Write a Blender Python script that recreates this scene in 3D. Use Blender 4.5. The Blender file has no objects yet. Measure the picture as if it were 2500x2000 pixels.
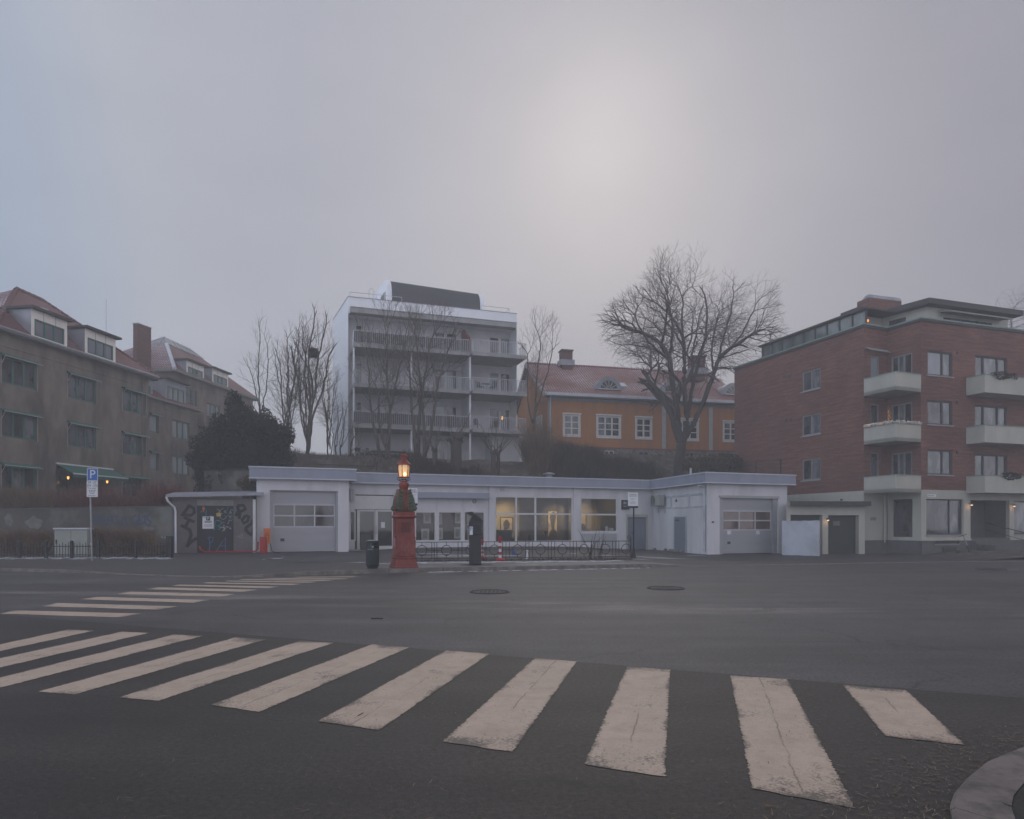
import bpy, bmesh, math, random
import numpy as np
from mathutils import Vector, Matrix
R = math.radians
random.seed(7)
SC = bpy.context.scene
COL = SC.collection
F_PX, CX, HOR, EYE = 1650.0, 1250.0, 1280.0, 1.5      # focal length in px, centre column, horizon row, eye height

# ---------------------------------------------------------------- survey helpers
def P(px, py, Y):
    return Vector(((px - CX) / F_PX * Y, Y, EYE + (HOR - py) / F_PX * Y))
def ss(t):
    t = max(0.0, min(1.0, t)); return t * t * (3 - 2 * t)
def gz(x, y):
    return -0.25 * ss(x / 12.0) * ss((y - 24) / 10.0)
def kh(x):
    if x < -14: return 0.085
    if x < -11: return 0.085 - 0.06 * ss((x + 14) / 3)
    if x < -8.5: return 0.025
    if x < -5.5: return 0.025 + 0.095 * ss((x + 8.5) / 3)
    if x < 4.6: return 0.12
    return 0.12 - 0.108 * ss((x - 4.6) / 1.8)
def pz(x, y):
    return gz(x, y) + kh(x)
def G(px, py, z=0.0):
    Y = (EYE - z) * F_PX / (py - HOR)
    return Vector(((px - CX) / F_PX * Y, Y, z))
def GP(px, py):                       # point on the far pavement
    v = G(px, py, 0.1)
    for _ in range(4):
        v = G(px, py, pz(v.x, v.y))
    return v
VC = Vector((-8.96, 38.7)); U20 = Vector((math.cos(R(20.5)), math.sin(R(20.5))))
def hz(x, y):                         # hillside height behind the low building
    d = Vector((x, y)) - VC
    v = -d.x * U20.y + d.y * U20.x
    if v < 4.6: h = -0.3
    elif v < 5.4: h = -0.3 + 5.0 * ss((v - 4.6) / .8)
    elif v < 8: h = 4.7 + 1.5 * ss((v - 5.4) / 2.6)
    else: h = 6.2 + 0.25 * ss((v - 8) / 5)
    if x > 0 and v > 8: h += 1.1 * ss((x - 1) / 3) * ss((v - 8) / 3)
    s = ss((x + 22) / 6)
    ter = 2.2 * ss((y - 33.9) / .4) if x < -15 else 0
    h = ter * (1 - s) + h * s
    if x > 22: h *= 1 - ss((x - 22) / 5)
    return h + 0.10 * math.sin(x * 1.7 + y) * math.sin(y * 1.3) * ss(h)

# ---------------------------------------------------------------- mesh builder
class MB:
    def __init__(s): s.v = []; s.f = []
    def add(s, vs, fs):
        o = len(s.v); s.v.extend([tuple(p) for p in vs]); s.f.extend([tuple(i + o for i in f) for f in fs])
    def quad(s, a, b, c, d): s.add([a, b, c, d], [(0, 1, 2, 3)])
    def hexa(s, p):   # 8 points: bottom 0-3, top 4-7
        s.add(p, [(3, 2, 1, 0), (4, 5, 6, 7), (0, 1, 5, 4), (1, 2, 6, 5), (2, 3, 7, 6), (3, 0, 4, 7)])
    def box(s, x0, x1, y0, y1, z0, z1):
        s.hexa([(x0, y0, z0), (x1, y0, z0), (x1, y1, z0), (x0, y1, z0), (x0, y0, z1), (x1, y0, z1), (x1, y1, z1), (x0, y1, z1)])
    def obox(s, c, ax, ay, az, hx, hy, hz_):   # oriented box
        c = Vector(c); ax = Vector(ax) * hx; ay = Vector(ay) * hy; az = Vector(az) * hz_
        s.hexa([c - ax - ay - az, c + ax - ay - az, c + ax + ay - az, c - ax + ay - az, c - ax - ay + az, c + ax - ay + az, c + ax + ay + az, c - ax + ay + az])
    def prism(s, poly, z0, z1):
        n = len(poly)
        vs = [(p[0], p[1], z0) for p in poly] + [(p[0], p[1], z1) for p in poly]
        fs = [tuple(range(n - 1, -1, -1)), tuple(range(n, 2 * n))] + [(i, (i + 1) % n, n + (i + 1) % n, n + i) for i in range(n)]
        s.add(vs, fs)
    def tube(s, pts, r, n=6, cap=True):
        pts = [Vector(p) for p in pts]
        rs = r if isinstance(r, (list, tuple)) else [r] * len(pts)
        up = None; vs = []; m = len(pts)
        for i, p in enumerate(pts):
            if i == 0: t = pts[1] - p
            elif i == m - 1: t = p - pts[i - 1]
            else: t = pts[i + 1] - pts[i - 1]
            if t.length < 1e-9: t = Vector((0, 0, 1))
            t.normalize()
            if up is None:
                up = Vector((0, 0, 1)) if abs(t.z) < .9 else Vector((1, 0, 0))
            a = t.cross(up)
            if a.length < 1e-6: a = t.cross(Vector((0.3, 1, 0.2)))
            a.normalize(); b = t.cross(a); up = a.cross(t) if False else up
            for k in range(n):
                w = 2 * math.pi * k / n
                vs.append(p + (a * math.cos(w) + b * math.sin(w)) * rs[i])
        fs = []
        for i in range(m - 1):
            for k in range(n):
                fs.append((i * n + k, i * n + (k + 1) % n, (i + 1) * n + (k + 1) % n, (i + 1) * n + k))
        if cap:
            fs.append(tuple(range(n - 1, -1, -1))); fs.append(tuple((m - 1) * n + k for k in range(n)))
        s.add(vs, fs)
    def lathe(s, c, prof, n=20, rot=0.0, sx=1, sy=1):   # prof: (radius, z)
        vs = []; m = len(prof)
        for r, z in prof:
            for k in range(n):
                w = 2 * math.pi * k / n + rot
                vs.append((c[0] + r * math.cos(w) * sx, c[1] + r * math.sin(w) * sy, c[2] + z))
        fs = [(i * n + k, i * n + (k + 1) % n, (i + 1) * n + (k + 1) % n, (i + 1) * n + k) for i in range(m - 1) for k in range(n)]
        fs.append(tuple(range(n - 1, -1, -1))); fs.append(tuple((m - 1) * n + k for k in range(n)))
        s.add(vs, fs)
    def ring(s, c, ax, ay, rad, r, n=24, k=5):
        ax = Vector(ax); ay = Vector(ay); nz = ax.cross(ay); vs = []; fs = []
        for i in range(n):
            w = 2 * math.pi * i / n; d = ax * math.cos(w) + ay * math.sin(w)
            for j in range(k):
                q = 2 * math.pi * j / k
                vs.append(Vector(c) + d * (rad + r * math.cos(q)) + nz * (r * math.sin(q)))
        for i in range(n):
            for j in range(k):
                fs.append((i * k + j, i * k + (j + 1) % k, ((i + 1) % n) * k + (j + 1) % k, ((i + 1) % n) * k + j))
        s.add(vs, fs)
    def sheet(s, poly, z):
        s.add([(p[0], p[1], z) for p in poly], [tuple(range(len(poly)))])
    def build(s, name, mat, parent=None, smooth=False, recalc=True, bevel=0):
        off = parent.get('_org', (0, 0, 0)) if parent else (0, 0, 0)
        me = bpy.data.meshes.new(name)
        if any(off): vs = [(v[0] - off[0], v[1] - off[1], v[2] - off[2]) for v in s.v]
        else: vs = s.v
        me.from_pydata(vs, [], s.f)
        if recalc and len(s.f) < 60000:
            bm = bmesh.new(); bm.from_mesh(me); bmesh.ops.recalc_face_normals(bm, faces=bm.faces)
            if bevel:
                bmesh.ops.bevel(bm, geom=[e for e in bm.edges if len(e.link_faces) == 2 and e.calc_face_angle(0) > .6], offset=bevel, segments=2, affect='EDGES', profile=.5)
            bm.to_mesh(me); bm.free()
        me.materials.append(mat)
        if smooth:
            for p in me.polygons: p.use_smooth = True
        o = bpy.data.objects.new(name, me); COL.objects.link(o)
        if parent: o.parent = parent
        o['_org'] = off
        return o

def tag(o, label=None, cat=None, group=None, kind=None):
    if label: o['label'] = label
    if cat: o['category'] = cat
    if group: o['group'] = group
    if kind: o['kind'] = kind
    return o
def thing(name, label, cat, loc, group=None):
    o = bpy.data.objects.new(name, None); COL.objects.link(o); o.location = loc; o.empty_display_size = .3
    o['_org'] = tuple(loc)
    return tag(o, label, cat, group)
def dup(root, loc, rz=0, sc=1.0, label=None, group=None):
    r = root.copy(); COL.objects.link(r); r.location = loc; r.rotation_euler = (0, 0, rz); r.scale = (sc, sc, sc) if not isinstance(sc, tuple) else sc
    if label: r['label'] = label
    if group: r['group'] = group
    for ch in list(root.children):
        c = ch.copy(); COL.objects.link(c); c.parent = r
        for g in ch.children:
            d = g.copy(); COL.objects.link(d); d.parent = c
    return r

# ---------------------------------------------------------------- facade helper (A is the left end seen from the street)
class Fac:
    def __init__(s, A, B):
        s.A = Vector(A[:2]); s.B = Vector(B[:2]); d = s.B - s.A; s.L = d.length; s.U = d.normalized(); s.N = Vector((s.U.y, -s.U.x))
    def shift(s, n):
        return Fac(s.A + s.N * n, s.B + s.N * n)
    def u(s, px):
        k = (px - CX) / F_PX
        return (k * s.A.y - s.A.x) / (s.U.x - k * s.U.y)
    def z(s, px, py):
        return EYE + (HOR - py) / F_PX * (s.A.y + s.U.y * s.u(px))
    def pt(s, u, n, z):
        q = s.A + s.U * u + s.N * n
        return Vector((q.x, q.y, z))
    def box(s, mb, u0, u1, n0, n1, z0, z1):
        mb.hexa([s.pt(u0, n1, z0), s.pt(u1, n1, z0), s.pt(u1, n0, z0), s.pt(u0, n0, z0), s.pt(u0, n1, z1), s.pt(u1, n1, z1), s.pt(u1, n0, z1), s.pt(u0, n0, z1)])
    def wall(s, mb, u0, u1, z0, z1, holes=(), depth=.16, n=0.0):
        hs = [(max(a, u0), min(b, u1), max(c, z0), min(d, z1)) for a, b, c, d in holes]
        us = sorted({u0, u1, *[h[0] for h in hs], *[h[1] for h in hs]}); zs = sorted({z0, z1, *[h[2] for h in hs], *[h[3] for h in hs]})
        for i in range(len(us) - 1):
            for j in range(len(zs) - 1):
                a, b, c, d = us[i], us[i + 1], zs[j], zs[j + 1]
                if b - a < 1e-5 or d - c < 1e-5: continue
                mu, mz = (a + b) / 2, (c + d) / 2
                if any(h[0] < mu < h[1] and h[2] < mz < h[3] for h in hs): continue
                mb.quad(s.pt(a, n, c), s.pt(b, n, c), s.pt(b, n, d), s.pt(a, n, d))
        for a, b, c, d in hs:
            m = n - depth
            mb.quad(s.pt(a, n, c), s.pt(a, m, c), s.pt(a, m, d), s.pt(a, n, d))
            mb.quad(s.pt(b, n, c), s.pt(b, n, d), s.pt(b, m, d), s.pt(b, m, c))
            mb.quad(s.pt(a, n, d), s.pt(a, m, d), s.pt(b, m, d), s.pt(b, n, d))
            mb.quad(s.pt(a, n, c), s.pt(b, n, c), s.pt(b, m, c), s.pt(a, m, c))
    def ribbon(s, mb, pts, w, n=.004):     # painted stroke lying on the wall; pts (u, z)
        pts = [Vector(p) for p in pts]; L = []; Rr = []
        for i, p in enumerate(pts):
            t = (pts[min(i + 1, len(pts) - 1)] - pts[max(i - 1, 0)])
            if t.length < 1e-6: t = Vector((1, 0))
            t.normalize(); q = Vector((-t.y, t.x)) * w / 2
            L.append(p + q); Rr.append(p - q)
        for i in range(len(pts) - 1):
            mb.quad(s.pt(L[i].x, n, L[i].y), s.pt(Rr[i].x, n, Rr[i].y), s.pt(Rr[i + 1].x, n, Rr[i + 1].y), s.pt(L[i + 1].x, n, L[i + 1].y))
    def rect(s, mb, u0, u1, z0, z1, n):
        mb.quad(s.pt(u0, n, z0), s.pt(u1, n, z0), s.pt(u1, n, z1), s.pt(u0, n, z1))

def offset_poly(pts, d):
    pts = [Vector(p[:2]) for p in pts]; out = []
    for i, p in enumerate(pts):
        ns = []
        if i > 0:
            t = (p - pts[i - 1]).normalized(); ns.append(Vector((t.y, -t.x)))
        if i < len(pts) - 1:
            t = (pts[i + 1] - p).normalized(); ns.append(Vector((t.y, -t.x)))
        if len(ns) == 1: out.append(p + ns[0] * d)
        else:
            m = (ns[0] + ns[1]).normalized(); out.append(p + m * (d / max(.3, m.dot(ns[0]))))
    return out
def band(mb, pts, d0, d1, z0, z1):
    a = offset_poly(pts, d0); b = offset_poly(pts, d1); n = len(pts)
    vs = []
    for i in range(n):
        vs += [(b[i].x, b[i].y, z0), (b[i].x, b[i].y, z1), (a[i].x, a[i].y, z1), (a[i].x, a[i].y, z0)]
    fs = []
    for i in range(n - 1):
        for k in range(4):
            fs.append((i * 4 + k, (i + 1) * 4 + k, (i + 1) * 4 + (k + 1) % 4, i * 4 + (k + 1) % 4))
    fs.append((0, 1, 2, 3)); fs.append(tuple((n - 1) * 4 + k for k in (3, 2, 1, 0)))
    mb.add(vs, fs)

# ---------------------------------------------------------------- materials
def nt(name):
    m = bpy.data.materials.new(name); m.use_nodes = True; t = m.node_tree; t.nodes.clear()
    out = t.nodes.new('ShaderNodeOutputMaterial'); b = t.nodes.new('ShaderNodeBsdfPrincipled')
    t.links.new(b.outputs[0], out.inputs[0])
    return m, t, b, out
def N(t, typ, **kw):
    n = t.nodes.new(typ)
    for k, v in kw.items(): setattr(n, k, v)
    return n
def ramp(t, src, p0, c0, p1, c1):
    r = N(t, 'ShaderNodeValToRGB'); e = r.color_ramp.elements
    e[0].position = p0; e[0].color = (*c0, 1); e[1].position = p1; e[1].color = (*c1, 1)
    t.links.new(src, r.inputs[0]); return r
def fmath(t, op, a, b=None, c=None):
    n = N(t, 'ShaderNodeMath', operation=op)
    for i, x in enumerate((a, b, c)):
        if x is None: continue
        if isinstance(x, (int, float)): n.inputs[i].default_value = x
        else: t.links.new(x, n.inputs[i])
    return n.outputs[0]
def vmath(t, op, a, b=None):
    n = N(t, 'ShaderNodeVectorMath', operation=op)
    for i, x in enumerate((a, b)):
        if x is None: continue
        if isinstance(x, (tuple, list)): n.inputs[i].default_value = x
        else: t.links.new(x, n.inputs[i])
    return n
def noise(t, vec, scale, detail=5, rough=.55):
    n = N(t, 'ShaderNodeTexNoise'); n.inputs['Scale'].default_value = scale; n.inputs['Detail'].default_value = detail; n.inputs['Roughness'].default_value = rough
    if vec is not None: t.links.new(vec, n.inputs['Vector'])
    return n.outputs['Fac']
def mixc(t, fac, a, b, typ='MIX'):
    n = N(t, 'ShaderNodeMix', data_type='RGBA', blend_type=typ)
    if isinstance(fac, (int, float)): n.inputs[0].default_value = fac
    else: t.links.new(fac, n.inputs[0])
    for i, x in ((6, a), (7, b)):
        if isinstance(x, tuple): n.inputs[i].default_value = (*x[:3], 1)
        else: t.links.new(x, n.inputs[i])
    return n.outputs[2]
def bump(t, b, h, strength, dist=.02):
    n = N(t, 'ShaderNodeBump'); n.inputs['Strength'].default_value = strength; n.inputs['Distance'].default_value = dist
    t.links.new(h, n.inputs['Height']); t.links.new(n.outputs[0], b.inputs['Normal'])
def pos(t, stretch=None):
    g = N(t, 'ShaderNodeNewGeometry').outputs['Position']
    if stretch: return vmath(t, 'MULTIPLY', g, stretch).outputs[0]
    return g
def pmat(name, c1, c2=None, scale=2.0, rough=.8, bs=0, bscale=40, metal=0, spec=.4, stretch=None, c3=None, s3=.4, rvar=0):
    m, t, b, o = nt(name); p = pos(t, stretch)
    b.inputs['Roughness'].default_value = rough; b.inputs['Metallic'].default_value = metal; b.inputs['Specular IOR Level'].default_value = spec
    if c2 is None: c2 = tuple(x * .8 for x in c1)
    r = ramp(t, noise(t, p, scale, 8, .62), .35, c2, .65, c1); col = r.outputs[0]
    if c3:
        k = ramp(t, noise(t, p, s3, 6, .6), .48, (0, 0, 0), .66, (1, 1, 1)); col = mixc(t, k.outputs[0], col, c3)
    t.links.new(col, b.inputs['Base Color'])
    if rvar:
        t.links.new(fmath(t, 'MULTIPLY_ADD', noise(t, p, scale * 1.7, 4), rvar, rough - rvar / 2), b.inputs['Roughness'])
    if bs: bump(t, b, noise(t, p, bscale, 6, .7), bs)
    return m
def emat(name, col, strength):
    m, t, b, o = nt(name)
    b.inputs['Base Color'].default_value = (*[min(.8, c * .5) for c in col], 1)
    b.inputs['Emission Color'].default_value = (*col, 1); b.inputs['Emission Strength'].default_value = strength
    return m
def walluv(t):   # horizontal run / height coordinates on any upright wall, slope coordinates on any pitched roof
    g = N(t, 'ShaderNodeNewGeometry'); T = vmath(t, 'CROSS_PRODUCT', (0, 0, 1), g.outputs['True Normal']).outputs[0]
    T = vmath(t, 'NORMALIZE', T).outputs[0]
    S = vmath(t, 'CROSS_PRODUCT', g.outputs['True Normal'], T).outputs[0]
    c = N(t, 'ShaderNodeCombineXYZ')
    t.links.new(vmath(t, 'DOT_PRODUCT', g.outputs['Position'], T).outputs['Value'], c.inputs[0])
    t.links.new(vmath(t, 'DOT_PRODUCT', g.outputs['Position'], S).outputs['Value'], c.inputs[1])
    return c.outputs[0], g.outputs['Position']
def brickmat(name, c1, c2, mortar, bw=.25, bh=.075, ms=.012, var=(.06, .03, .025)):
    m, t, b, o = nt(name); uv, p = walluv(t)
    k = N(t, 'ShaderNodeTexBrick'); k.inputs['Scale'].default_value = 1; k.inputs['Brick Width'].default_value = bw; k.inputs['Row Height'].default_value = bh
    k.inputs['Mortar Size'].default_value = ms; k.inputs['Color1'].default_value = (*c1, 1); k.inputs['Color2'].default_value = (*c2, 1); k.inputs['Mortar'].default_value = (*mortar, 1)
    k.inputs['Bias'].default_value = -.1
    t.links.new(uv, k.inputs['Vector'])
    n1 = ramp(t, noise(t, vmath(t, 'MULTIPLY', uv, (.6, 6, 1)).outputs[0], 1.2, 6, .7), .35, (.62, .6, .6), .68, (1.3, 1.25, 1.2))
    n2 = ramp(t, noise(t, p, .35, 5), .35, (.8, .8, .82), .65, (1.12, 1.08, 1.05))
    col = mixc(t, 1, mixc(t, 1, k.outputs[0], n1.outputs[0], 'MULTIPLY'), n2.outputs[0], 'MULTIPLY')
    t.links.new(col, b.inputs['Base Color']); b.inputs['Roughness'].default_value = .9; b.inputs['Specular IOR Level'].default_value = .2
    bump(t, b, k.outputs['Fac'], -.4, .01)
    return m
def tilemat(name, red, red2, snow, amount):
    m, t, b, o = nt(name); uv, p = walluv(t)
    sx = N(t, 'ShaderNodeSeparateXYZ'); t.links.new(uv, sx.inputs[0])
    fu = fmath(t, 'PINGPONG', fmath(t, 'MULTIPLY', sx.outputs[0], 4.2), .5)        # 0..0.5 across a pan tile
    fv = fmath(t, 'FRACT', fmath(t, 'MULTIPLY', sx.outputs[1], 3.0))
    h = fmath(t, 'ADD', fmath(t, 'MULTIPLY', fu, 1.2), fmath(t, 'MULTIPLY', fv, -.6))
    base = ramp(t, noise(t, vmath(t, 'MULTIPLY', uv, (4.2, 3, 1)).outputs[0], 1.3, 3), .3, red2, .7, red).outputs[0]
    lowf = ramp(t, noise(t, p, .28, 4, .6), .38, (0, 0, 0), .62, (1, 1, 1)).outputs[0]
    mk = fmath(t, 'MULTIPLY', fmath(t, 'SUBTRACT', 1.0, fmath(t, 'MULTIPLY', fu, 2)), fmath(t, 'SUBTRACT', 1.15, fv))
    mk = fmath(t, 'ADD', mk, fmath(t, 'MULTIPLY', fmath(t, 'SUBTRACT', noise(t, uv, 5, 4), .5), .8))
    mk = ramp(t, mk, .25, (0, 0, 0), .6, (1, 1, 1)).outputs[0]
    f = fmath(t, 'MULTIPLY', fmath(t, 'MULTIPLY', mk, fmath(t, 'MULTIPLY_ADD', lowf, .75, .25)), amount)
    edge = ramp(t, fv, .0, (.45, .45, .45), .12, (1, 1, 1)).outputs[0]
    col = mixc(t, f, mixc(t, 1, base, edge, 'MULTIPLY'), snow)
    t.links.new(col, b.inputs['Base Color']); b.inputs['Roughness'].default_value = .75; b.inputs['Specular IOR Level'].default_value = .3
    bump(t, b, h, .5, .04)
    return m
def paned(name, col, col2, rough=.04, scale=1.3):
    m, t, b, o = nt(name); p = pos(t, (1, 1, .45))
    r = ramp(t, noise(t, p, scale, 4), .42, col, .6, col2); t.links.new(r.outputs[0], b.inputs['Base Color'])
    b.inputs['Roughness'].default_value = rough; b.inputs['Specular IOR Level'].default_value = .9
    bump(t, b, noise(t, pos(t), 1.2, 2), .04, .05)
    return m
def clearglass(name):
    m, t, b, o = nt(name); t.nodes.remove(b)
    tr = N(t, 'ShaderNodeBsdfTransparent'); tr.inputs[0].default_value = (.93, .94, .93, 1)
    gl = N(t, 'ShaderNodeBsdfGlossy'); gl.inputs['Roughness'].default_value = .03
    fr = N(t, 'ShaderNodeFresnel'); fr.inputs[0].default_value = 1.5
    mx = N(t, 'ShaderNodeMixShader'); t.links.new(fmath(t, 'MULTIPLY', fr.outputs[0], 1.4), mx.inputs[0]); t.links.new(tr.outputs[0], mx.inputs[1]); t.links.new(gl.outputs[0], mx.inputs[2])
    t.links.new(mx.outputs[0], o.inputs[0]); return m

M = {}
M['stucco'] = pmat('stucco_brown', (.225, .19, .155), (.145, .122, .102), 1.6, .95, .35, 30, c3=(.082, .070, .061), s3=.55, spec=.15, stretch=(1, 1, .4))
M['stucco_trim'] = pmat('window_reveal_plaster', (.24, .22, .19), None, 3, .9)
M['green'] = pmat('green_window_paint', (.025, .125, .088), (.018, .09, .066), 8, .5)
M['awning'] = pmat('green_awning_cloth', (.024, .125, .098), (.018, .09, .072), 3, .8)
M['zinc'] = pmat('zinc_sheet', (.30, .305, .34), (.21, .215, .245), 1.5, .5, metal=.2)
M['whitepanel'] = pmat('white_dormer_panel', (.80, .75, .70), (.72, .68, .63), 1.5, .7)
M['tile'] = tilemat('roof_tiles_dusted', (.125, .033, .028), (.08, .024, .023), (.62, .58, .62), .32)
M['tilesnow'] = tilemat('roof_tiles_snowy', (.13, .036, .033), (.085, .027, .03), (.72, .70, .75), .95)
M['tileor'] = tilemat('roof_tiles_orange', (.21, .070, .045), (.14, .048, .036), (.72, .67, .70), .85)
M['brick'] = brickmat('red_brick', (.20, .074, .056), (.135, .058, .048), (.14, .105, .09))
M['chimbrick'] = brickmat('chimney_brick', (.155, .060, .045), (.115, .05, .042), (.13, .10, .09))
M['cream'] = pmat('pale_green_plaster', (.42, .405, .35), (.355, .345, .30), 1.2, .9, .1, 30, c3=(.34, .335, .285), s3=.7, stretch=(1, 1, .4))
M['plinth'] = pmat('grey_plinth', (.11, .105, .105), (.08, .077, .077), 2, .85, .2, 20)
M['felt'] = pmat('dark_roof_felt', (.060, .056, .056), (.045, .042, .042), 2, .9)
M['copper'] = pmat('verdigris_flashing', (.20, .27, .24), (.13, .18, .165), 3, .7)
M['white'] = pmat('white_plaster_low_building', (.60, .592, .608), (.53, .525, .545), 1.4, .85, .12, 14, c3=(.46, .455, .465), s3=.8, spec=.25, stretch=(1, 1, .25))
M['white2'] = pmat('painted_concrete_wall', (.44, .455, .50), (.37, .39, .435), 1.8, .8, .3, 6, c3=(.31, .32, .35), s3=.8, spec=.3)
M['fascia'] = pmat('blue_grey_fascia', (.265, .285, .345), (.215, .232, .285), 1.2, .6, stretch=(1, 1, .3))
M['fasciatop'] = pmat('pale_fascia_cap', (.52, .53, .58), (.45, .46, .5), 2, .5)
M['frame'] = pmat('white_window_frame', (.58, .575, .57), (.52, .515, .51), 3, .6)
M['framegrey'] = pmat('grey_trim', (.36, .36, .37), (.31, .31, .325), 2, .6)
M['door_alu'] = pmat('aluminium_door_panel', (.34, .34, .36), (.29, .29, .31), .9, .5, metal=.15, stretch=(.4, .4, 3))
M['bluedoor'] = pmat('blue_grey_steel_door', (.165, .185, .225), (.14, .16, .195), 1.5, .5)
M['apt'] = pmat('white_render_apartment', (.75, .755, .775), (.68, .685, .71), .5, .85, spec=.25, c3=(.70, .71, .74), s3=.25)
M['aptshade'] = pmat('white_render_painted_shade', (.56, .55, .56), (.49, .482, .495), .9, .85)  # same white render, recess shade put into a darker colour
M['darkroof'] = pmat('charcoal_standing_roof', (.052, .052, .058), (.045, .045, .05), 1, .7)
M['concrete'] = pmat('balcony_slab_concrete', (.33, .325, .325), (.25, .245, .245), 1.5, .9)
M['rail'] = pmat('painted_steel_rail', (.46, .46, .48), (.40, .40, .42), 4, .5)
M['baldark'] = pmat('dark_balcony_screen', (.060, .052, .055), (.045, .04, .043), 4, .8)
M['redscreen'] = pmat('dull_red_screen', (.17, .045, .04), None, 3, .8)
M['yellow'] = pmat('ochre_board_cladding', (.385, .168, .058), (.32, .138, .05), 1.0, .8, spec=.2, stretch=(3, 3, .3), c3=(.27, .128, .06), s3=.5)
M['whitewood'] = pmat('white_painted_wood', (.60, .585, .56), (.5, .49, .47), 4, .7)
M['greywood'] = pmat('grey_eave_wood', (.22, .215, .21), (.17, .165, .16), 3, .8)
M['bark'] = pmat('maple_bark', (.062, .053, .047), (.040, .035, .032), 3, .95, .5, 25, stretch=(1, 1, .35), spec=.15)
M['twig'] = pmat('bare_twigs', (.105, .085, .075), (.075, .062, .055), 2, .95, spec=.1)
M['barkgrey'] = pmat('grey_brown_bark', (.085, .075, .066), (.06, .052, .047), 3, .95, .3, 25, stretch=(1, 1, .4), spec=.1)
M['twigpale'] = pmat('pale_twigs', (.11, .098, .09), (.085, .075, .07), 2, .95, spec=.1)
M['hedge'] = pmat('brown_hedge_twigs', (.17, .105, .075), (.10, .065, .05), 1.6, .95, spec=.1, c3=(.19, .15, .085), s3=1.5)
M['hedgered'] = pmat('reddish_shrub_twigs', (.17, .068, .056), (.10, .045, .04), 1.6, .95, spec=.1)
M['hedgedark'] = pmat('dark_hedge_twigs', (.052, .043, .034), (.034, .029, .024), 1.2, .95, spec=.1, c3=(.075, .06, .035), s3=.9)
M['evergreen'] = pmat('dark_evergreen_needles', (.026, .033, .024), (.009, .011, .010), 1.0, .9, spec=.15)
M['leafdry'] = pmat('dry_leaves', (.13, .085, .04), (.08, .055, .03), 3, .9)
M['iron'] = pmat('black_iron', (.016, .016, .018), (.011, .011, .013), 6, .5)
M['red'] = pmat('red_cast_iron', (.19, .036, .026), (.14, .027, .021), 4, .6, .1, 40, c3=(.26, .075, .062), s3=2.2, rvar=.2)
M['acanthus'] = pmat('green_acanthus_casting', (.085, .10, .062), (.05, .062, .042), 6, .65, .4, 30)
M['steel'] = pmat('galvanised_steel', (.30, .30, .31), (.24, .24, .25), 5, .45, metal=.6)
M['signblue'] = pmat('blue_sign_face', (.012, .11, .38), (.011, .10, .36), 4, .4)
M['signwhite'] = pmat('white_sign_face', (.62, .62, .64), (.58, .58, .6), 4, .45)
M['ink'] = pmat('black_lettering', (.02, .02, .022), None, 5, .6)
M['inkgrey'] = pmat('grey_lettering', (.16, .16, .17), None, 5, .6)
M['stainpale'] = pmat('pale_overpaint', (.17, .175, .16), (.10, .10, .09), 3, .9)
M['bin'] = pmat('bottle_green_bin', (.012, .022, .024), (.009, .016, .018), 4, .45)
M['meter'] = pmat('dark_grey_meter', (.030, .031, .033), (.023, .024, .026), 5, .5)
M['orange'] = pmat('orange_plastic', (.60, .15, .025), (.50, .12, .02), 4, .5)
M['redpaint'] = pmat('red_painted_steel', (.36, .02, .016), (.29, .016, .014), 5, .5)
M['cabinet'] = pmat('grey_green_cabinet', (.30, .32, .29), (.25, .265, .245), 3, .6)
M['shed'] = pmat('grey_shed_plaster', (.125, .117, .113), (.095, .089, .088), 1.6, .9, .2, 25, c3=(.14, .135, .13), s3=.9)
M['sheddoor'] = pmat('black_shed_door', (.022, .024, .028), (.016, .017, .02), 4, .6)
M['retain'] = pmat('old_rendered_wall', (.088, .080, .070), (.060, .055, .050), .9, .92, .3, 20, c3=(.155, .16, .14), s3=.55)
M['stone'] = None
M['snow'] = pmat('thin_snow', (.66, .66, .70), (.42, .42, .45), 6, .8)
M['paper'] = pmat('white_paper', (.66, .68, .69), None, 3, .8)
M['pane'] = paned('window_glass_dark', (.016, .015, .018), (.075, .07, .082))
M['panedoor'] = paned('door_glass_dark', (.008, .008, .009), (.020, .018, .018), .05, .9)
M['panemid'] = paned('window_glass_curtained', (.05, .055, .062), (.16, .165, .175), .06, 2.2)
M['panelight'] = paned('window_glass_blinds', (.15, .165, .18), (.21, .225, .24), .06, .8)
M['panelav'] = paned('dormer_glass_painted_sky', (.13, .125, .15), (.16, .155, .18), .03, .6)  # lavender sky reflection painted into the pane colour
M['glass'] = clearglass('shop_glass')
M['terraceglass'] = paned('green_tinted_glass', (.07, .085, .08), (.13, .15, .145), .05, 1.5)
M['woodbrown'] = pmat('brown_wood_door', (.17, .065, .042), (.12, .045, .032), 3, .5, stretch=(3, 3, .4))
M['greenroll'] = pmat('dark_green_garage_door', (.030, .038, .033), (.023, .03, .026), 2, .6)
M['interior'] = pmat('gallery_wall_cream', (.30, .265, .185), (.26, .23, .16), 1, .9)
M['interiorgrey'] = pmat('gallery_wall_grey', (.085, .082, .072), (.07, .068, .06), 1, .9)
M['interiordark'] = pmat('gallery_floor_dark', (.05, .047, .044), (.04, .038, .036), 1, .7)
M['canvas1'] = pmat('warm_canvas', (.42, .33, .17), (.34, .27, .14), 5, .8)
M['canvas2'] = pmat('grey_green_print', (.30, .33, .31), (.22, .25, .24), 6, .8)
M['mountwhite'] = pmat('picture_mount', (.50, .50, .47), (.44, .44, .42), 3, .8)
M['gblack'] = pmat('black_spray_paint', (.008, .008, .009), (.015, .015, .015), 5, .6)
M['gblue'] = pmat('blue_spray_paint', (.022, .045, .12), (.03, .05, .10), 3, .7)
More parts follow.
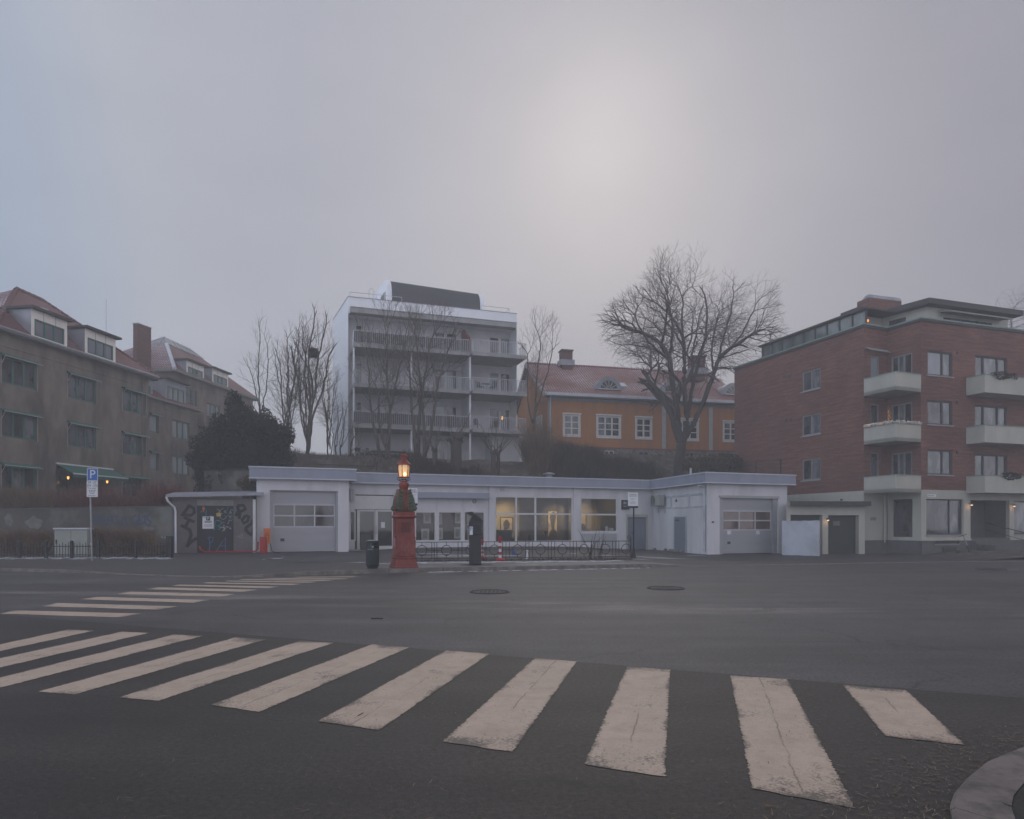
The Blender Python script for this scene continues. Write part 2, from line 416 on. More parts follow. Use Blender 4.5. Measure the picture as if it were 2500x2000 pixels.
M['gteal'] = pmat('teal_spray_paint', (.06, .26, .27), None, 5, .7)
M['gwhite'] = pmat('white_spray_paint', (.40, .42, .43), None, 5, .7)
M['gpink'] = pmat('pink_spray_paint', (.36, .12, .13), None, 5, .7)
M['gcyan'] = pmat('pale_blue_spray_paint', (.08, .14, .26), None, 5, .7)
M['tagblue'] = pmat('blue_plastic', (.05, .10, .34), None, 5, .5)
M['lampglow'] = None
# ---------------------------------------------------------------- camera, sky, sun, air
cam = bpy.data.cameras.new('camera'); co = bpy.data.objects.new('camera', cam); COL.objects.link(co); SC.camera = co
co.location = (0, 0, EYE); co.rotation_euler = (R(90), 0, 0)
cam.sensor_fit = 'HORIZONTAL'; cam.sensor_width = 36; cam.lens = 36 * F_PX / 2500; cam.shift_y = (HOR - 1000) / 2500; cam.clip_end = 1500; cam.clip_start = .05
SUN_AZ, SUN_EL = 7.0, 29.5
w = bpy.data.worlds.new('World'); SC.world = w; w.use_nodes = True; t = w.node_tree; t.nodes.clear()
wo = t.nodes.new('ShaderNodeOutputWorld')
sky = N(t, 'ShaderNodeTexSky', sky_type='NISHITA'); sky.sun_disc = False; sky.sun_elevation = R(SUN_EL); sky.sun_rotation = R(SUN_AZ); sky.dust_density = 4; sky.air_density = 1.0
b1 = N(t, 'ShaderNodeBackground'); b1.inputs[1].default_value = .06; t.links.new(sky.outputs[0], b1.inputs[0])
gen = N(t, 'ShaderNodeTexCoord').outputs['Generated']
gen = vmath(t, 'NORMALIZE', gen).outputs[0]
sd = (math.sin(R(SUN_AZ)) * math.cos(R(SUN_EL)), math.cos(R(SUN_AZ)) * math.cos(R(SUN_EL)), math.sin(R(SUN_EL)))
dt = fmath(t, 'MAXIMUM', vmath(t, 'DOT_PRODUCT', gen, sd).outputs['Value'], 0.0)
sp = N(t, 'ShaderNodeSeparateXYZ'); t.links.new(gen, sp.inputs[0])
cl = noise(t, vmath(t, 'MULTIPLY', gen, (1.6, 1.6, 3.2)).outputs[0], 1.5, 5, .5)
left = ramp(t, sp.outputs[0], .0, (0, 0, 0), 1.0, (1, 1, 1))       # placeholder for stops, set below
e = left.color_ramp.elements; e[0].position = 0.0; e[0].color = (.56, .60, .69, 1); e[1].position = 1.0; e[1].color = (.42, .42, .46, 1)
for pp, c in ((.19, (.34, .43, .57)), (.28, (.47, .495, .565)), (.37, (.415, .43, .50)), (.52, (.345, .355, .418)), (.68, (.36, .362, .418)), (.82, (.335, .325, .375))):
    q = e.new(pp); q.color = (*c, 1)
t.links.new(fmath(t, 'MULTIPLY_ADD', sp.outputs[0], .5, .5), left.inputs[0])
cloud = mixc(t, 1, left.outputs[0], ramp(t, cl, .3, (.90, .905, .92), .7, (1.06, 1.055, 1.05)).outputs[0], 'MULTIPLY')
g1 = fmath(t, 'POWER', dt, 260); g2 = fmath(t, 'POWER', dt, 22)
glow = fmath(t, 'ADD', fmath(t, 'MULTIPLY', g1, .08), fmath(t, 'MULTIPLY', g2, .04))
gl = vmath(t, 'SCALE', (1.0, .96, .92)); t.links.new(glow, gl.inputs['Scale'])
cloud = vmath(t, 'ADD', cloud, gl.outputs[0]).outputs[0]
# brightness added to the unseen sky at the sides and behind, to light facades
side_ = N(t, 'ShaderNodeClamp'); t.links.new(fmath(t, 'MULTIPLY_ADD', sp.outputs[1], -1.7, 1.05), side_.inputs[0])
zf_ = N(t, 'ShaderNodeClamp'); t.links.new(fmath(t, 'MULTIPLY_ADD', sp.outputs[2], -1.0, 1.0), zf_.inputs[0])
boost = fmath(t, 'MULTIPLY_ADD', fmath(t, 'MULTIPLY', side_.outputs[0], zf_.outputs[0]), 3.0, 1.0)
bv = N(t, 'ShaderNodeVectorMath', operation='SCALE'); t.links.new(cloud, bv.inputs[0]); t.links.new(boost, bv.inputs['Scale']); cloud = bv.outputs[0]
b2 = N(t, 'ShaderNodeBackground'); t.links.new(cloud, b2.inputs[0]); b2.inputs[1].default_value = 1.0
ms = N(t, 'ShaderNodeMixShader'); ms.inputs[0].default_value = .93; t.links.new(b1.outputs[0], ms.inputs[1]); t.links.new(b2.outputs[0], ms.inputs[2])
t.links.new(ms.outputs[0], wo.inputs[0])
sl = bpy.data.lights.new('sun', 'SUN'); sl.energy = .5; sl.angle = R(25); sl.color = (1, .94, .86); so = bpy.data.objects.new('sun', sl); COL.objects.link(so)
so.rotation_euler = (R(90 - SUN_EL), 0, R(180 - SUN_AZ)); so.location = (0, 0, 60)
SC.view_settings.view_transform = 'Standard'; SC.view_settings.look = 'None'; SC.view_settings.gamma = 1; SC.view_settings.exposure = 0.0
SC.cycles.max_bounces = 6; SC.cycles.transparent_max_bounces = 12; SC.cycles.volume_bounces = 0; SC.cycles.diffuse_bounces = 3
hm = bpy.data.materials.new('fog_air'); hm.use_nodes = True; t = hm.node_tree; t.nodes.clear()
o = t.nodes.new('ShaderNodeOutputMaterial'); pv = t.nodes.new('ShaderNodeVolumePrincipled'); pv.inputs['Density'].default_value = .0038; pv.inputs['Color'].default_value = (.97, .97, .98, 1); pv.inputs['Anisotropy'].default_value = 0.0
t.links.new(pv.outputs[0], o.inputs['Volume'])
mb = MB(); mb.box(-170, 170, -50, 190, -1.4, 28.5); tag(mb.build('haze', hm), kind='stuff')

# ---------------------------------------------------------------- road
def asphalt(name, tint=1.0, pave=False):
    m, t, b, o = nt(name); p = pos(t)
    fine = noise(t, p, 140, 3, .7); mid = noise(t, p, 28, 5, .7); big = noise(t, vmath(t, 'MULTIPLY', p, (.25, .8, 1)).outputs[0], .55, 6, .6)
    if pave:
        base = ramp(t, big, .36, (.040, .038, .038), .66, (.062, .059, .059)).outputs[0]
    else:
        base = ramp(t, big, .34, (.045, .043, .044), .68, (.082, .079, .082)).outputs[0]
        s1 = vmath(t, 'SUBTRACT', p, (-2.75, 8.78, 0)).outputs[0]
        d = vmath(t, 'DOT_PRODUCT', s1, (-.385, -.923, 0)).outputs['Value']
        wob = fmath(t, 'MULTIPLY', fmath(t, 'SUBTRACT', noise(t, p, 2.2, 4), .5), .12)
        d = fmath(t, 'ADD', d, wob)
        near = fmath(t, 'SMOOTH_MIN', fmath(t, 'MAXIMUM', fmath(t, 'MULTIPLY', d, 20), 0), 1, .1)
        nb = ramp(t, big, .34, (.025, .0215, .0195), .68, (.042, .0365, .033)).outputs[0]
        base = mixc(t, near, base, nb)
        seam = ramp(t, fmath(t, 'ABSOLUTE', d), .012, (.38, .36, .35), .045, (1, 1, 1)).outputs[0]
        base = mixc(t, 1, base, seam, 'MULTIPLY')
        # second, older seam farther out and dry salt bands left by the traffic
        sy = N(t, 'ShaderNodeSeparateXYZ'); t.links.new(p, sy.inputs[0])
        l2 = fmath(t, 'ADD', fmath(t, 'ADD', sy.outputs[1], fmath(t, 'MULTIPLY', sy.outputs[0], .19)), fmath(t, 'MULTIPLY', fmath(t, 'SUBTRACT', noise(t, p, .9, 4), .5), .5))
        sm2 = ramp(t, fmath(t, 'ABSOLUTE', fmath(t, 'SUBTRACT', l2, 14.1)), .012, (.7, .69, .68), .05, (1, 1, 1)).outputs[0]
        base = mixc(t, 1, base, sm2, 'MULTIPLY')
        bandf = ramp(t, fmath(t, 'ABSOLUTE', fmath(t, 'SUBTRACT', l2, 12.6)), .15, (1, 1, 1), 1.1, (0, 0, 0)).outputs[0]
        sl_ = ramp(t, noise(t, vmath(t, 'MULTIPLY', p, (.18, 1.1, 1)).outputs[0], 1.2, 6, .65), .44, (0, 0, 0), .60, (1, 1, 1)).outputs[0]
        salt = fmath(t, 'MULTIPLY', fmath(t, 'MULTIPLY', bandf, sl_), fmath(t, 'MULTIPLY_ADD', mid, .9, -.05))
        base = mixc(t, salt, base, (.27, .255, .245))
    if not pave:
        st_ = ramp(t, noise(t, vmath(t, 'MULTIPLY', p, (.12, 1.5, 1)).outputs[0], 1.0, 7, .6), .36, (.80, .79, .79), .66, (1.16, 1.16, 1.17)).outputs[0]
        pt_ = ramp(t, noise(t, p, 1.1, 6, .65), .36, (.84, .83, .83), .66, (1.15, 1.14, 1.13)).outputs[0]
        base = mixc(t, 1, mixc(t, 1, base, st_, 'MULTIPLY'), pt_, 'MULTIPLY')
        oil = ramp(t, noise(t, p, .75, 3, .5), .66, (1, 1, 1), .76, (.72, .71, .71)).outputs[0]
        base = mixc(t, 1, base, oil, 'MULTIPLY')
    else:
        q_ = N(t, 'ShaderNodeSeparateXYZ'); t.links.new(p, q_.inputs[0])
        fx = ramp(t, fmath(t, 'ABSOLUTE', fmath(t, 'ADD', q_.outputs[0], -.7)), 4.6 / 10, (1, 1, 1), 5.8 / 10, (0, 0, 0)); fx.inputs[0].default_value = 0
        t.links.new(fmath(t, 'MULTIPLY', fmath(t, 'ABSOLUTE', fmath(t, 'ADD', q_.outputs[0], -.7)), .1), fx.inputs[0])
        fy = ramp(t, fmath(t, 'MULTIPLY', fmath(t, 'ABSOLUTE', fmath(t, 'ADD', q_.outputs[1], -23.2)), .1), .10, (1, 1, 1), .26, (0, 0, 0)).outputs[0]
        fr_ = ramp(t, noise(t, vmath(t, 'MULTIPLY', p, (.35, 2.2, 1)).outputs[0], 1.3, 6, .65), .40, (0, 0, 0), .62, (1, 1, 1)).outputs[0]
        base = mixc(t, fmath(t, 'MULTIPLY', fmath(t, 'MULTIPLY', fx.outputs[0], fy), fmath(t, 'MULTIPLY', fr_, .75)), base, (.30, .295, .31))
    sp1 = ramp(t, fine, .36, (.22, .22, .22), .66, (1.9, 1.85, 1.8)).outputs[0]
    sp2 = ramp(t, mid, .36, (.52, .52, .53), .66, (1.48, 1.45, 1.42)).outputs[0]
    col = mixc(t, 1, mixc(t, 1, base, sp1, 'MULTIPLY'), sp2, 'MULTIPLY')
    if not pave:      # hairline cracks
        vo = N(t, 'ShaderNodeTexVoronoi', feature='DISTANCE_TO_EDGE'); vo.inputs['Scale'].default_value = .42
        wv = vmath(t, 'ADD', p, vmath(t, 'SCALE', N(t, 'ShaderNodeTexNoise').outputs['Color']).outputs[0]); wn = [n for n in t.nodes if n.bl_idname == 'ShaderNodeTexNoise'][-1]; wn.inputs['Scale'].default_value = 1.6; wn.inputs['Detail'].default_value = 6; t.links.new(p, wn.inputs['Vector'])
        vs_ = [n for n in t.nodes if n.bl_idname == 'ShaderNodeVectorMath' and n.operation == 'SCALE'][-1]; vs_.inputs['Scale'].default_value = .9
        t.links.new(wv.outputs[0], vo.inputs['Vector'])
        ck = fmath(t, 'MULTIPLY', ramp(t, vo.outputs['Distance'], .004, (1, 1, 1), .014, (0, 0, 0)).outputs[0], ramp(t, noise(t, p, .35, 3), .50, (0, 0, 0), .60, (1, 1, 1)).outputs[0])
        col = mixc(t, fmath(t, 'MULTIPLY', ck, .6), col, (.014, .013, .012))
    dots = ramp(t, noise(t, p, 75, 2, .5), .70, (0, 0, 0), .76, (1, 1, 1)).outputs[0]
    col = mixc(t, fmath(t, 'MULTIPLY', dots, .5), col, (.17, .155, .14))
    t.links.new(col, b.inputs['Base Color'])
    t.links.new(fmath(t, 'MULTIPLY_ADD', big, .25, .52), b.inputs['Roughness']); b.inputs['Specular IOR Level'].default_value = .38
    bump(t, b, fmath(t, 'ADD', fine, fmath(t, 'MULTIPLY', mid, .6)), .45, .008)
    return m
M['asphalt'] = asphalt('asphalt_road'); M['pave'] = asphalt('asphalt_pavement', pave=True)
M['asphaltdark'] = pmat('fresh_asphalt', (.058, .055, .056), (.042, .040, .041), 1.5, .7, .3, 120, c3=(.075, .072, .072), s3=.9)
M['granite'] = pmat('granite_kerb', (.22, .20, .178), (.13, .118, .104), 5, .85, .3, 60, c3=(.12, .11, .10), s3=2)
M['soil'] = pmat('bank_soil', (.075, .062, .045), (.045, .038, .030), 1.5, .95, .4, 20, c3=(.125, .115, .105), s3=1.3)
xs = [-165, -100, -60, -40, -30, -20] + [x * 1.0 for x in range(-16, 31, 1)] + [36, 45, 70, 110, 165]
ys = [-45, -20, -8, 0, 4, 8, 12, 16, 20] + [y * 1.0 for y in range(22, 52, 1)] + [60, 80, 120, 185]
mb = MB(); mb.v = [(x, y, gz(x, y)) for y in ys for x in xs]; nx = len(xs)
mb.f = [(j * nx + i, j * nx + i + 1, (j + 1) * nx + i + 1, (j + 1) * nx + i) for j in range(len(ys) - 1) for i in range(nx - 1)]
tag(mb.build('road', M['asphalt']), kind='structure')

kp = [(-500, 1389), (0, 1394), (170, 1399), (290, 1403), (420, 1408), (520, 1411), (580, 1411.5), (696, 1409), (788, 1404), (904, 1400), (1000, 1397), (1085, 1395), (1271, 1392), (1494, 1387), (1600, 1385), (1667, 1383), (1850, 1380.5), (2000, 1378), (2300, 1371.5), (2500, 1369), (2900, 1366)]
kerbl = []
for a in kp:
    v = G(*a)
    for _ in range(3): v = G(a[0], a[1], gz(v.x, v.y))
    kerbl.append(Vector((v.x, v.y)))
fine = []
for i in range(len(kerbl) - 1):
    n = max(2, int((kerbl[i + 1] - kerbl[i]).length / .5))
    for k in range(n): fine.append(kerbl[i].lerp(kerbl[i + 1], k / n))
fine.append(kerbl[-1])
sm = []
for i in range(len(fine)):
    q = fine[max(0, i - 3):i + 4]; sm.append(sum(q, Vector((0, 0))) / len(q))
kerbl = sm
mb = MB(); mk = MB(); offs = [.16, .8, 1.6, 2.6, 4, 6, 8, 10, 13, 16, 20, 26]
back = [k + Vector((0, .16)) for k in kerbl]
n = len(kerbl)
for k in kerbl:
    for d in offs:
        y = k.y + d; mb.v.append((k.x, y, pz(k.x, y) - (.004 if d > .2 else 0)))
m_ = len(offs)
mb.f = [(i * m_ + j, (i + 1) * m_ + j, (i + 1) * m_ + j + 1, i * m_ + j + 1) for i in range(n - 1) for j in range(m_ - 1)]
tag(mb.build('pavement', M['pave']), kind='structure')
jl = 0
for i in range(n - 1):
    a, b = kerbl[i], kerbl[i + 1]; za, zb = pz(a.x, a.y) + .002, pz(b.x, b.y) + .002
    f = 0.0 if i % 3 else .03
    a2 = a.lerp(b, f)
    j = random.uniform(-.006, .006)
    mk.hexa([(a2.x, a2.y, gz(a.x, a.y) - .05), (b.x, b.y, gz(b.x, b.y) - .05), (b.x, b.y + .16, zb - .2), (a2.x, a2.y + .16, za - .2), (a2.x, a2.y + j, za), (b.x, b.y + j, zb), (b.x, b.y + .16, zb), (a2.x, a2.y + .16, za)])
tag(mk.build('kerb', M['granite']), kind='structure')
# corner of the near pavement, bottom of the view
outer = [(2700, 1785), (2500, 1823), (2460, 1839), (2409, 1860), (2363, 1897), (2330, 1934), (2319, 1966), (2326, 2000), (2345, 2060), (2380, 2140)]
inner = [(2730, 1850), (2560, 1885), (2500, 1911), (2474, 1943), (2469, 1971), (2479, 2000), (2500, 2060), (2540, 2140)]
op = [G(*a, .03) for a in outer]; ip = [G(*a, .045) for a in inner]
def resample(pl, k):
    L = [0]
    for i in range(len(pl) - 1): L.append(L[-1] + (pl[i + 1] - pl[i]).length)
    out = []
    for s in range(k):
        d = L[-1] * s / (k - 1); i = 0
        while i < len(pl) - 2 and L[i + 1] < d: i += 1
        out.append(pl[i].lerp(pl[i + 1], (d - L[i]) / max(1e-6, L[i + 1] - L[i])))
    return out
K = 60; op = resample(op, K); ip = resample(ip, K)
mk = MB()
for i in range(K - 1):
    a, b, c, d = op[i], op[i + 1], ip[i + 1], ip[i]; H = .045
    if i in (17, 45): a = a.lerp(b, .10); d = d.lerp(c, .10)
    q1 = a.lerp(d, .07); q2 = b.lerp(c, .07)
    mk.v += [(a.x, a.y, -.03), (b.x, b.y, -.03), (a.x, a.y, H - .018), (b.x, b.y, H - .018), (q1.x, q1.y, H), (q2.x, q2.y, H), (d.x, d.y, H), (c.x, c.y, H)]
    o_ = len(mk.v) - 8; mk.f += [(o_, o_ + 1, o_ + 3, o_ + 2), (o_ + 2, o_ + 3, o_ + 5, o_ + 4), (o_ + 4, o_ + 5, o_ + 7, o_ + 6)]
M['wetsoil0'] = pmat('joint_dirt', (.03, .027, .024), None, 20, .9)
M['granitenear'] = pmat('granite_kerb_pinkish', (.185, .155, .14), (.13, .11, .10), 5, .85, .35, 140, c3=(.085, .075, .068), s3=6)
tag(mk.build('corner_kerb', M['granitenear']), kind='structure')
mj = MB()
for i in (9, 24, 38, 52):
    a, d = op[i], ip[i]; s_ = (op[i + 1] - op[i]).normalized() * .006; mj.quad((a.x - s_.x, a.y - s_.y, .0325), (a.x + s_.x, a.y + s_.y, .0325), (d.x + s_.x, d.y + s_.y, .0475), (d.x - s_.x, d.y - s_.y, .0475))
tag(mj.build('kerb_joint', M['wetsoil0']), kind='structure')
mb = MB(); far = [Vector((p.x + 4, p.y - 2 + (0 if i else 0), 0)) for i, p in enumerate(ip)]
for i in range(K - 1):
    a, b = ip[i], ip[i + 1]; mb.quad((a.x, a.y, .04), (b.x, b.y, .04), (b.x + 5, b.y - .8, .04), (a.x + 5, a.y - .8, .04))
M['wetsoil'] = pmat('dark_wet_ground', (.030, .028, .024), (.016, .016, .015), 9, .8, .6, 40)
tag(mb.build('verge', M['wetsoil']), kind='structure')

# fresh asphalt apron before the first garage
mb = MB(); ap = [GP(*a) for a in [(612, 1357), (640, 1366), (700, 1372.5), (780, 1374), (860, 1371), (905, 1366), (880, 1358), (858, 1351.5), (760, 1351.5), (660, 1352.5)]]
c = sum(ap, Vector((0, 0, 0))) / len(ap)
for i in range(len(ap)):
    a, b = ap[i], ap[(i + 1) % len(ap)]; mb.add([(q.x, q.y, pz(q.x, q.y) + .006) for q in (c, a, b)], [(0, 1, 2)])
tag(mb.build('asphalt_apron', M['asphaltdark']), kind='structure')

# ---------------------------------------------------------------- zebra crossings
def stripemat(name):
    m, t, b, o = nt(name); p = pos(t); uv = N(t, 'ShaderNodeUVMap').outputs[0]
    su = N(t, 'ShaderNodeSeparateXYZ'); t.links.new(uv, su.inputs[0])
    ed = fmath(t, 'MULTIPLY', fmath(t, 'ABSOLUTE', fmath(t, 'SUBTRACT', su.outputs[0], .5)), 2)
    ev = fmath(t, 'MULTIPLY', fmath(t, 'ABSOLUTE', fmath(t, 'SUBTRACT', su.outputs[1], .5)), 2)
    edge = fmath(t, 'POWER', fmath(t, 'MAXIMUM', ed, fmath(t, 'MULTIPLY', ev, .99)), 10)
    big = noise(t, p, 2.0, 6, .66); fine = noise(t, p, 46, 5, .75); grit = noise(t, p, 150, 2, .6)
    k = fmath(t, 'ADD', fmath(t, 'MULTIPLY', big, .60), fmath(t, 'MULTIPLY', fine, .40))
    k = fmath(t, 'ADD', k, fmath(t, 'MULTIPLY', edge, .13))
    worn = ramp(t, k, .555, (0, 0, 0), .635, (1, 1, 1)).outputs[0]
    # hairline joint down the middle
    wob = fmath(t, 'MULTIPLY', fmath(t, 'SUBTRACT', noise(t, p, 3, 4), .5), .10)
    jn = fmath(t, 'ABSOLUTE', fmath(t, 'ADD', fmath(t, 'SUBTRACT', su.outputs[0], .52), wob))
    crack = ramp(t, jn, .006, (1, 1, 1), .016, (0, 0, 0)).outputs[0]
    crack = fmath(t, 'MULTIPLY', crack, ramp(t, noise(t, p, 1.1, 3), .47, (0, 0, 0), .55, (1, 1, 1)).outputs[0])
    paint = ramp(t, noise(t, p, 4, 7, .65), .3, (.375, .288, .220), .7, (.495, .392, .310)).outputs[0]
    paint = mixc(t, 1, paint, ramp(t, grit, .3, (.84, .84, .84), .7, (1.1, 1.1, 1.1)).outputs[0], 'MULTIPLY')
    speck = ramp(t, noise(t, p, 32, 2, .5), .72, (0, 0, 0), .75, (1, 1, 1)).outputs[0]
    f = fmath(t, 'MAXIMUM', fmath(t, 'MULTIPLY', worn, .85), fmath(t, 'MAXIMUM', fmath(t, 'MULTIPLY', crack, .6), fmath(t, 'MULTIPLY', speck, .55)))
    t.links.new(mixc(t, f, paint, (.075, .066, .06)), b.inputs['Base Color'])
    b.inputs['Roughness'].default_value = .68; b.inputs['Specular IOR Level'].default_value = .3
    bump(t, b, fmath(t, 'ADD', grit, fine), .25, .005); return m
M['stripe'] = stripemat('worn_white_paint')
def stripe(parent, quad, name='stripe', jit=.0045, z=.004, nv=170, nu=6):
    tl, tr, br, bl = [G(*a) for a in quad]     # far left, far right, near right, near left
    me = bpy.data.meshes.new(name); vs = []; uvs = []; org = parent['_org']
    rr = random.Random(hash(quad) & 0xffff)
    jl = [rr.gauss(0, jit) for _ in range(nv + 1)]; jr = [rr.gauss(0, jit) for _ in range(nv + 1)]
    for j in range(nv + 1):
        v = j / nv; L = tl.lerp(bl, v); Q = tr.lerp(br, v); d = (Q - L).normalized(); al = (bl - tl).normalized()
        L = L - d * jl[j]; Q = Q + d * jr[j]
        for i in range(nu + 1):
            q = L.lerp(Q, i / nu)
            if j in (0, nv): q = q + al * rr.gauss(0, jit)
            vs.append((q.x - org[0], q.y - org[1], z - org[2])); uvs.append((i / nu, v))
    fs = [(j * (nu + 1) + i, (j + 1) * (nu + 1) + i, (j + 1) * (nu + 1) + i + 1, j * (nu + 1) + i + 1) for j in range(nv) for i in range(nu)]
    me.from_pydata(vs, [], fs); ul = me.uv_layers.new(name='UVMap')
    for l in me.loops: ul.data[l.index].uv = uvs[l.vertex_index]
    me.materials.append(M['stripe']); o = bpy.data.objects.new(name, me); COL.objects.link(o); o.parent = parent; o['_org'] = org
    return o
zc = bpy.data.objects.new('zebra_crossing', None); COL.objects.link(zc); zc.location = (0, 6, 0); zc['_org'] = (0, 6, 0); zc['kind'] = 'structure'; zc['label'] = 'wide worn zebra crossing in the foreground'
NEAR = [((167, 1537.7), (230.5, 1540.5), (-280, 1652), (-350, 1649.7)), ((297, 1543), (364, 1546), (-155, 1667.7), (-232, 1658.7)), ((424, 1550), (496, 1553.5), (-4, 1681.5), (-86, 1676)),
        ((575, 1557), (649, 1562), (183, 1697), (93, 1690)), ((733, 1565.5), (816, 1570), (387, 1712), (288.5, 1704)), ((908, 1574), (1001, 1581), (635, 1739), (515, 1722)),
        ((1089, 1589), (1195, 1597), (927, 1783), (775, 1762)), ((1306, 1607), (1408, 1616), (1252, 1837), (1080, 1812)), ((1531, 1628), (1636, 1636), (1623, 1898), (1426, 1868)),
        ((1783, 1650), (1922, 1659), (2089, 1976), (1836, 1926)), ((2057, 1673), (2212, 1686), (2356, 1820), (2161, 1798))]
for q in NEAR: stripe(zc, q)
zf = bpy.data.objects.new('zebra_crossing', None); COL.objects.link(zf); zf.location = (-6, 16, 0); zf['_org'] = (-6, 16, 0); zf['kind'] = 'structure'; zf['label'] = 'narrower zebra crossing running to the far pavement'
FARC = [((75, 238), (742, 256), (640, 276), (0, 257)), ((300, 200), (935, 218), (840, 236), (215, 217)), ((505, 167), (1105, 184), (1020, 199), (420, 181)), ((680, 140), (1243, 153), (1170, 167), (600, 153)),
        ((830, 117), (1357, 130), (1290, 141), (765, 127)), ((945, 103), (1480, 114), (1420, 122), (900, 109)), ((1090, 91), (1590, 99), (1540, 105), (1060, 96)), ((1200, 82), (1680, 88), (1640, 93), (1175, 86)),
        ((1270, 74), (1760, 79), (1740, 83.5), (1250, 78)), ((1400, 69), (1840, 71), (1810, 75), (1375, 72.5)), ((1560, 63), (1900, 59), (1865, 63.5), (1530, 66.5))]
for q in FARC:
    stripe(zf, tuple((a * .4638, 1380 + b * .4638) for a, b in q), nv=24, jit=.008)
# manhole covers
M['manhole'] = pmat('cast_iron_cover', (.060, .056, .056), (.040, .038, .038), 30, .7, .6, 60)
for (px, py, lab) in ((1195, 1446, 'round iron manhole cover nearest the parking meter'), (1625, 1437, 'round iron manhole cover in front of the grey double door'), (2420, 1390.5, 'dark manhole cover on the road before the brick block')):
    c = G(px, py); c.z = gz(c.x, c.y); rt = thing('manhole_cover', lab, 'manhole cover', (c.x, c.y, c.z), 'manhole covers in the road')
    mb = MB(); mb.lathe(c, [(.36, .003), (.36, .012), (.34, .014), (.001, .012)], 28)
    for i in range(-3, 4):
        for j in range(-3, 4):
            if i * i + j * j < 10: mb.box(c.x + i * .09 - .025, c.x + i * .09 + .025, c.y + j * .09 - .025, c.y + j * .09 + .025, c.z + .012, c.z + .019)
    mb.build('cover', M['manhole'], rt)
    mb = MB(); mb.ring(c + Vector((0, 0, .006)), (1, 0, 0), (0, 1, 0), .42, .02, 32, 6); mb.build('frame', M['manhole'], rt)
# hillside
xs = [-60 + i * .8 for i in range(125)]; ys = [33 + j * .5 for j in range(112)]
mb = MB(); mb.v = [(x, y, hz(x, y)) for y in ys for x in xs]; nx = len(xs)
mb.f = [(j * nx + i, j * nx + i + 1, (j + 1) * nx + i + 1, (j + 1) * nx + i) for j in range(len(ys) - 1) for i in range(nx - 1)]
tag(mb.build('hillside', M['soil'], smooth=True), kind='structure')

# thin snow lying about
def blob(mb, px, py, rx, ry, seed, snowz=None):
    c = GP(px, py); rr = random.Random(seed); n = 18; vs = []
    for k in range(n):
        w_ = 2 * math.pi * k / n; f = rr.uniform(.45, 1.1)
        x, y = c.x + math.cos(w_) * rx * f, c.y + math.sin(w_) * ry * f
        vs.append((x, y, (pz(x, y) if snowz is None else snowz) + .009))
    cc = (c.x, c.y, (pz(c.x, c.y) if snowz is None else snowz) + .02)
    o_ = len(mb.v); mb.v += [cc] + vs; mb.f += [(o_, o_ + 1 + k, o_ + 1 + (k + 1) % n) for k in range(n)]
mb = MB(); rr = random.Random(3)
for (px, py, rx, ry) in [(675, 1364, .35, .18), (690, 1361, .2, .1), (645, 1366, .12, .05), (880, 1374, .6, .06), (930, 1377, .4, .05), (1060, 1352, 1.5, .25), (1110, 1356, 1.3, .35), (1165, 1358, 1.0, .3), (1080, 1360, 1.4, .12), (1230, 1357, .8, .2), (1400, 1352, .4, .1), (1480, 1357, .6, .12), (1590, 1361, 1.0, .22), (1640, 1364, 1.3, .14), (1700, 1357, .8, .1), (1560, 1366, .5, .08)]:
    blob(mb, px, py, rx, ry, int(px))
for i in range(90):
    px = 1015 + i * 5.6 + rr.uniform(-3, 3); blob(mb, px, 1375 - (px - 1015) * .009 + rr.uniform(-1.5, 1.5), rr.uniform(.08, .3), rr.uniform(.03, .09), i)
for i in range(110):
    px = -20 + i * 4.0 + rr.uniform(-3, 3); blob(mb, px, 1362 + rr.uniform(-1, 4), rr.uniform(.06, .25), rr.uniform(.05, .15), i + 500)
tag(mb.build('snow_patches', M['snow'], recalc=False), kind='stuff')
mb = MB()
for i in range(26):
    px = 1060 + i * 21 + rr.uniform(-8, 8); v = G(px, 1397.5 - (px - 1060) * .02); x, y = v.x, v.y - .05
    c = (x, y, .01); n_ = 10; o_ = len(mb.v); L_ = rr.uniform(.1, .45) * (1 if rr.random() < .6 else .4)
    mb.v += [(x, y, .022)] + [(x + math.cos(6.283 * k / n_) * L_ * rr.uniform(.5, 1), y + math.sin(6.283 * k / n_) * .06 * rr.uniform(.5, 1), .007) for k in range(n_)]
    mb.f += [(o_, o_ + 1 + k, o_ + 1 + (k + 1) % n_) for k in range(n_)]
tag(mb.build('gutter_snow', M['snow'], recalc=False), kind='stuff')
# needles, straw and leaf crumbs by the near kerb
mb = MB(); rr = random.Random(11)
for i in range(1900):
    if i < 1300:
        k = rr.random(); a = op[int(k * (K - 1))]; d = abs(rr.gauss(0, .38)); x, y = a.x - d * .9 + rr.gauss(0, .05), a.y + d * .35 + rr.gauss(0, .12)
    else:
        x, y = rr.uniform(-2.5, 3.2), rr.uniform(3.3, 6.5)
    w_ = rr.uniform(0, 6.28); L_ = rr.uniform(.008, .03); q = rr.uniform(.0008, .0022); dx, dy = math.cos(w_), math.sin(w_)
    z0, z1 = .008, .008 + rr.uniform(0, .006)
    mb.quad((x - dx * L_ - dy * q, y - dy * L_ + dx * q, z0), (x + dx * L_ - dy * q, y + dy * L_ + dx * q, z1), (x + dx * L_ + dy * q, y + dy * L_ - dx * q, z1), (x - dx * L_ + dy * q, y - dy * L_ - dx * q, z0))
M['straw'] = pmat('straw_crumbs', (.25, .205, .145), (.07, .052, .036), 20, .9)
tag(mb.build('leaf_litter', M['straw'], recalc=False), kind='stuff')
def small(name, lab, cat, px, py, draw, mat, group=None):
    c = G(px, py); mb = MB(); draw(mb, c); return tag(mb.build(name, mat), lab, cat, group)
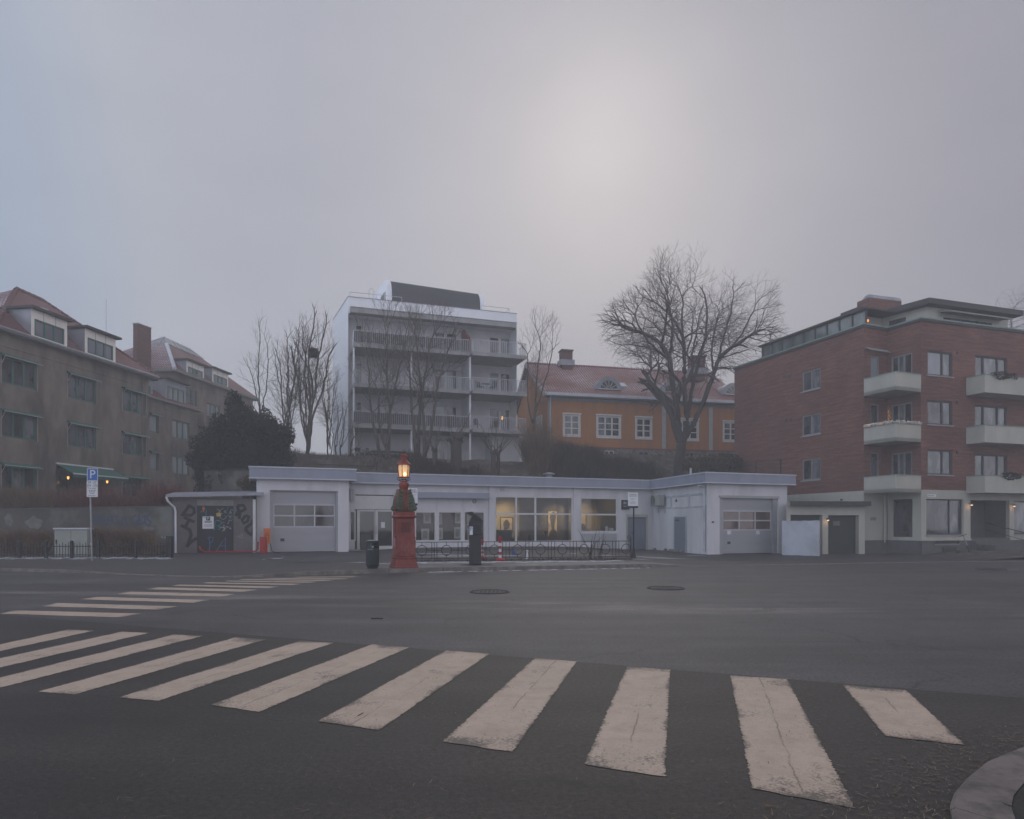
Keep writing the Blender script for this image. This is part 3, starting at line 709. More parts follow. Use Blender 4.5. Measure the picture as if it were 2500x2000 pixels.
def leafd(mb, c):
    mb.add([(c.x - .03, c.y, .008), (c.x - .01, c.y + .012, .016), (c.x + .03, c.y + .004, .01), (c.x, c.y - .014, .012)], [(0, 3, 2, 1)])
small('fallen_leaf', 'small pale leaf lying below the longest near stripe', 'leaf', 1878, 1972, leafd, M['leafdry'])
small('twig', 'thin dark twig lying on the road beyond the crossing', 'twig', 921, 1512, lambda mb, c: mb.tube([c + Vector((-.10, 0, .01)), c + Vector((0, .01, .014)), c + Vector((.09, -.01, .01))], .008, 5), M['ink'])
small('twig', 'short twig lying across a worn white stripe', 'twig', 880, 1747, lambda mb, c: mb.tube([c + Vector((-.012, -.035, .009)), c + Vector((.012, .04, .01))], .003, 5), M['ink'])
small('cup_lid', 'pale blue scrap of rubbish by the kerb at the red lamp', 'litter', 1010, 1396, lambda mb, c: mb.lathe(c + Vector((0, -.06, 0)), [(.12, .005), (.10, .03), (.05, .035), (.001, .03)], 12, sx=1.3), M['tagblue'] if False else pmat('pale_blue_scrap', (.42, .58, .66), None, 9, .6))
# ================================================================= buildings
def window(parent, f, u0, u1, z0, z1, cols=(1,), rows=(1,), frame='frame', pane='pane', depth=.13, fw=.07, mw=.06, n=0.0, label=None, sill=None, name='window', pmats=None):
    d = n - depth; mb = MB()
    f.box(mb, u0, u0 + fw, d, d + .07, z0, z1); f.box(mb, u1 - fw, u1, d, d + .07, z0, z1)
    f.box(mb, u0 + fw, u1 - fw, d, d + .07, z1 - fw, z1); f.box(mb, u0 + fw, u1 - fw, d, d + .07, z0, z0 + fw)
    def splits(a, b, rt):
        s = sum(rt); out = []; c = a
        for r in rt[:-1]:
            c += (b - a) * r / s; out.append(c)
        return out
    cu = splits(u0 + fw, u1 - fw, cols); cz = splits(z0 + fw, z1 - fw, rows)
    for c in cu: f.box(mb, c - mw / 2, c + mw / 2, d + .002, d + .066, z0 + fw, z1 - fw)
    for c in cz: f.box(mb, u0 + fw, u1 - fw, d + .006, d + .05, c - mw * .3, c + mw * .3)
    w = mb.build(name, M[frame], parent)
    if label: w['label'] = label
    edges = [u0 + fw] + cu + [u1 - fw]
    if pmats:
        for i in range(len(edges) - 1):
            mb = MB(); f.rect(mb, edges[i], edges[i + 1], z0 + fw, z1 - fw, d + .02); mb.build('pane', M[pmats[i % len(pmats)]], w)
    else:
        mb = MB(); f.rect(mb, u0 + fw, u1 - fw, z0 + fw, z1 - fw, d + .02); mb.build('pane', M[pane], w)
    if sill:
        mb = MB(); f.box(mb, u0 - .06, u1 + .06, n - .02, n + .07, z0 - .06, z0); mb.build('sill', M[sill], w)
    return w
def awning(parent, f, u0, u1, z, out=.30, drop=.16, valance=.0):
    mb = MB(); f.box(mb, u0, u1, .003, .12, z - .05, z + .05)
    a = [f.pt(u0 + .03, .12, z + .03), f.pt(u1 - .03, .12, z + .03), f.pt(u1 - .03, .12 + out, z - drop), f.pt(u0 + .03, .12 + out, z - drop)]
    b = [p - Vector((0, 0, .03)) for p in a]; mb.hexa(b + a)
    if valance: f.box(mb, u0 + .03, u1 - .03, .12 + out - .015, .12 + out, z - drop - valance, z - drop)
    o = mb.build('awning', M['awning'], parent)
    mb = MB()
    for uu in (u0 + .05,): mb.tube([f.pt(uu, .05, z - .5), f.pt(uu, .12 + out, z - drop - .02)], .015, 5)
    f.box(mb, u0, u1, .12 + out, .12 + out + .025, z - drop - .02, z - drop + .015)
    mb.build('awning_bar', M['framegrey'], o)
    return o

# ---------------------------------------------------------------- stucco block at the street corner
F1 = Fac((-27.3, 35.7), (-25.52, 47.45))
# base well below eye level, wall 11.8 m high
b = thing('stucco_building', 'brown stucco apartment block with green awnings and tiled hip roof, nearest the retaining wall', 'apartment block', (F1.A.x, F1.A.y, 2.0), 'stucco apartment blocks')
colspx = [(4, 90), (166, 235), (299, 356)]
zr = [(F1.z(4, 933.7), F1.z(4, 865.9)), (F1.z(4, 1065.4), F1.z(4, 1001)), (F1.z(4, 1196), F1.z(4, 1132.8))]
holes = []; wins = []
for ci, (a, c) in enumerate(colspx):
    for ri, (z0, z1) in enumerate(zr):
        if ci == 1 and ri == 2: continue
        h = (F1.u(a), F1.u(c), z0, z1); holes.append(h); wins.append((h, ci, ri))
pu0, pu1 = F1.u(138), F1.u(268); porch = (pu0, pu1, 2.0, F1.z(140, 1140)); holes.append(porch)
mb = MB(); F1.wall(mb, 0, F1.L, 1.6, 11.85, holes, .16)
W1 = 9.0
def side(mb, f, u, n0, n1, z0, z1): mb.quad(f.pt(u, n0, z0), f.pt(u, n1, z0), f.pt(u, n1, z1), f.pt(u, n0, z1))
side(mb, F1, 0, 0, -W1, 1.6, 11.85); side(mb, F1, F1.L, 0, -W1, 1.6, 11.85); mb.quad(F1.pt(0, -W1, 1.6), F1.pt(F1.L, -W1, 1.6), F1.pt(F1.L, -W1, 11.85), F1.pt(0, -W1, 11.85))
mb.build('wall', M['stucco'], b, recalc=False)
mb = MB(); F1.box(mb, -.02, F1.L + .02, .002, .03, 11.02, 11.07); mb.build('string_course', M['stucco'], b)
PM = [('pane', 'pane', 'pane'), ('pane', 'pane', 'panemid'), ('pane', 'panemid', 'pane'), ('pane', 'pane', 'pane')]
for i, (h, ci, ri) in enumerate(wins):
    window(b, F1, *h, cols=(1, 1, 1) if ci < 2 else (1.25, 1, .9), frame='green', depth=.15, fw=.10, mw=.11, pmats=PM[i % 4])
    awning(b, F1, h[0] - .10, h[1] + .12, h[3] + .04, .16, .10, .10 if ri == 2 else 0)
mb = MB()
for h, _, _ in wins:      # pale plaster surrounds
    F1.box(mb, h[0] - .07, h[0], .002, .02, h[2] - .05, h[3]); F1.box(mb, h[1], h[1] + .07, .002, .02, h[2] - .05, h[3])
mb.build('window_surround', M['stucco_trim'], b)
# porch with the wide awning
mb = MB(); F1.wall(mb, pu0, pu1, 2.0, porch[3], [], n=-1.6); side(mb, F1, pu0, -.16, -1.6, 2.0, porch[3]); side(mb, F1, pu1, -.16, -1.6, 2.0, porch[3])
mb.quad(F1.pt(pu0, -.16, porch[3]), F1.pt(pu1, -.16, porch[3]), F1.pt(pu1, -1.6, porch[3]), F1.pt(pu0, -1.6, porch[3])); mb.build('porch', M['stucco'], b, recalc=False)
window(b, F1, pu0 + 1.2, pu0 + 2.6, 2.1, porch[3] - .5, cols=(1, 1), frame='green', pane='pane', depth=.0, n=-1.5, name='entrance_door')
aw0, aw1 = F1.u(136), F1.u(274); za = F1.z(136, 1133)
mb = MB(); a = [F1.pt(aw0, .08, za), F1.pt(aw1, .08, za), F1.pt(aw1, 1.15, za - .55), F1.pt(aw0, 1.15, za - .55)]
mb.hexa([p - Vector((0, 0, .04)) for p in a] + a); F1.box(mb, aw0, aw1, 1.12, 1.15, za - .78, za - .59); o = mb.build('porch_awning', M['awning'], b); o['label'] = 'wide dark green awning over the porch'
mb = MB(); F1.box(mb, aw0, aw1, .003, .10, za + .0, za + .09); F1.box(mb, aw0, aw1, 1.15, 1.19, za - .60, za - .53); mb.build('awning_bar', M['signwhite'], o)
M['warmglow'] = emat('warm_lamp_glass', (1.0, .46, .10), 2.2)
lampspots = [(156, 1167), (252, 1177)]
for px, py in lampspots:
    u = F1.u(px); z = F1.z(px, py); mb = MB(); mb.lathe(F1.pt(u, .28, z), [(.02, .16), (.07, .13), (.09, .10), (.08, .08)], 8); F1.box(mb, u - .02, u + .02, .003, .28, z + .13, z + .17)
    l = mb.build('wall_lantern', M['iron'], b); l['label'] = 'lit wall lantern beside the porch'
    mb = MB(); mb.lathe(F1.pt(u, .28, z), [(.035, -.08), (.06, .0), (.055, .08)], 8); mb.build('lamp_glass', M['warmglow'], l)
# roof
e0, e1, e2, e3 = F1.pt(-.45, .5, 11.9), F1.pt(F1.L + .45, .5, 11.9), F1.pt(F1.L + .45, -W1 - .5, 11.9), F1.pt(-.45, -W1 - .5, 11.9)
r0, r1 = F1.pt(5.0, -3.7, 15.85), F1.pt(7.2, -3.9, 15.85)
mb = MB(); mb.add([e0, e1, r1, r0], [(0, 1, 2, 3)]); mb.add([e1, e2, r1], [(0, 1, 2)]); mb.add([e2, e3, r0, r1], [(0, 1, 2, 3)])
rf = mb.build('roof', M['tile'], b, recalc=False)
mb = MB(); mb.add([e3, e0, r0], [(0, 1, 2)]); mb.build('snowy_hip', M['tilesnow'], rf, recalc=False)
def ridge(mb, a, c, r=.13, step=.38):
    d = c - a; n = max(1, int(d.length / step)); 
    for i in range(n):
        p, q = a + d * (i / n), a + d * ((i + 1.12) / n); mb.tube([p, q], [r * 1.12, r * .86], 7)
mb = MB(); ridge(mb, e0, r0); ridge(mb, e1, r1, .10); ridge(mb, r0, r1); mb.build('ridge_tiles', M['tile'], rf)
mb = MB(); q = [e0, e1, e2, e3]
mb.hexa([p + Vector((0, 0, -.16)) for p in q] + [p + Vector((0, 0, -.01)) for p in q]); mb.build('eave', M['greywood'], rf)
mb = MB(); mb.tube([e0 + Vector((0, 0, -.03)), e1 + Vector((0, 0, -.03))], .075, 8); mb.build('gutter', M['zinc'], rf)
def dormer(parent, f, u0, u1, z0, z1, back, n0=-.05, frame='green', panes=('panelav',) * 3, wallm='whitepanel', seams=True, zw0=None):
    mb = MB(); h = (u0 + .22, u1 - .22, z0 if zw0 is None else zw0, z1 - .5)
    F = f; F.wall(mb, u0, u1, z0 - .1, z1, [h], .08, n=n0)
    if seams:
        pass
    d = mb.build('dormer', M[wallm], parent, recalc=False)
    for uu in (u0, u1): mb = MB(); side(mb, f, uu, n0, -back, z0 - .1, z1); mb.build('cheek', M['zinc'], d, recalc=False)
    mb = MB(); f.box(mb, u0 - .18, u1 + .18, -back - .2, n0 + .32, z1, z1 + .13); mb.build('dormer_roof', M['felt'], d)
    window(d, f, *h, cols=(1, 1, 1), frame=frame, depth=.06, n=n0, fw=.08, mw=.12, pmats=panes)
    if seams:
        mb = MB()
        for k in (1, 2): f.box(mb, u0 + (u1 - u0) * k / 3 - .012, u0 + (u1 - u0) * k / 3 + .012, n0, n0 + .008, z1 - .49, z1)
        mb.build('panel_joint', M['greywood'], d)
    return d
FD = F1.shift(.42)
dormer(rf, FD, FD.u(76), FD.u(164), 12.02, FD.z(76, 753), 4.0, n0=.0)
dormer(rf, FD, FD.u(207), FD.u(282), 12.02, FD.z(207, 801), 4.0, n0=.0)
mb = MB(); c = F1.pt(6.0, -2.6, 14.75); mb.obox(c, (F1.U.x, F1.U.y, 0), (F1.N.x * .7, F1.N.y * .7, -.7), (F1.N.x * .7, F1.N.y * .7, .7), .28, .2, .05); mb.build('roof_hatch', M['fasciatop'], rf)
mb = MB(); c = F1.pt(9.3, -3.6, 12.5); mb.box(c.x - .3, c.x + .3, c.y - .3, c.y + .3, 11.9, 14.1); mb.build('chimney', M['chimbrick'], rf)
mb = MB(); mb.box(-40, -33.6, 43.8, 49, 15.2, 16.3); mb.box(-40.2, -33.4, 43.5, 49.2, 16.3, 16.42); mb.build('roof_tower', M['greywood'], rf)
mb = MB(); c = F1.pt(11.2, .06, 6); mb.tube([(c.x, c.y, 2), (c.x, c.y, 11.8)], .05, 6); mb.build('downpipe', M['stucco'], b)

# ---------------------------------------------------------------- farther stucco block
F2 = Fac((-28.05, 49.0), (-26.85, 57.9)); F3 = Fac((-29.1, 58.0), (-27.3, 71.2))
b = thing('stucco_building', 'farther stucco block with tall brick chimney and snow-dusted hip roof, beside the dark conifer', 'apartment block', (F2.A.x, F2.A.y, 2.0), 'stucco apartment blocks')
mb = MB(); hs = []; ws = []
za0, za1 = F2.z(364, 1054), F2.z(364, 1009.6); sp = 2.9
for k in (0, 1):
    hs.append((F2.u(365), F2.u(387), za0 - sp * k, za1 - sp * k)); ws.append((hs[-1], 1)); hs.append((F2.u(421), F2.u(463), za0 - sp * k - .1, za1 - sp * k)); ws.append((hs[-1], 3))
F2.wall(mb, 0, F2.L, 1.6, 11.3, hs, .15); side(mb, F2, F2.L, 0, -6, 1.6, 11.3); side(mb, F2, 0, 0, -6, 1.6, 11.3)
h3 = (F3.u(505), F3.u(537), F3.z(505, 1018), F3.z(505, 983)); h4 = (h3[0], h3[1], h3[2] - 3, h3[3] - 3)
zt3 = 14.7
F3.wall(mb, 0, F3.L, 1.6, zt3, [h3, h4], .15); side(mb, F3, 0, 0, -11, 1.6, zt3); side(mb, F3, F3.L, 0, -11, 1.6, zt3)
mb.build('wall', M['stucco'], b, recalc=False)
mb = MB(); F3.box(mb, 0, F3.L, .002, .03, 13.9, 13.95); F2.box(mb, 0, F2.L, .002, .03, 10.6, 10.65); mb.build('string_course', M['stucco'], b)
for h, k in ws: window(b, F2, *h, cols=(1,) * k, frame='green', depth=.14, fw=.09, mw=.12, pane='panelight')
for h, k in ws: awning(b, F2, h[0] - .05, h[1] + .05, h[3] + .03, .16, .08) if k == 1 else None
for h in (h3, h4): window(b, F3, *h, cols=(1, 1.4, .8), frame='green', depth=.14, fw=.09, mw=.12, pmats=('panelight', 'panemid', 'panelight'))
# low link roof and its dormer
mb = MB(); q = [F2.pt(-.2, .35, 11.25), F2.pt(F2.L + .1, .35, 11.25), F2.pt(F2.L + .1, -3.2, 13.6), F2.pt(-.2, -3.2, 13.6)]; mb.quad(*q); l2 = mb.build('roof', M['tile'], b, recalc=False)
mb = MB(); mb.hexa([p + Vector((0, 0, -.14)) for p in (q[0], q[1], F2.pt(F2.L + .1, -.3, 11.25), F2.pt(-.2, -.3, 11.25))] + [p + Vector((0, 0, -.01)) for p in (q[0], q[1], F2.pt(F2.L + .1, -.3, 11.25), F2.pt(-.2, -.3, 11.25))]); mb.build('eave', M['greywood'], l2)
d = dormer(l2, F2, F2.u(406), F2.u(455), 11.3, F2.z(406, 925), 3, frame='green', panes=('panelight',) * 3, wallm='zinc', seams=False)
dormer(l2, F2, F2.u(358), F2.u(374), 11.3, F2.z(360, 925), 3, frame='green', panes=('panelav',), wallm='zinc', seams=False)
# balcony
mb = MB(); ub = F2.L; F2.box(mb, ub - .1, ub + 2.6, -1.0, .55, 9.9, 10.85); mb.build('balcony', M['stucco'], b); mb = MB(); F2.box(mb, ub - .1, ub + 2.0, -1.0, .3, 7.0, 7.9); mb.build('balcony', M['stucco'], b)
mb = MB(); F2.box(mb, ub - .08, ub + 2.0, -1.2, -1.1, 2, 10); mb.build('loggia_back', M['plinth'], b)
window(b, F2, F2.u(457), F2.L - .05, 10.9 + .4, 13.0, cols=(1, 1), frame='green', pane='pane', depth=-.02, n=-.2, label='narrow attic window beside the zinc dormer')
# high roof
a0, a1, a2, a3 = F3.pt(-.5, .5, zt3 + .05), F3.pt(F3.L + .5, .5, zt3 + .05), F3.pt(F3.L + .5, -11, zt3 + .05), F3.pt(-.5, -11, zt3 + .05)
p0, p1 = F3.pt(4.6, -4.0, 18.9), F3.pt(8.6, -4.2, 18.9)
mb = MB(); mb.add([a0, a1, p1, p0], [(0, 1, 2, 3)]); mb.add([a1, a2, p1], [(0, 1, 2)]); r3 = mb.build('roof', M['tile'], b, recalc=False)
mb = MB(); mb.add([a3, a0, p0], [(0, 1, 2)]); mb.build('snowy_hip', M['tilesnow'], r3, recalc=False)
M['snowroof'] = pmat('snow_on_ridge', (.62, .64, .68), (.5, .52, .56), 3, .7)
mb = MB(); ridge(mb, a0, a0.lerp(p0, .78), .16); mb.build('ridge_tiles', M['snowroof'], r3)
mb = MB(); up = Vector((0, 0, .03)); t0 = a0.lerp(p0, .80) + up; t1 = a3.lerp(p0, .80) + up; t2 = a1.lerp(p1, .80) + up
mb.add([t1, t0, p0 + up * 3], [(0, 1, 2)]); mb.add([t0, t2, p1 + up * 3, p0 + up * 3], [(0, 1, 2, 3)]); o = mb.build('skylight', M['panelight'], r3, recalc=False); o['label'] = 'pale glazed ridge skylight with snow'
mb = MB()
for k in range(7): s_ = k / 6; mb.tube([t0.lerp(t2, s_) + up, p0.lerp(p1, s_) + up * 4], .03, 4)
for k in range(4): s_ = k / 3; mb.tube([t1.lerp(t0, s_) + up, p0 + up * 4], .03, 4)
mb.build('glazing_bar', M['rail'], o)
mb = MB(); mb.hexa([p + Vector((0, 0, -.2)) for p in (a0, a1, a2, a3)] + [p + Vector((0, 0, -.01)) for p in (a0, a1, a2, a3)]); mb.build('eave', M['greywood'], r3)
FD3 = F3.shift(.42)
dormer(r3, FD3, FD3.u(455), FD3.u(498), zt3 + .14, FD3.z(455, 879), 4.0, n0=0.0, panes=('panelight', 'panemid', 'panelight'))
dormer(r3, FD3, FD3.u(518), FD3.u(557), zt3 + .14, FD3.z(518, 899), 4.0, n0=0.0, panes=('panelight',) * 3)
c0 = P(336, 850, 55.6); c1 = P(369, 850, 57.0); cz = P(336, 790, 55.6).z
mb = MB(); fch = Fac(c0, c1); fch.box(mb, 0, fch.L, -.45, 0, 12, cz); ch = mb.build('chimney', M['chimbrick'], r3)
mb = MB(); fch.box(mb, -.05, fch.L + .05, -.5, .05, cz, cz + .06); mb.build('chimney_cap', M['zinc'], ch)
mb = MB(); c = P(259, 806, 52); mb.tube([c, (c.x, c.y, P(259, 730, 52).z)], .02, 4); mb.tube([(c.x, c.y, c.z - 1), c], .025, 4); mb.build('antenna', M['rail'], l2)

# ---------------------------------------------------------------- white apartment block on the hill
FW = Fac((-12.6, 52.0), (.39, 56.25)); ZT = 19.0
b = thing('white_apartment_building', 'white five-storey apartment block with metal balconies and dark rooftop storey', 'apartment block', (-6, 54, 6.2))
FWs = FW.shift(-1.3)                       # balcony wall stands behind the parapet line
slabs = [(FWs.z(870, 1034.8)), 0, 0]
ZA, ZB, ZC = 15.05, 12.05, 9.0
leftw = (FWs.u(868), FWs.u(884)); midw = (FWs.u(1061), FWs.u(1116)); rightw = (FWs.u(1195), FWs.u(1246))
holes = []; ww = []
for zf, top in ((6.35, 8.55), (ZC, ZC + 2.25), (ZB, ZB + 2.25), (ZA, ZA + 2.25)):
    for rng, c in ((leftw, 1), (midw, 2), (rightw, 2)):
        if zf < 7 and rng is rightw: continue
        if zf < 7 and rng is leftw: continue
        h = (rng[0], rng[1], zf + .08, top); holes.append(h); ww.append((h, c))
mb = MB(); FWs.wall(mb, -.1, FW.L + .1, 5.6, 18.0, holes, .18); mb.build('balcony_wall', M['aptshade'], b, recalc=False)
mb = MB(); FW.wall(mb, 0, FW.L, 17.75, ZT, [], n=.0)
mb.quad(FW.pt(0, 0, 17.75), FW.pt(FW.L, 0, 17.75), FW.pt(FW.L, -1.3, 17.75), FW.pt(0, -1.3, 17.75))
s0 = (-15.35, 57.95); dl = Vector((s0[0] - FW.A.x, s0[1] - FW.A.y)); dr = dl
mb.quad((FW.A.x, FW.A.y, 5.6), (s0[0], s0[1], 5.6), (s0[0], s0[1], ZT), (FW.A.x, FW.A.y, ZT))
B2 = (FW.B.x + dl.x, FW.B.y + dl.y)
mb.quad((FW.B.x, FW.B.y, 5.6), (B2[0], B2[1], 5.6), (B2[0], B2[1], ZT), (FW.B.x, FW.B.y, ZT))
mb.quad((s0[0], s0[1], 5.6), (B2[0], B2[1], 5.6), (B2[0], B2[1], ZT), (s0[0], s0[1], ZT))
mb.quad((FW.A.x, FW.A.y, ZT - .05), (FW.B.x, FW.B.y, ZT - .05), (B2[0], B2[1], ZT - .05), (s0[0], s0[1], ZT - .05))
# returns of the side walls beside the balconies
mb.build('wall', M['apt'], b, recalc=False)
mb = MB(); band(mb, [s0, FW.A, FW.B, B2], -.18, .03, ZT, ZT + .05); mb.build('parapet_cap', M['zinc'], b)
mb = MB(); FW.box(mb, .12, FW.L - .25, .003, .75, 17.62, 18.0); FW.box(mb, .10, FW.L - .22, .003, .80, 18.0, 18.05); mb.build('canopy', M['concrete'], b)
cw = [('panemid', 'pane'), ('pane', 'panemid'), ('panelight', 'pane'), ('pane', 'pane')]
for i, (h, c) in enumerate(ww):
    window(b, FWs, *h, cols=(1,) * c, rows=(1,), frame='frame', depth=.16, fw=.07, mw=.22, pmats=cw[i % 4][:c], name='balcony_door')
FL_ = (.28, FW.shift(1.6).u(1146)); FR_ = (FW.shift(1.9).u(1155), FW.shift(1.9).u(1285))
def balcony(u0, u1, z, dep, screen=None, name='balcony', label=None):
    mb = MB(); FW.box(mb, u0, u1, -1.28, dep, z - .22, z); FW.box(mb, u0 - .03, u1 + .03, dep, dep + .05, z - .26, z + .03)
    o = mb.build(name, M['concrete'], b)
    if label: o['label'] = label
    mb = MB(); zt = z + 1.0; d = dep - .04
    mb.tube([FW.pt(u0, 0, zt), FW.pt(u0, d, zt), FW.pt(u1, d, zt), FW.pt(u1, 0, zt)], .028, 6)
    mb.tube([FW.pt(u0, 0, z + .10), FW.pt(u0, d, z + .10), FW.pt(u1, d, z + .10), FW.pt(u1, 0, z + .10)], .015, 5)
    n = int((u1 - u0) / .15)
    for k in range(n + 1):
        u = u0 + (u1 - u0) * k / n; r = .032 if k % 9 == 0 else .017
        mb.tube([FW.pt(u, d, z - (.15 if k % 9 == 0 else -.1)), FW.pt(u, d, zt)], r, 4, cap=False)
    for uu in (u0, u1):
        for k in range(1, 12):
            n_ = d * k / 12
            if n_ > 0: mb.tube([FW.pt(uu, n_, z + .1), FW.pt(uu, n_, zt)], .012, 4, cap=False)
    mb.build('railing', M['rail'], o)
    if screen:
        mb = MB(); FW.box(mb, u0 + .02, u1 - .02, d - .07, d - .05, z + .08, zt - .06); mb.build('screen', M[screen], o)
    return o
balcony(*FL_, ZA, 1.6, 'baldark'); balcony(*FR_, ZA, 1.9); balcony(*FL_, ZB, 1.6); balcony(*FR_, ZB, 1.9); balcony(*FL_, ZC, 1.6, 'baldark'); balcony(*FR_, ZC, 1.9)
mb = MB()
for u, z1 in ((.3, ZA - .25), ((FL_[0] + FL_[1]) / 2 - .1, ZA - .25), (FL_[1] + .12, ZA - .25), (FR_[1] - .3, ZC)):
    for (za, zb) in ((5.9, ZC - .28), (ZC + .03, ZB - .28), (ZB + .03, ZA - .28)):
        if za < z1: mb2 = MB(); mb2.tube([FW.pt(u, 1.35, za), FW.pt(u, 1.35, zb)], .075, 8); mb2.build('column', M['apt'], b)
for z in (ZC, ZB):    # fins between left and right balconies
    mb = MB(); u = FL_[1] + .14; FW.box(mb, u - .08, u + .08, -1.25, 1.2, z + .03, z + 2.72); mb.build('divider_wall', M['aptshade'], b)
mb = MB(); u = FL_[1] + .1; vs = [FW.pt(u - .05, -1.25, ZA + .02), FW.pt(u - .05, 1.3, ZA + .02), FW.pt(u - .05, 1.3, ZA + 1.3), FW.pt(u - .05, -.5, ZA + 2.4), FW.pt(u - .05, -1.25, ZA + 2.4)]
o_ = FW.U * .1; vs += [v + Vector((o_.x, o_.y, 0)) for v in vs]; mb.add(vs, [(0, 1, 2, 3, 4), (9, 8, 7, 6, 5)] + [(i, (i + 1) % 5, 5 + (i + 1) % 5, 5 + i) for i in range(5)]); mb.build('divider_wall', M['redscreen'], b)['label'] = 'slanted dull red screen between top balconies'
mb = MB()
for z in (ZC, ZB, ZA):   # angled brackets at the outer end
    mb.tube([FW.pt(.0, -.1, z - .75), FW.pt(.3, 1.4, z - .25)], .04, 5)
mb.build('bracket', M['rail'], b)
mb = MB(); FWs.box(mb, rightw[0] - .4, FW.L + 1.0, .1, 1.6, 6.0, ZC - .27); mb.build('ground_bay', M['aptshade'], b)
# penthouse with curved dark front
pa = P(945, 730, 54.8); pb = P(1182, 750, 58.2); FP = Fac(pa, pb); zt = FP.z(950, 675); mb = MB(); prof = []
for k in range(9):
    q = k / 8 * math.pi / 2; prof.append((-.9 + .9 * math.cos(q) - .15 * (k / 8), zt - 1.1 + 1.05 * math.sin(q)))
prof = [(.25, ZT - .6)] + [(.1, ZT + .5)] + prof + [(-5.0, zt - .06)]
for i in range(len(prof) - 1):
    (n0, z0), (n1, z1) = prof[i], prof[i + 1]; mb.quad(FP.pt(.35, n0, z0), FP.pt(FP.L - .35, n0, z0), FP.pt(FP.L - .35, n1, z1), FP.pt(.35, n1, z1))
pr = mb.build('penthouse', M['darkroof'], b, smooth=True, recalc=False)
mb = MB()
for (ua, ub_) in ((0, .37), (FP.L - .37, FP.L)):
    pts = [(n + .04, z + .04) for n, z in prof]
    for i in range(len(pts) - 1):
        (n0, z0), (n1, z1) = pts[i], pts[i + 1]; mb.quad(FP.pt(ua, n0, z0), FP.pt(ub_, n0, z0), FP.pt(ub_, n1, z1), FP.pt(ua, n1, z1))
    poly = [(n, z) for n, z in pts] + [(-5.0, ZT - .6)]
    for uu in (ua, ub_): mb.add([FP.pt(uu, n, z) for n, z in poly], [tuple(range(len(poly)))])
mb.build('gable_rim', M['apt'], pr, recalc=False)
fs = Fac(FP.pt(.0, -5, 0), FP.pt(0, 0, 0)); window(pr, fs, fs.u(932), fs.u(942), ZT, ZT + 1.5, frame='frame', pane='pane', depth=-.03)
mb = MB(); c = FP.pt(FP.L + .08, -1.2, FP.z(1182, 718)); mb.box(c.x - .12, c.x + .16, c.y - .15, c.y + .15, c.z - .12, c.z + .12); mb.build('roof_vent', M['greywood'], pr)
zr_ = ZT + .55
for (ua, ub_, st) in ((.15, 4.2, 3), (FW.L - 2.9, FW.L - .5, 2)):
    mb = MB(); mb.tube([FW.pt(ua, -.5, zr_), FW.pt(ub_, -.5, zr_)], .025, 5)
    for k in range(st): u = ua + (ub_ - ua) * k / (st - 1) if st > 1 else ua; mb.tube([FW.pt(u, -.5, ZT - .05), FW.pt(u, -.5, zr_)], .02, 5)
    if st == 2: mb.tube([FW.pt(FW.L - .5, -.5, zr_), FW.pt(FW.L - .9, -1.4, ZT)], .02, 5)
    mb.build('roof_railing', M['rail'], b)
mb = MB(); c = P(901, 726, 54)
for s_ in (0, .38): mb.tube([(c.x + s_, c.y, 18.9)] + [(c.x + s_ + (.19 - .19 * math.cos(q)) * (1 if s_ == 0 else 0) - 0, c.y, 20.1 + .25 * math.sin(q)) for q in ([0, .8, 1.57, 2.3, 3.14] if s_ == 0 else [0])], .022, 5)
mb.build('roof_ladder', M['rail'], b)
mb = MB(); u = FWs.u(1175); FWs.box(mb, u - .13, u + .13, .003, .12, ZA + 1.75, ZA + 1.95); FWs.box(mb, u - .10, u + .10, .003, .1, ZA + 1.55, ZA + 1.7); mb.build('wall_lamp', M['rail'], b)
mb = MB(); c = FWs.pt(FWs.u(1227), -.1, ZC + 1.5); mb.lathe(c, [(.02, -.15), (.075, 0), (.02, .16)], 6); mb.build('window_star', M['warmglow'], b)['label'] = 'small lit star in a balcony door'
# things on the balconies
def patio_chair(px, z, n, rz, lab):
    u = FW.shift(n).u(px); c = FW.pt(u, n, z); t_ = thing('patio_chair', lab, 'chair', c, 'chairs on the balconies'); o = MB(); s = .22; cs, sn = math.cos(rz), math.sin(rz)
    def q(x, y, zz): return Vector((c.x + x * cs - y * sn, c.y + x * sn + y * cs, c.z + zz))
    o.hexa([q(-s, -s, .42), q(s, -s, .42), q(s, s, .42), q(-s, s, .42), q(-s, -s, .46), q(s, -s, .46), q(s, s, .46), q(-s, s, .46)]); o.build('seat', M['iron'], t_)
    o = MB(); o.hexa([q(-s, s - .03, .46), q(s, s - .03, .46), q(s, s, .46), q(-s, s, .46), q(-s, s + .06, .9), q(s, s + .06, .9), q(s, s + .1, .9), q(-s, s + .1, .9)]); o.build('backrest', M['iron'], t_)
    for x in (-s, s):
        for y in (-s, s): o = MB(); o.tube([q(x, y, .005), q(x * .95, y * .95, .42)], .018, 5); o.build('leg', M['iron'], t_)
patio_chair(1172, ZB, 1.2, .6, 'dark chair at the near end of the middle balcony'); patio_chair(1203, ZB, 1.2, -2.4, 'dark chair turned to the table on the middle balcony'); patio_chair(1166, ZC, 1.2, 2.5, 'dark chair under the divider on the lowest balcony')
def table(px, z, n, lab):
    c = FW.pt(FW.shift(n).u(px), n, z); t_ = thing('patio_table', lab, 'table', c); o = MB(); o.lathe(c, [(.38, .70), (.38, .73)], 16); o.build('table_top', M['rail'], t_); o = MB(); o.tube([c + Vector((0, 0, .005)), c + Vector((0, 0, .7))], .03, 6); o.lathe(c, [(.22, .003), (.03, .05)], 10); o.build('leg', M['iron'], t_)
table(1187, ZB, 1.2, 'small round table between two chairs on a balcony')
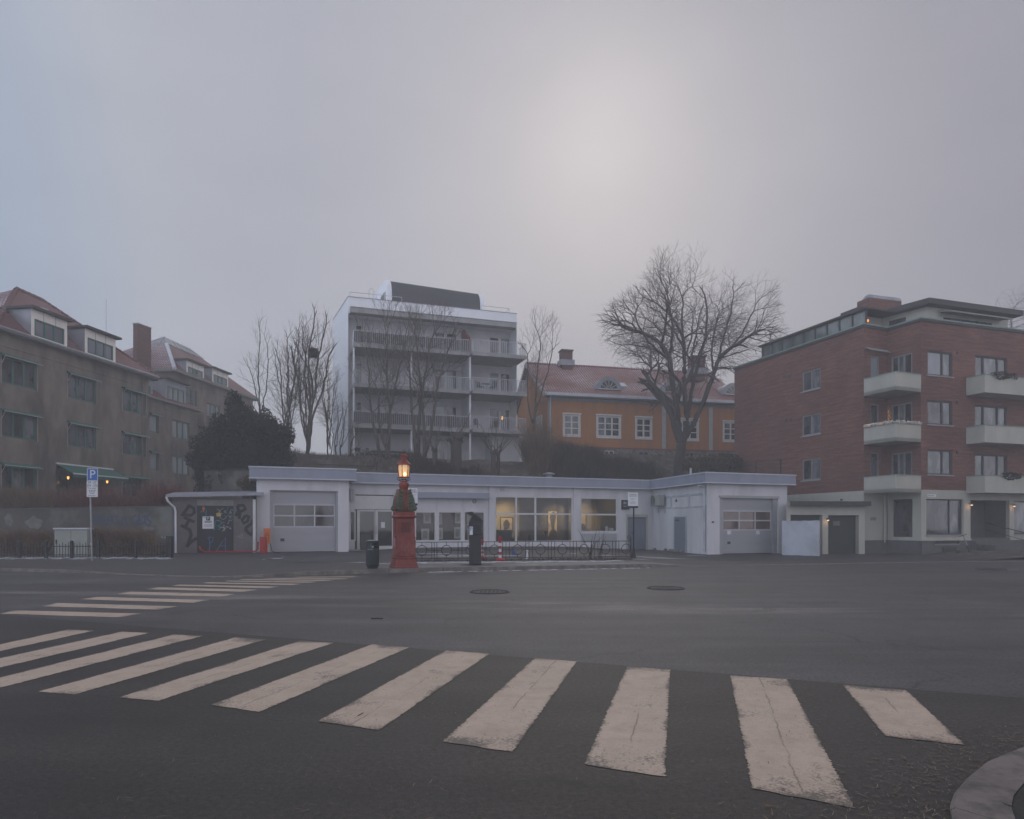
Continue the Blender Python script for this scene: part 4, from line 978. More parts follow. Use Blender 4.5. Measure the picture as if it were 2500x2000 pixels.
def planter_on(f, px, n, z, lab, r=.35, mat='hedgedark', seed=1):
    c = f.pt(f.shift(n).u(px), n, z); t_ = thing('potted_plant', lab, 'plant', c); o = MB(); o.lathe(c, [(.13, .003), (.17, .3), (.15, .3), (.14, .27)], 12); o.build('pot', M['greywood'], t_)
    rr = random.Random(seed); o = MB()
    for i in range(240):
        d = Vector((rr.gauss(0, 1), rr.gauss(0, 1), rr.gauss(0, 1))).normalized() * r * rr.uniform(.3, 1); p = c + Vector((0, 0, .3 + r * .9)) + d; a = Vector((rr.gauss(0, 1), rr.gauss(0, 1), rr.gauss(0, 1))).normalized() * .07; bb = a.cross(Vector((rr.gauss(0, 1), rr.gauss(0, 1), 1))).normalized() * .035
        o.quad(p - a, p - bb, p + a, p + bb)
    o.tube([c + Vector((0, 0, .25)), c + Vector((0, 0, .3 + r))], .015, 4); o.build('foliage', M[mat], t_, recalc=False)
planter_on(FW, 1118, .9, ZA, 'bushy dark potted plant beside the red balcony screen', .4, 'evergreen', 4); planter_on(FW, 1108, .6, ZC, 'small potted plant on the lowest white balcony', .25, 'hedgedark', 5); planter_on(FW, 1210, 1.3, ZC, 'leafy pot on the lowest balcony beside the lit star', .32, 'leafdry', 6)

# ---------------------------------------------------------------- ochre wooden house
FY = Fac((3.0, 57.0), (20.6, 61.15)); ZE = 12.5; ZS = 8.05
b = thing('ochre_house', 'long ochre timber house with snow-dusted red tile roof on a stone base', 'house', (11, 59, 6.5))
def stonemat():
    m, t, bb, o = nt('rubble_stone_base'); uv, p = walluv(t); v = N(t, 'ShaderNodeTexVoronoi', feature='DISTANCE_TO_EDGE'); v.inputs['Scale'].default_value = 2.1; t.links.new(vmath(t, 'ADD', vmath(t, 'MULTIPLY', uv, (1, 1.7, 1)).outputs[0], None).outputs[0], v.inputs['Vector'])
    v2 = N(t, 'ShaderNodeTexVoronoi'); v2.inputs['Scale'].default_value = 2.1; t.links.new(vmath(t, 'MULTIPLY', uv, (1, 1.7, 1)).outputs[0], v2.inputs['Vector'])
    bw = N(t, 'ShaderNodeSeparateColor'); t.links.new(v2.outputs['Color'], bw.inputs[0])
    c = ramp(t, bw.outputs[0], .2, (.075, .066, .055), .8, (.17, .15, .125)).outputs[0]; j = ramp(t, v.outputs['Distance'], .03, (1, 1, 1), .09, (0, 0, 0)).outputs[0]
    t.links.new(mixc(t, j, c, (.22, .20, .17)), bb.inputs['Base Color']); bb.inputs['Roughness'].default_value = .95; bump(t, bb, v.outputs['Distance'], .6, .05); return m
M['stone'] = stonemat()
wy = [(1376, 1415, 1012, 1063, (1, 1)), (1457.5, 1514, 1015, 1066, (1, 1, 1)), (1552.5, 1590, 1020, 1069, (1, 1)), (1664, 1704, 1024, 1073, (1, 1)), (1766, 1801.5, 1030, 1076, (1, 1))]
hs = [(FY.u(a), FY.u(c), FY.z(a, d), FY.z(a, t_)) for a, c, t_, d, k in wy]
mb = MB(); FY.wall(mb, 0, FY.L, ZS, ZE, hs, .1); side(mb, FY, FY.L, 0, -10.8, ZS, ZE)
gb = FY.pt(0, -5.4, 16.15); mb.add([FY.pt(0, 0, ZS), FY.pt(0, 0, ZE), gb, FY.pt(0, -10.8, ZE), FY.pt(0, -10.8, ZS)], [(0, 1, 2, 3, 4)]); mb.build('wall', M['yellow'], b, recalc=False)
mb = MB(); bh = [(FY.u(a), FY.u(c), FY.z(a, d), FY.z(a, t_)) for a, c, t_, d in ((1475, 1499, 1100, 1114), (1558, 1584, 1102, 1114), (1672, 1695, 1104, 1117), (1781, 1800, 1106, 1118))]
FY.wall(mb, -.05, FY.L + .05, 5.9, ZS - .06, bh, .2, n=.08); side(mb, FY, -.05, .08, -10.8, 5.9, ZS - .06); mb.build('stone_base', M['stone'], b, recalc=False)
for h in bh: window(b, FY, *h, cols=(1, 1), rows=(1,), frame='whitewood' if h is bh[0] else 'greywood', pane='pane', depth=.14, n=.08, fw=.08, mw=.1, name='cellar_window')
mb = MB(); FY.box(mb, -.06, FY.L, .002, .10, ZS - .06, ZS + .06); mb.build('base_board', M['redscreen'], b)
pn = [('pane', 'pane', 'pane'), ('pane', 'panemid', 'pane'), ('pane', 'pane', 'panemid'), ('pane', 'pane', 'pane'), ('panemid', 'pane', 'pane')]
for i, (h, wv) in enumerate(zip(hs, wy)):
    w_ = window(b, FY, *h, cols=wv[4], rows=(1, 1, 1), frame='whitewood', depth=.07, fw=.13, mw=.14, pmats=pn[i])
    mb = MB(); FY.box(mb, h[0] - .08, h[0] + .02, .002, .045, h[2] - .05, h[3] + .05); FY.box(mb, h[1] - .02, h[1] + .08, .002, .045, h[2] - .05, h[3] + .05); FY.box(mb, h[0] - .13, h[1] + .13, .046, .12, h[3] + .02, h[3] + .14); FY.box(mb, h[0] - .08, h[1] + .08, .046, .085, h[2] - .14, h[2] - .02); mb.build('casing', M['whitewood'], w_)
for px, wd, mt in ((1338, .34, 'greywood'), (1620.5, .36, 'framegrey'), (1735, .36, 'framegrey')):
    u = max(.17, FY.u(px)); mb = MB(); FY.box(mb, u - wd / 2, u + wd / 2, .002, .06, ZS + .07, ZE - .55); mb.build('pilaster', M[mt], b)
mb = MB(); FY.box(mb, 0, FY.L, .002, .09, ZE - .55, ZE - .3); FY.box(mb, -.3, FY.L + .3, .002, .62, ZE - .30, ZE - .06); mb.build('eave', M['greywood'], b)
mb = MB(); FY.box(mb, -.45, FY.L + .4, .625, .76, ZE - .22, ZE + .02); mb.build('gutter', M['fasciatop'], b)
mb = MB(); mb.tube([FY.pt(.08, .66, ZE - .2), FY.pt(.2, .14, ZE - .8), FY.pt(.2, .14, ZS - 1.4)], .055, 6); mb.build('downpipe', M['rail'], b)
q = [FY.pt(-.5, .75, ZE - .02), FY.pt(FY.L + .3, .75, ZE - .02), FY.pt(FY.L + .3, -5.4, 16.3), FY.pt(-.5, -5.4, 16.3)]
q2 = [FY.pt(-.5, -11.6, ZE - .02), FY.pt(FY.L + .3, -11.6, ZE - .02)]
mb = MB(); mb.quad(*q); mb.quad(q2[0], q2[1], q[2], q[3]); rf = mb.build('roof', M['tileor'], b, recalc=False)
mb = MB(); ridge(mb, q[3], q[2], .14, .42); mb.build('ridge_tiles', M['tileor'], rf)
mb = MB()
for pA, pB in ((q[0], q[3]), (q2[0], q[3])):
    dn = Vector((0, 0, -.32)); o_ = Vector((FY.U.x, FY.U.y, 0)) * -.06; mb.hexa([pA + dn + o_, pB + dn + o_, pB + dn, pA + dn, pA + o_ + Vector((0, 0, .03)), pB + o_ + Vector((0, 0, .03)), pB + Vector((0, 0, .03)), pA + Vector((0, 0, .03))])
mb.build('bargeboard', M['framegrey'], rf)
def on_roof(px, py):   # intersection of the view ray with the front slope
    n = (q[1] - q[0]).cross(q[3] - q[0]); d = Vector(((px - CX) / F_PX, 1, (HOR - py) / F_PX)); o_ = Vector((0, 0, EYE)); s_ = (q[0] - o_).dot(n) / d.dot(n); return o_ + d * s_
UY = Vector((FY.U.x, FY.U.y, 0)); NY = Vector((FY.N.x, FY.N.y, 0))
def eyebrow(px, py, wd, label=None):
    base = on_roof(px, py); r = wd / 2; n = 16; mb = MB(); out = NY * .15; back = -NY * 2.4
    arc = [base + UY * (r * 1.25 * math.cos(a)) + Vector((0, 0, r * 1.2 * math.sin(a))) for a in [math.pi * k / n for k in range(n + 1)]]; ain = [base + UY * (r * .82 * math.cos(a)) + Vector((0, 0, .06 + r * .8 * math.sin(a))) for a in [math.pi * k / n for k in range(n + 1)]]
    for i in range(n):
        mb.quad(arc[i] + out, arc[i + 1] + out, ain[i + 1] + out, ain[i] + out); mb.quad(arc[i] + out, arc[i] + back, arc[i + 1] + back, arc[i + 1] + out)
    d = mb.build('dormer', M['zinc'], rf, recalc=False)
    if label: d['label'] = label
    mb = MB(); mb.add([p + out - NY * .05 for p in ain], [tuple(range(n + 1))]); g = mb.build('pane', M['pane'], d, recalc=False)
    mb = MB(); c = base + out + Vector((0, 0, .07))
    for k in range(1, 6): a = math.pi * k / 6; mb.tube([c + UY * (r * .2 * math.cos(a)) + Vector((0, 0, r * .2 * math.sin(a))), c + UY * (r * .8 * math.cos(a)) + Vector((0, 0, r * .78 * math.sin(a)))], .022, 4)
    mb.obox(c, UY, NY, (0, 0, 1), r * .9, .04, .04); mb.build('fan_bar', M['whitewood'], d)
eyebrow(1485, 953, 1.9); eyebrow(1790, 966, 1.9); eyebrow(1642, 960, 1.9)
c = on_roof(1518, 941); nr = (q[1] - q[0]).cross(q[3] - q[0]).normalized(); nr = nr if nr.z > 0 else -nr; sl_ = nr.cross(UY)
mb = MB(); mb.obox(c, UY, sl_, nr, .35, .45, .08); mb.build('skylight', M['fasciatop'], rf)
def chim(px, pb, pt_, w_):
    Yc = 62.4; a = P(px, pb, Yc); top = P(px, pt_, Yc).z; mb = MB(); mb.obox((a.x, a.y, (a.z + top) / 2 - .5), UY, NY, (0, 0, 1), w_ / 2, .45, (top - a.z) / 2 + .5); c = mb.build('chimney', M['chimbrick'], rf)
    mb = MB(); mb.obox((a.x, a.y, top + .04), UY, NY, (0, 0, 1), w_ / 2 + .08, .52, .06); mb.build('chimney_cap', M['chimbrick'], c); mb = MB(); mb.obox((a.x, a.y, a.z - .12), UY, NY, (0, 0, 1), w_ / 2 + .16, .6, .26); mb.build('flashing', M['zinc'], c)
chim(1381.5, 885, 859, 1.0); chim(1700, 905, 874, 1.3)
# gable windows half hidden by the balconies
fg = Fac(FY.pt(0, -10.8, 0), FY.pt(0, 0, 0)); window(b, fg, 7.6, 9.3, 9.2, 11.0, cols=(1, 1), frame='whitewood', depth=-.03)

# ---------------------------------------------------------------- red brick block
CB = Vector((20.67, 39.7)); IB = Vector((22.47, 40.47)); FB = Vector((23.3, 38.5)); ub = (Vector((31.1, 41.07)) - FB).normalized()
RB = FB + ub * 17
f1 = Fac((16.72, 50.8), CB); f2 = Fac(CB, IB); f3 = Fac(IB, FB); f4 = Fac(FB, RB); ZG = 3.47; ZP = 13.2
b = thing('brick_building', 'red brick four-storey block with pale green balconies and a set-back roof storey', 'apartment block', (CB.x, CB.y, -.3))
V = Vector((21.38, 37.7)); fv1 = Fac(CB, V); fv2 = Fac(V, FB)
mb = MB()
lw = [(f1.u(1958), f1.u(2003), f1.z(1958, d), f1.z(1958, t_)) for t_, d in ((910, 958), (1016, 1066), (1123, 1174))]
f1.wall(mb, 0, f1.L, ZG, ZP, lw, .14)
bt = [10.0, 7.12, 4.24]; bb_ = [9.02, 6.17, 3.30]
dr2 = []; dr3 = []; dw4 = []; bw4 = []
for k in range(3):
    zf = bb_[k] + .2
    dr2.append((f2.u(2126), f2.u(2146), zf + .05, zf + 2.25)); dr3.append((f3.u(2176), f3.u(2227), zf + .4, zf + 2.2))
    dw4.append((f4.u(2264), f4.u(2325), f4.z(2264, 915.5 + [0, 120.5, 243][k]), f4.z(2264, 855 + [0, 121, 242][k]))); bw4.append((f4.u(2380), f4.u(2459), zf + .1, f4.z(2380, 867 + [0, 121, 241][k])))
f2.wall(mb, 0, f2.L, ZG, ZP, dr2, .12); f3.wall(mb, 0, f3.L, ZG, ZP, dr3, .12); f4.wall(mb, 0, f4.L, ZG, ZP, dw4 + bw4, .14)
back = [(16.72, 50.8), (33, 57), (RB.x, RB.y)]
for a, c in ((back[0], back[1]), (back[1], back[2])): mb.quad((*a, -.3), (*c, -.3), (*c, ZP), (*a, ZP))
mb.build('wall', M['brick'], b, recalc=False)
for h in lw: window(b, f1, *h, cols=(1, 1), frame='copper' if False else 'greywood', pmats=('pane', 'panemid'), depth=.12, fw=.09, mw=.1, sill='concrete')
for i, h in enumerate(dr2): window(b, f2, *h, cols=(1,), frame='greywood', pane=('panelight', 'pane', 'pane')[i], depth=.1, fw=.07, name='balcony_door')
for h in dr3: window(b, f3, *h, cols=(1, 1, 1.2), frame='greywood', pmats=('pane', 'panemid', 'pane'), depth=.1, fw=.08, mw=.09)
for i, h in enumerate(dw4): window(b, f4, *h, cols=(1.75, 1), frame='felt', pmats=(('panelight', 'panemid'), ('pane', 'panemid'), ('panemid', 'panemid'))[i], depth=.12, fw=.09, mw=.12, sill='concrete')
for i, h in enumerate(bw4): window(b, f4, *h, cols=(1, 1.8, 1), frame='felt', pmats=(('pane', 'panemid', 'pane'), ('panemid', 'panemid', 'panemid'), ('panemid', 'pane', 'pane'))[i], depth=.12, fw=.09, mw=.12)
# corner balconies
for k in range(3):
    zb, zt_ = bb_[k], bt[k]; mb = MB(); poly = [CB, V, FB, IB]
    mb.prism([(p.x, p.y) for p in poly], zb + .004, zb + .2); band(mb, [CB, V, FB], -.1, 0.0, zb, zt_); o = mb.build('balcony', M['cream'], b)
    mb = MB(); band(mb, [CB, V, FB], -.13, .03, zt_ + .001, zt_ + .05); mb.build('coping', M['copper'], o)
    # long balconies on the street side
    Q0 = f4.pt(f4.u(2358.6), 0, 0); u0 = f4.u(2358.6); mb = MB(); dd = 1.12
    f4.box(mb, u0, u0 + 5.6, .003, dd, zb + .004, zb + .2); f4.box(mb, u0, u0 + 5.6, dd - .1, dd, zb + .2, zt_ + .03); f4.box(mb, u0, u0 + .1, .003, dd - .1, zb + .2, zt_ + .03); o = mb.build('balcony', M['cream'], b)
    mb = MB(); f4.box(mb, u0 - .03, u0 + 5.6, dd - .13, dd + .03, zt_ + .031, zt_ + .08); f4.box(mb, u0 - .03, u0 + .13, .003, dd - .13, zt_ + .031, zt_ + .08); mb.build('coping', M['copper'], o)
mb = MB(); band(mb, [(16.72, 50.8), CB, IB, FB, RB], -.25, .14, ZP, ZP + .08); mb.build('cornice', M['copper'], b)
mb = MB(); band(mb, [(16.72, 50.8), CB, IB, FB, RB], .003, .10, ZP - .13, ZP - .001); mb.build('eave_board', M['felt'], b)
# ground floor, pale plaster and shop windows
sw3 = (f3.u(2178), f3.u(2227), .75, f3.z(2200, 1219)); sw4 = (f4.u(2261), f4.u(2352), f4.z(2261, 1306), f4.z(2261, 1218)); en = (f4.u(2369), f4.u(2464), -.2, f4.z(2369, 1221)); sw5 = (f4.u(2475), f4.u(2475) + 2.2, sw4[2], sw4[3] - .05)
mb = MB(); f1.wall(mb, 0, f1.L, 1.2, ZG - .002, [], n=.012); f2.wall(mb, 0, f2.L, .55, ZG - .002, [], n=-.02); f3.wall(mb, 0, f3.L, .55, ZG - .002, [sw3], .2, n=-.02); f4.wall(mb, 0, f4.L, .55, ZG - .002, [sw4, en, sw5], .22, n=.014)
mb.build('ground_floor_wall', M['cream'], b, recalc=False)
mb = MB(); f2.wall(mb, 0, f2.L, -.5, .55, [], n=.01); f3.wall(mb, 0, f3.L, -.5, .55, [], n=.01); vent = (f4.u(2280), f4.u(2340), f4.z(2280, 1328), f4.z(2280, 1319) + .0)
f4.wall(mb, 0, f4.L, -.5, .55, [en, vent], .3, n=.04); mb.build('plinth', M['plinth'], b, recalc=False)
mb = MB(); f4.rect(mb, vent[0], vent[1], vent[2], vent[3], -.2); mb.build('cellar_vent', M['ink'], b); mb = MB()
for k in range(14): u = vent[0] + (vent[1] - vent[0]) * (k + .5) / 14; f4.box(mb, u - .012, u + .012, -.1, -.07, vent[2], vent[3])
f4.box(mb, vent[0] - .03, vent[1] + .03, .041, .09, vent[2] - .09, vent[2] - .01); mb.build('vent_grille', M['greywood'], b)
mb = MB(); f4.box(mb, 0, en[0] - .02, .0145, .09, .551, .66); mb.build('base_ledge', M['cream'], b)
window(b, f3, *sw3, cols=(1,), frame='felt', pane='pane', depth=.18, n=-.02, fw=.07, name='shop_window'); window(b, f4, *sw4, cols=(2.1, 1), frame='felt', pmats=('pane', 'panemid'), depth=.2, n=.014, fw=.07, name='shop_window', sill='concrete'); window(b, f4, *sw5, cols=(1,), frame='felt', pane='panemid', depth=.2, n=.014, fw=.07, name='shop_window', sill='concrete')
mb = MB(); f4.wall(mb, en[0], en[1], -.3, en[3], [], n=-1.5); side(mb, f4, en[0], -.2, -1.5, -.3, en[3]); side(mb, f4, en[1], -.2, -1.5, -.3, en[3]); mb.quad(f4.pt(en[0], -.2, en[3]), f4.pt(en[1], -.2, en[3]), f4.pt(en[1], -1.5, en[3]), f4.pt(en[0], -1.5, en[3])); mb.build('porch', M['plinth'], b, recalc=False)
mb = MB(); f4.box(mb, en[0] + .35, en[0] + 1.4, -1.49, -1.42, .72, en[3] - .25); d_ = mb.build('door', M['woodbrown'], b); mb = MB(); f4.rect(mb, en[0] + .5, en[0] + 1.25, 1.5, en[3] - .4, -1.415); mb.build('pane', M['pane'], d_)
mb = MB()
for k in range(5): f4.box(mb, en[0] - .05 * k + .05, en[1] + .35 * k + .4, -1.4 if k == 0 else -.2 + .0 * k, .05 + .30 * (k + 1), -.5, .70 - .17 * (k + 1) + .15 - .0) if False else f4.box(mb, en[0] + .02, en[1] + .5 * k, (-1.45 if k == 0 else .05 + .30 * (k - 1)), .05 + .30 * k, -.5, .68 - .18 * k)
mb.build('stairs', M['plinth'], b)
mb = MB(); pl = [f4.pt(en[0] + 1.6, -.3, 1.62), f4.pt(en[1] + .15, 1.25, .86)]; mb.tube([pl[0], pl[1], pl[1] + Vector((0, 0, -.98))], .03, 6); mb.tube([pl[0] + Vector((0, 0, -.45)), pl[1] + Vector((0, 0, -.42))], .02, 6); mb.build('handrail', M['iron'], b)
mb = MB(); c = f3.pt(.12, .10, 0); mb.tube([f2.pt(f2.L - .35, .10, 3.2), f2.pt(f2.L - .35, .10, .4)], .05, 8); mb.build('downpipe', M['cream'], b)
mb = MB(); u = f4.u(2263); f4.box(mb, u, f4.u(2284), .0145, .03, f4.z(2263, 1213), f4.z(2263, 1207)); s_ = mb.build('street_sign', M['signwhite'], b); mb = MB()
for k in range(6): uu = u + .06 + k * .075; f4.box(mb, uu, uu + (.05 if k != 3 else .02), .0305, .033, f4.z(2263, 1211.3), f4.z(2263, 1208.7))
mb.build('sign_lettering', M['inkgrey'], s_)
mb = MB(); u = f2.u(2126); f2.box(mb, u, f2.u(2139), -.0195, .0, 1.72, 1.92); mb.build('wall_plate', M['greywood'], b)
def walllamp(f, px, py, n0, parent, lit=True):
    u = f.u(px); z = f.z(px, py); mb = MB(); mb.tube([f.pt(u, n0, z), f.pt(u, n0 + .12, z + .03), f.pt(u, n0 + .2, z)], .014, 6); mb.lathe(f.pt(u, n0 + .2, z), [(.02, .02), (.12, -.09), (.11, -.09)], 10); o = mb.build('wall_lamp', M['iron'], parent); mb = MB(); mb.lathe(f.pt(u, n0 + .2, z), [(.05, -.13), (.06, -.085)], 8); mb.build('bulb', M['lampdim'], o)
    l = bpy.data.lights.new('wall_lamp_light', 'POINT'); l.energy = 1.6; l.color = (1, .55, .28); l.shadow_soft_size = .05; lo = bpy.data.objects.new('wall_lamp_light', l); COL.objects.link(lo); lo.location = f.pt(u, n0 + .2, z - .16)
M['lampdim'] = emat('dim_lamp_bulb', (1, .62, .32), 2.0)
walllamp(f4, 2364, 1229, .014, b); walllamp(f4, 2468, 1232, .014, b)
# set-back roof storey
mb = MB(); zc = 14.45; C1 = Vector((21.2, 41.2)); I1 = Vector((22.9, 41.9)); F_1 = Vector((24.3, 39.6)); R1 = F_1 + ub * 6.6; R2 = R1 + Vector((-.335, .942)) * 6
pen = [Vector((20.9, 42.1)), C1, I1, F_1, R1, R2]
hh = []
for i in range(len(pen) - 1):
    ff = Fac(pen[i], pen[i + 1]); ff.wall(mb, 0, ff.L, ZP, zc - .2)
pn_ = mb.build('roof_storey', M['cream'], b, recalc=False)
fp = Fac(F_1, R1); mb = MB(); fp.box(mb, 1.3, 5.2, .01, .03, ZP + .1, ZP + .55); mb.build('dark_window_band', M['pane'], pn_); fi = Fac(I1, F_1); mb = MB(); fi.box(mb, .5, 1.5, .01, .03, ZP + .1, ZP + .75); mb.build('dark_window_band', M['pane'], pn_)
mb = MB(); fp.box(mb, .9, 5.9, .05, .2, zc - .50, zc - .36); a_ = [fp.pt(.9, .2, zc - .40), fp.pt(5.9, .2, zc - .40), fp.pt(5.9, .8, zc - .55), fp.pt(.9, .8, zc - .55)]; mb.hexa([p - Vector((0, 0, .08)) for p in a_] + a_); mb.build('awning', M['greywood'], pn_)
mb = MB(); roofp = offset_poly(pen, .55); rp = [(p.x, p.y) for p in roofp] + [(25.0, 46.5)]; mb.prism(rp, zc - .2, zc + .12); mb.build('flat_roof', M['felt'], pn_)
for px, py0, py1, pxa, pxb in ((2161, 760, 722, 2122, 2201),):
    a = P(pxa, 758, 44); c = P(pxb, 758, 44.8); fc = Fac(a, c); mb = MB(); ztop = P(pxa, 726, 44).z; fc.box(mb, 0, fc.L, -1, 0, 13.2, ztop); ch = mb.build('chimney', M['chimbrick'], pn_)
    mb = MB(); 
    vs = []
    for k in range(9):
        q_ = math.pi * k / 8; vs.append((-.5 + .5 * math.cos(q_), ztop + .36 * math.sin(q_)))
    for uu in (fc.L * .14, fc.L): mb.v += [tuple(fc.pt(uu, n, z)) for n, z in vs]
    mb.f += [(k, k + 1, 9 + k + 1, 9 + k) for k in range(8)] + [tuple(range(8, -1, -1)), tuple(range(9, 18))]; mb.build('chimney_cap', M['zinc'], ch)
a = P(2325, 752, 45); fc = Fac((a.x, a.y), (a.x + 1.4, a.y - .8)); mb = MB(); mb.v = []
for uu, zz in ((0, 14.5), (2.0, 14.6)):
    for k in range(9): q_ = math.pi * k / 8; mb.v.append(tuple(fc.pt(uu, -.5 + .5 * math.cos(q_), zz + .75 * (.35 + .65 * uu / 2) * math.sin(q_))))
mb.f = [(k, k + 1, 10 + k, 9 + k) for k in range(8)] + [tuple(range(8, -1, -1)), tuple(range(9, 18))]; mb.build('vent_hood', M['zinc'], pn_)
fgz = f1.shift(-.5); g0, g1 = fgz.u(1862), f1.L - .3; zg = 14.25; mb = MB(); fgz.rect(mb, g0, g1, ZP + .08, zg, 0); mb.quad(fgz.pt(g0, -2, ZP), fgz.pt(g0, 0, ZP), fgz.pt(g0, 0, zg), fgz.pt(g0, -2, zg)); gz_ = mb.build('terrace_glazing', M['terraceglass'], b, recalc=False)
mb = MB(); k = 9
for i in range(k + 1): u = g0 + (g1 - g0) * i / k; fgz.box(mb, u - .05, u + .05, -.03, .05, ZP + .08, zg)
fgz.box(mb, g0 - .2, g1 + .2, -2.2, .25, zg, zg + .1); mb.build('glazing_frame', M['felt'], gz_)
M['orangeglow'] = emat('orange_lamp_glass', (1.0, .30, .06), 2.0)
c = P(2119, 783, 41.1); mb = MB(); mb.lathe(c, [(.02, -.08), (.055, -.02), (.045, .05), (.01, .08)], 8); mb.build('terrace_lamp', M['orangeglow'], b)['label'] = 'small orange lamp on the roof terrace'
mb = MB(); 
for i in range(16): u = .1 + i * .11; mb.tube([f2.pt(u, .1, ZG + 9.73 - 1.35), f2.pt(u, .42, ZG + 9.73 - 1.55)], .03, 4)
f2.box(mb, .05, 1.9, .01, .1, 11.8, 11.9); mb.build('tile_canopy', M['greywood'], b)
for (px, dy) in ((2336, 862), (2336, 983), (2336, 1104)):
    u = f4.u(px); mb = MB(); f4.box(mb, u - .06, u + .06, .015, .05, f4.z(px, dy) - .07, f4.z(px, dy) + .07); mb.build('vent', M['felt'], b)
for px, py in ((1916, 920), (1928, 919), (1920, 1026), (1930, 1025)):
    u = f1.u(px); mb = MB(); f1.box(mb, u - .1, u + .1, .005, .03, f1.z(px, py) - .08, f1.z(px, py) + .08); mb.build('vent', M['felt'], b)
# fairy lights and flowers on the middle corner balcony
rr = random.Random(5); o = thing('flower_box', 'flower box with tiny lights along the middle corner balcony rim', 'flower box', (V.x, V.y, 7.15)); mb = MB(); m2 = MB()
for i in range(360):
    f, L_ = (fv1, fv1.L) if rr.random() < .5 else (fv2, fv2.L); u = rr.uniform(.05, L_ - .05); p = f.pt(u, rr.uniform(-.1, .16), bt[1] + .06 + rr.uniform(0, .14)); a = Vector((rr.gauss(0, 1), rr.gauss(0, 1), rr.gauss(0, 1))).normalized() * .05; c = a.cross(Vector((1, .3, .2))).normalized() * .03; mb.quad(p - a, p - c, p + a, p + c)
for i in range(34):
    f, L_ = (fv1, fv1.L) if rr.random() < .6 else (fv2, fv2.L); u = rr.uniform(.05, L_ - .05); p = f.pt(u, .17, bt[1] + rr.uniform(-.03, .2)); m2.lathe(p, [(.001, -.012), (.012, 0), (.001, .012)], 4)
mb.build('plants', M['whitewood'], o, recalc=False); m2.build('fairy_lights', M['warmglow'], o)
c = fv2.pt(.15, -.5, 6.4); t_ = thing('light_tree', 'narrow string of golden lights behind the middle corner balcony', 'light string', c); mb = MB(); mb.tube([c, c + Vector((0, 0, 1.6))], .012, 5); mb.build('stem', M['iron'], t_); mb = MB()
for i in range(18): h = .75 + i * .048; mb.lathe(c + Vector((rr.uniform(-.05, .05), rr.uniform(-.05, .05), h)), [(.001, -.015), (.015, 0), (.001, .015)], 4)
mb.build('fairy_lights', M['warmglow'], t_)
for (px0, px1, k, lab, mt) in ((2422, 2480, 0, 'dark dry plants hanging over the topmost street balcony', 'hedgedark'), (2446, 2490, 2, 'dark evergreen plants hanging over the lowest street balcony', 'evergreen')):
    mb = MB(); fz = f4.shift(1.15); u0, u1 = fz.u(px0), fz.u(px1)
    for i in range(330):
        u = rr.uniform(u0, u1); s_ = abs(math.sin((u - u0) * 2.4)) * .5 + .5; p = fz.pt(u, rr.uniform(-.08, .14), bt[k] + .1 + rr.uniform(-.30, .16) * s_); a = Vector((rr.gauss(0, 1), rr.gauss(0, 1), rr.gauss(0, 1))).normalized() * .06; c = a.cross(Vector((1, .3, .2))).normalized() * .03; mb.quad(p - a, p - c, p + a, p + c)
    tag(mb.build('balcony_plants', M[mt], recalc=False), lab, 'plant')
# garage annex at the foot of the brick block
fa = Fac((15.9, 39.15), (20.62, 39.5)); o = thing('garage_annex', 'low pale green double garage with dark roof edge against the brick block', 'garage', (18, 39.3, -.3))
d1 = (fa.u(1930), fa.u(2008), -.3, fa.z(1960, 1257)); d2 = (fa.u(2022), fa.u(2097), -.3, fa.z(2030, 1258)); mb = MB(); fa.wall(mb, 0, fa.L, -.5, 2.75, [d1, d2], .45); q0_ = fa.pt(0, 0, 0); mb.quad((q0_.x, q0_.y, -.5), (18.2, 43.6, -.5), (18.2, 43.6, 2.75), (q0_.x, q0_.y, 2.75)); mb.build('wall', M['cream'], o, recalc=False)
mb = MB(); mb.prism([tuple(fa.pt(.0, .45, 0).xy), tuple(fa.pt(fa.L + .12, .45, 0).xy), (21.0, 43.6), (18.3, 43.6)], 2.56, 2.82); mb.build('roof', M['felt'], o)
for d in (d1, d2):
    mb = MB(); n_ = 26; fa.rect(mb, d[0], d[1], d[2], d[3], -.36)
    for k in range(n_): z = d[2] + (d[3] - d[2]) * k / n_; fa.box(mb, d[0], d[1], -.36, -.335, z + .02, z + .075)
    mb.build('roller_door', M['greenroll'], o)
mb = MB(); fa.box(mb, (d2[0] + d2[1]) / 2 - .45, (d2[0] + d2[1]) / 2 - .05, -.33, -.32, 1.42, 1.68); mb.build('door_notice', M['inkgrey'], o)
mb = MB(); fa.box(mb, fa.u(2051), fa.u(2056), .0, .06, 2.86, 2.98); mb.build('vent', M['felt'], o)
walllamp(fa, 2017, 1266, 0, o)
# ---------------------------------------------------------------- low white gallery building
A0 = Vector((-13.14, 34.75)); FLb = Fac(A0, A0 + U20 * 4.65)
NC = Vector((U20.y, -U20.x))
i0 = VC - U20 * .9
FC = Fac(i0, (9.51, 45.6)); FS = Fac((9.51, 45.6), (11.17, 38.65)); FR0 = Fac((11.17, 38.65), Vector((11.17, 38.65)) + U20 * 8)
FR = Fac(FR0.A, FR0.A + U20 * FR0.u(1922))
Z0, ZW, ZTOP = -.5, 3.86, 4.40
b = thing('gallery_building', 'low white gallery with blue-grey roof fascia, shop windows and a garage door at each end', 'gallery', (-4, 40, 0))
# left garage bay
gl_ = (FLb.u(659), FLb.u(825), Z0, FLb.z(660, 1196.6)); mb = MB(); FLb.wall(mb, 0, FLb.L, Z0, ZW, [gl_], .32)
side(mb, FLb, 0, 0, -9, Z0, ZTOP); side(mb, FLb, FLb.L, 0, -5, Z0, ZW)
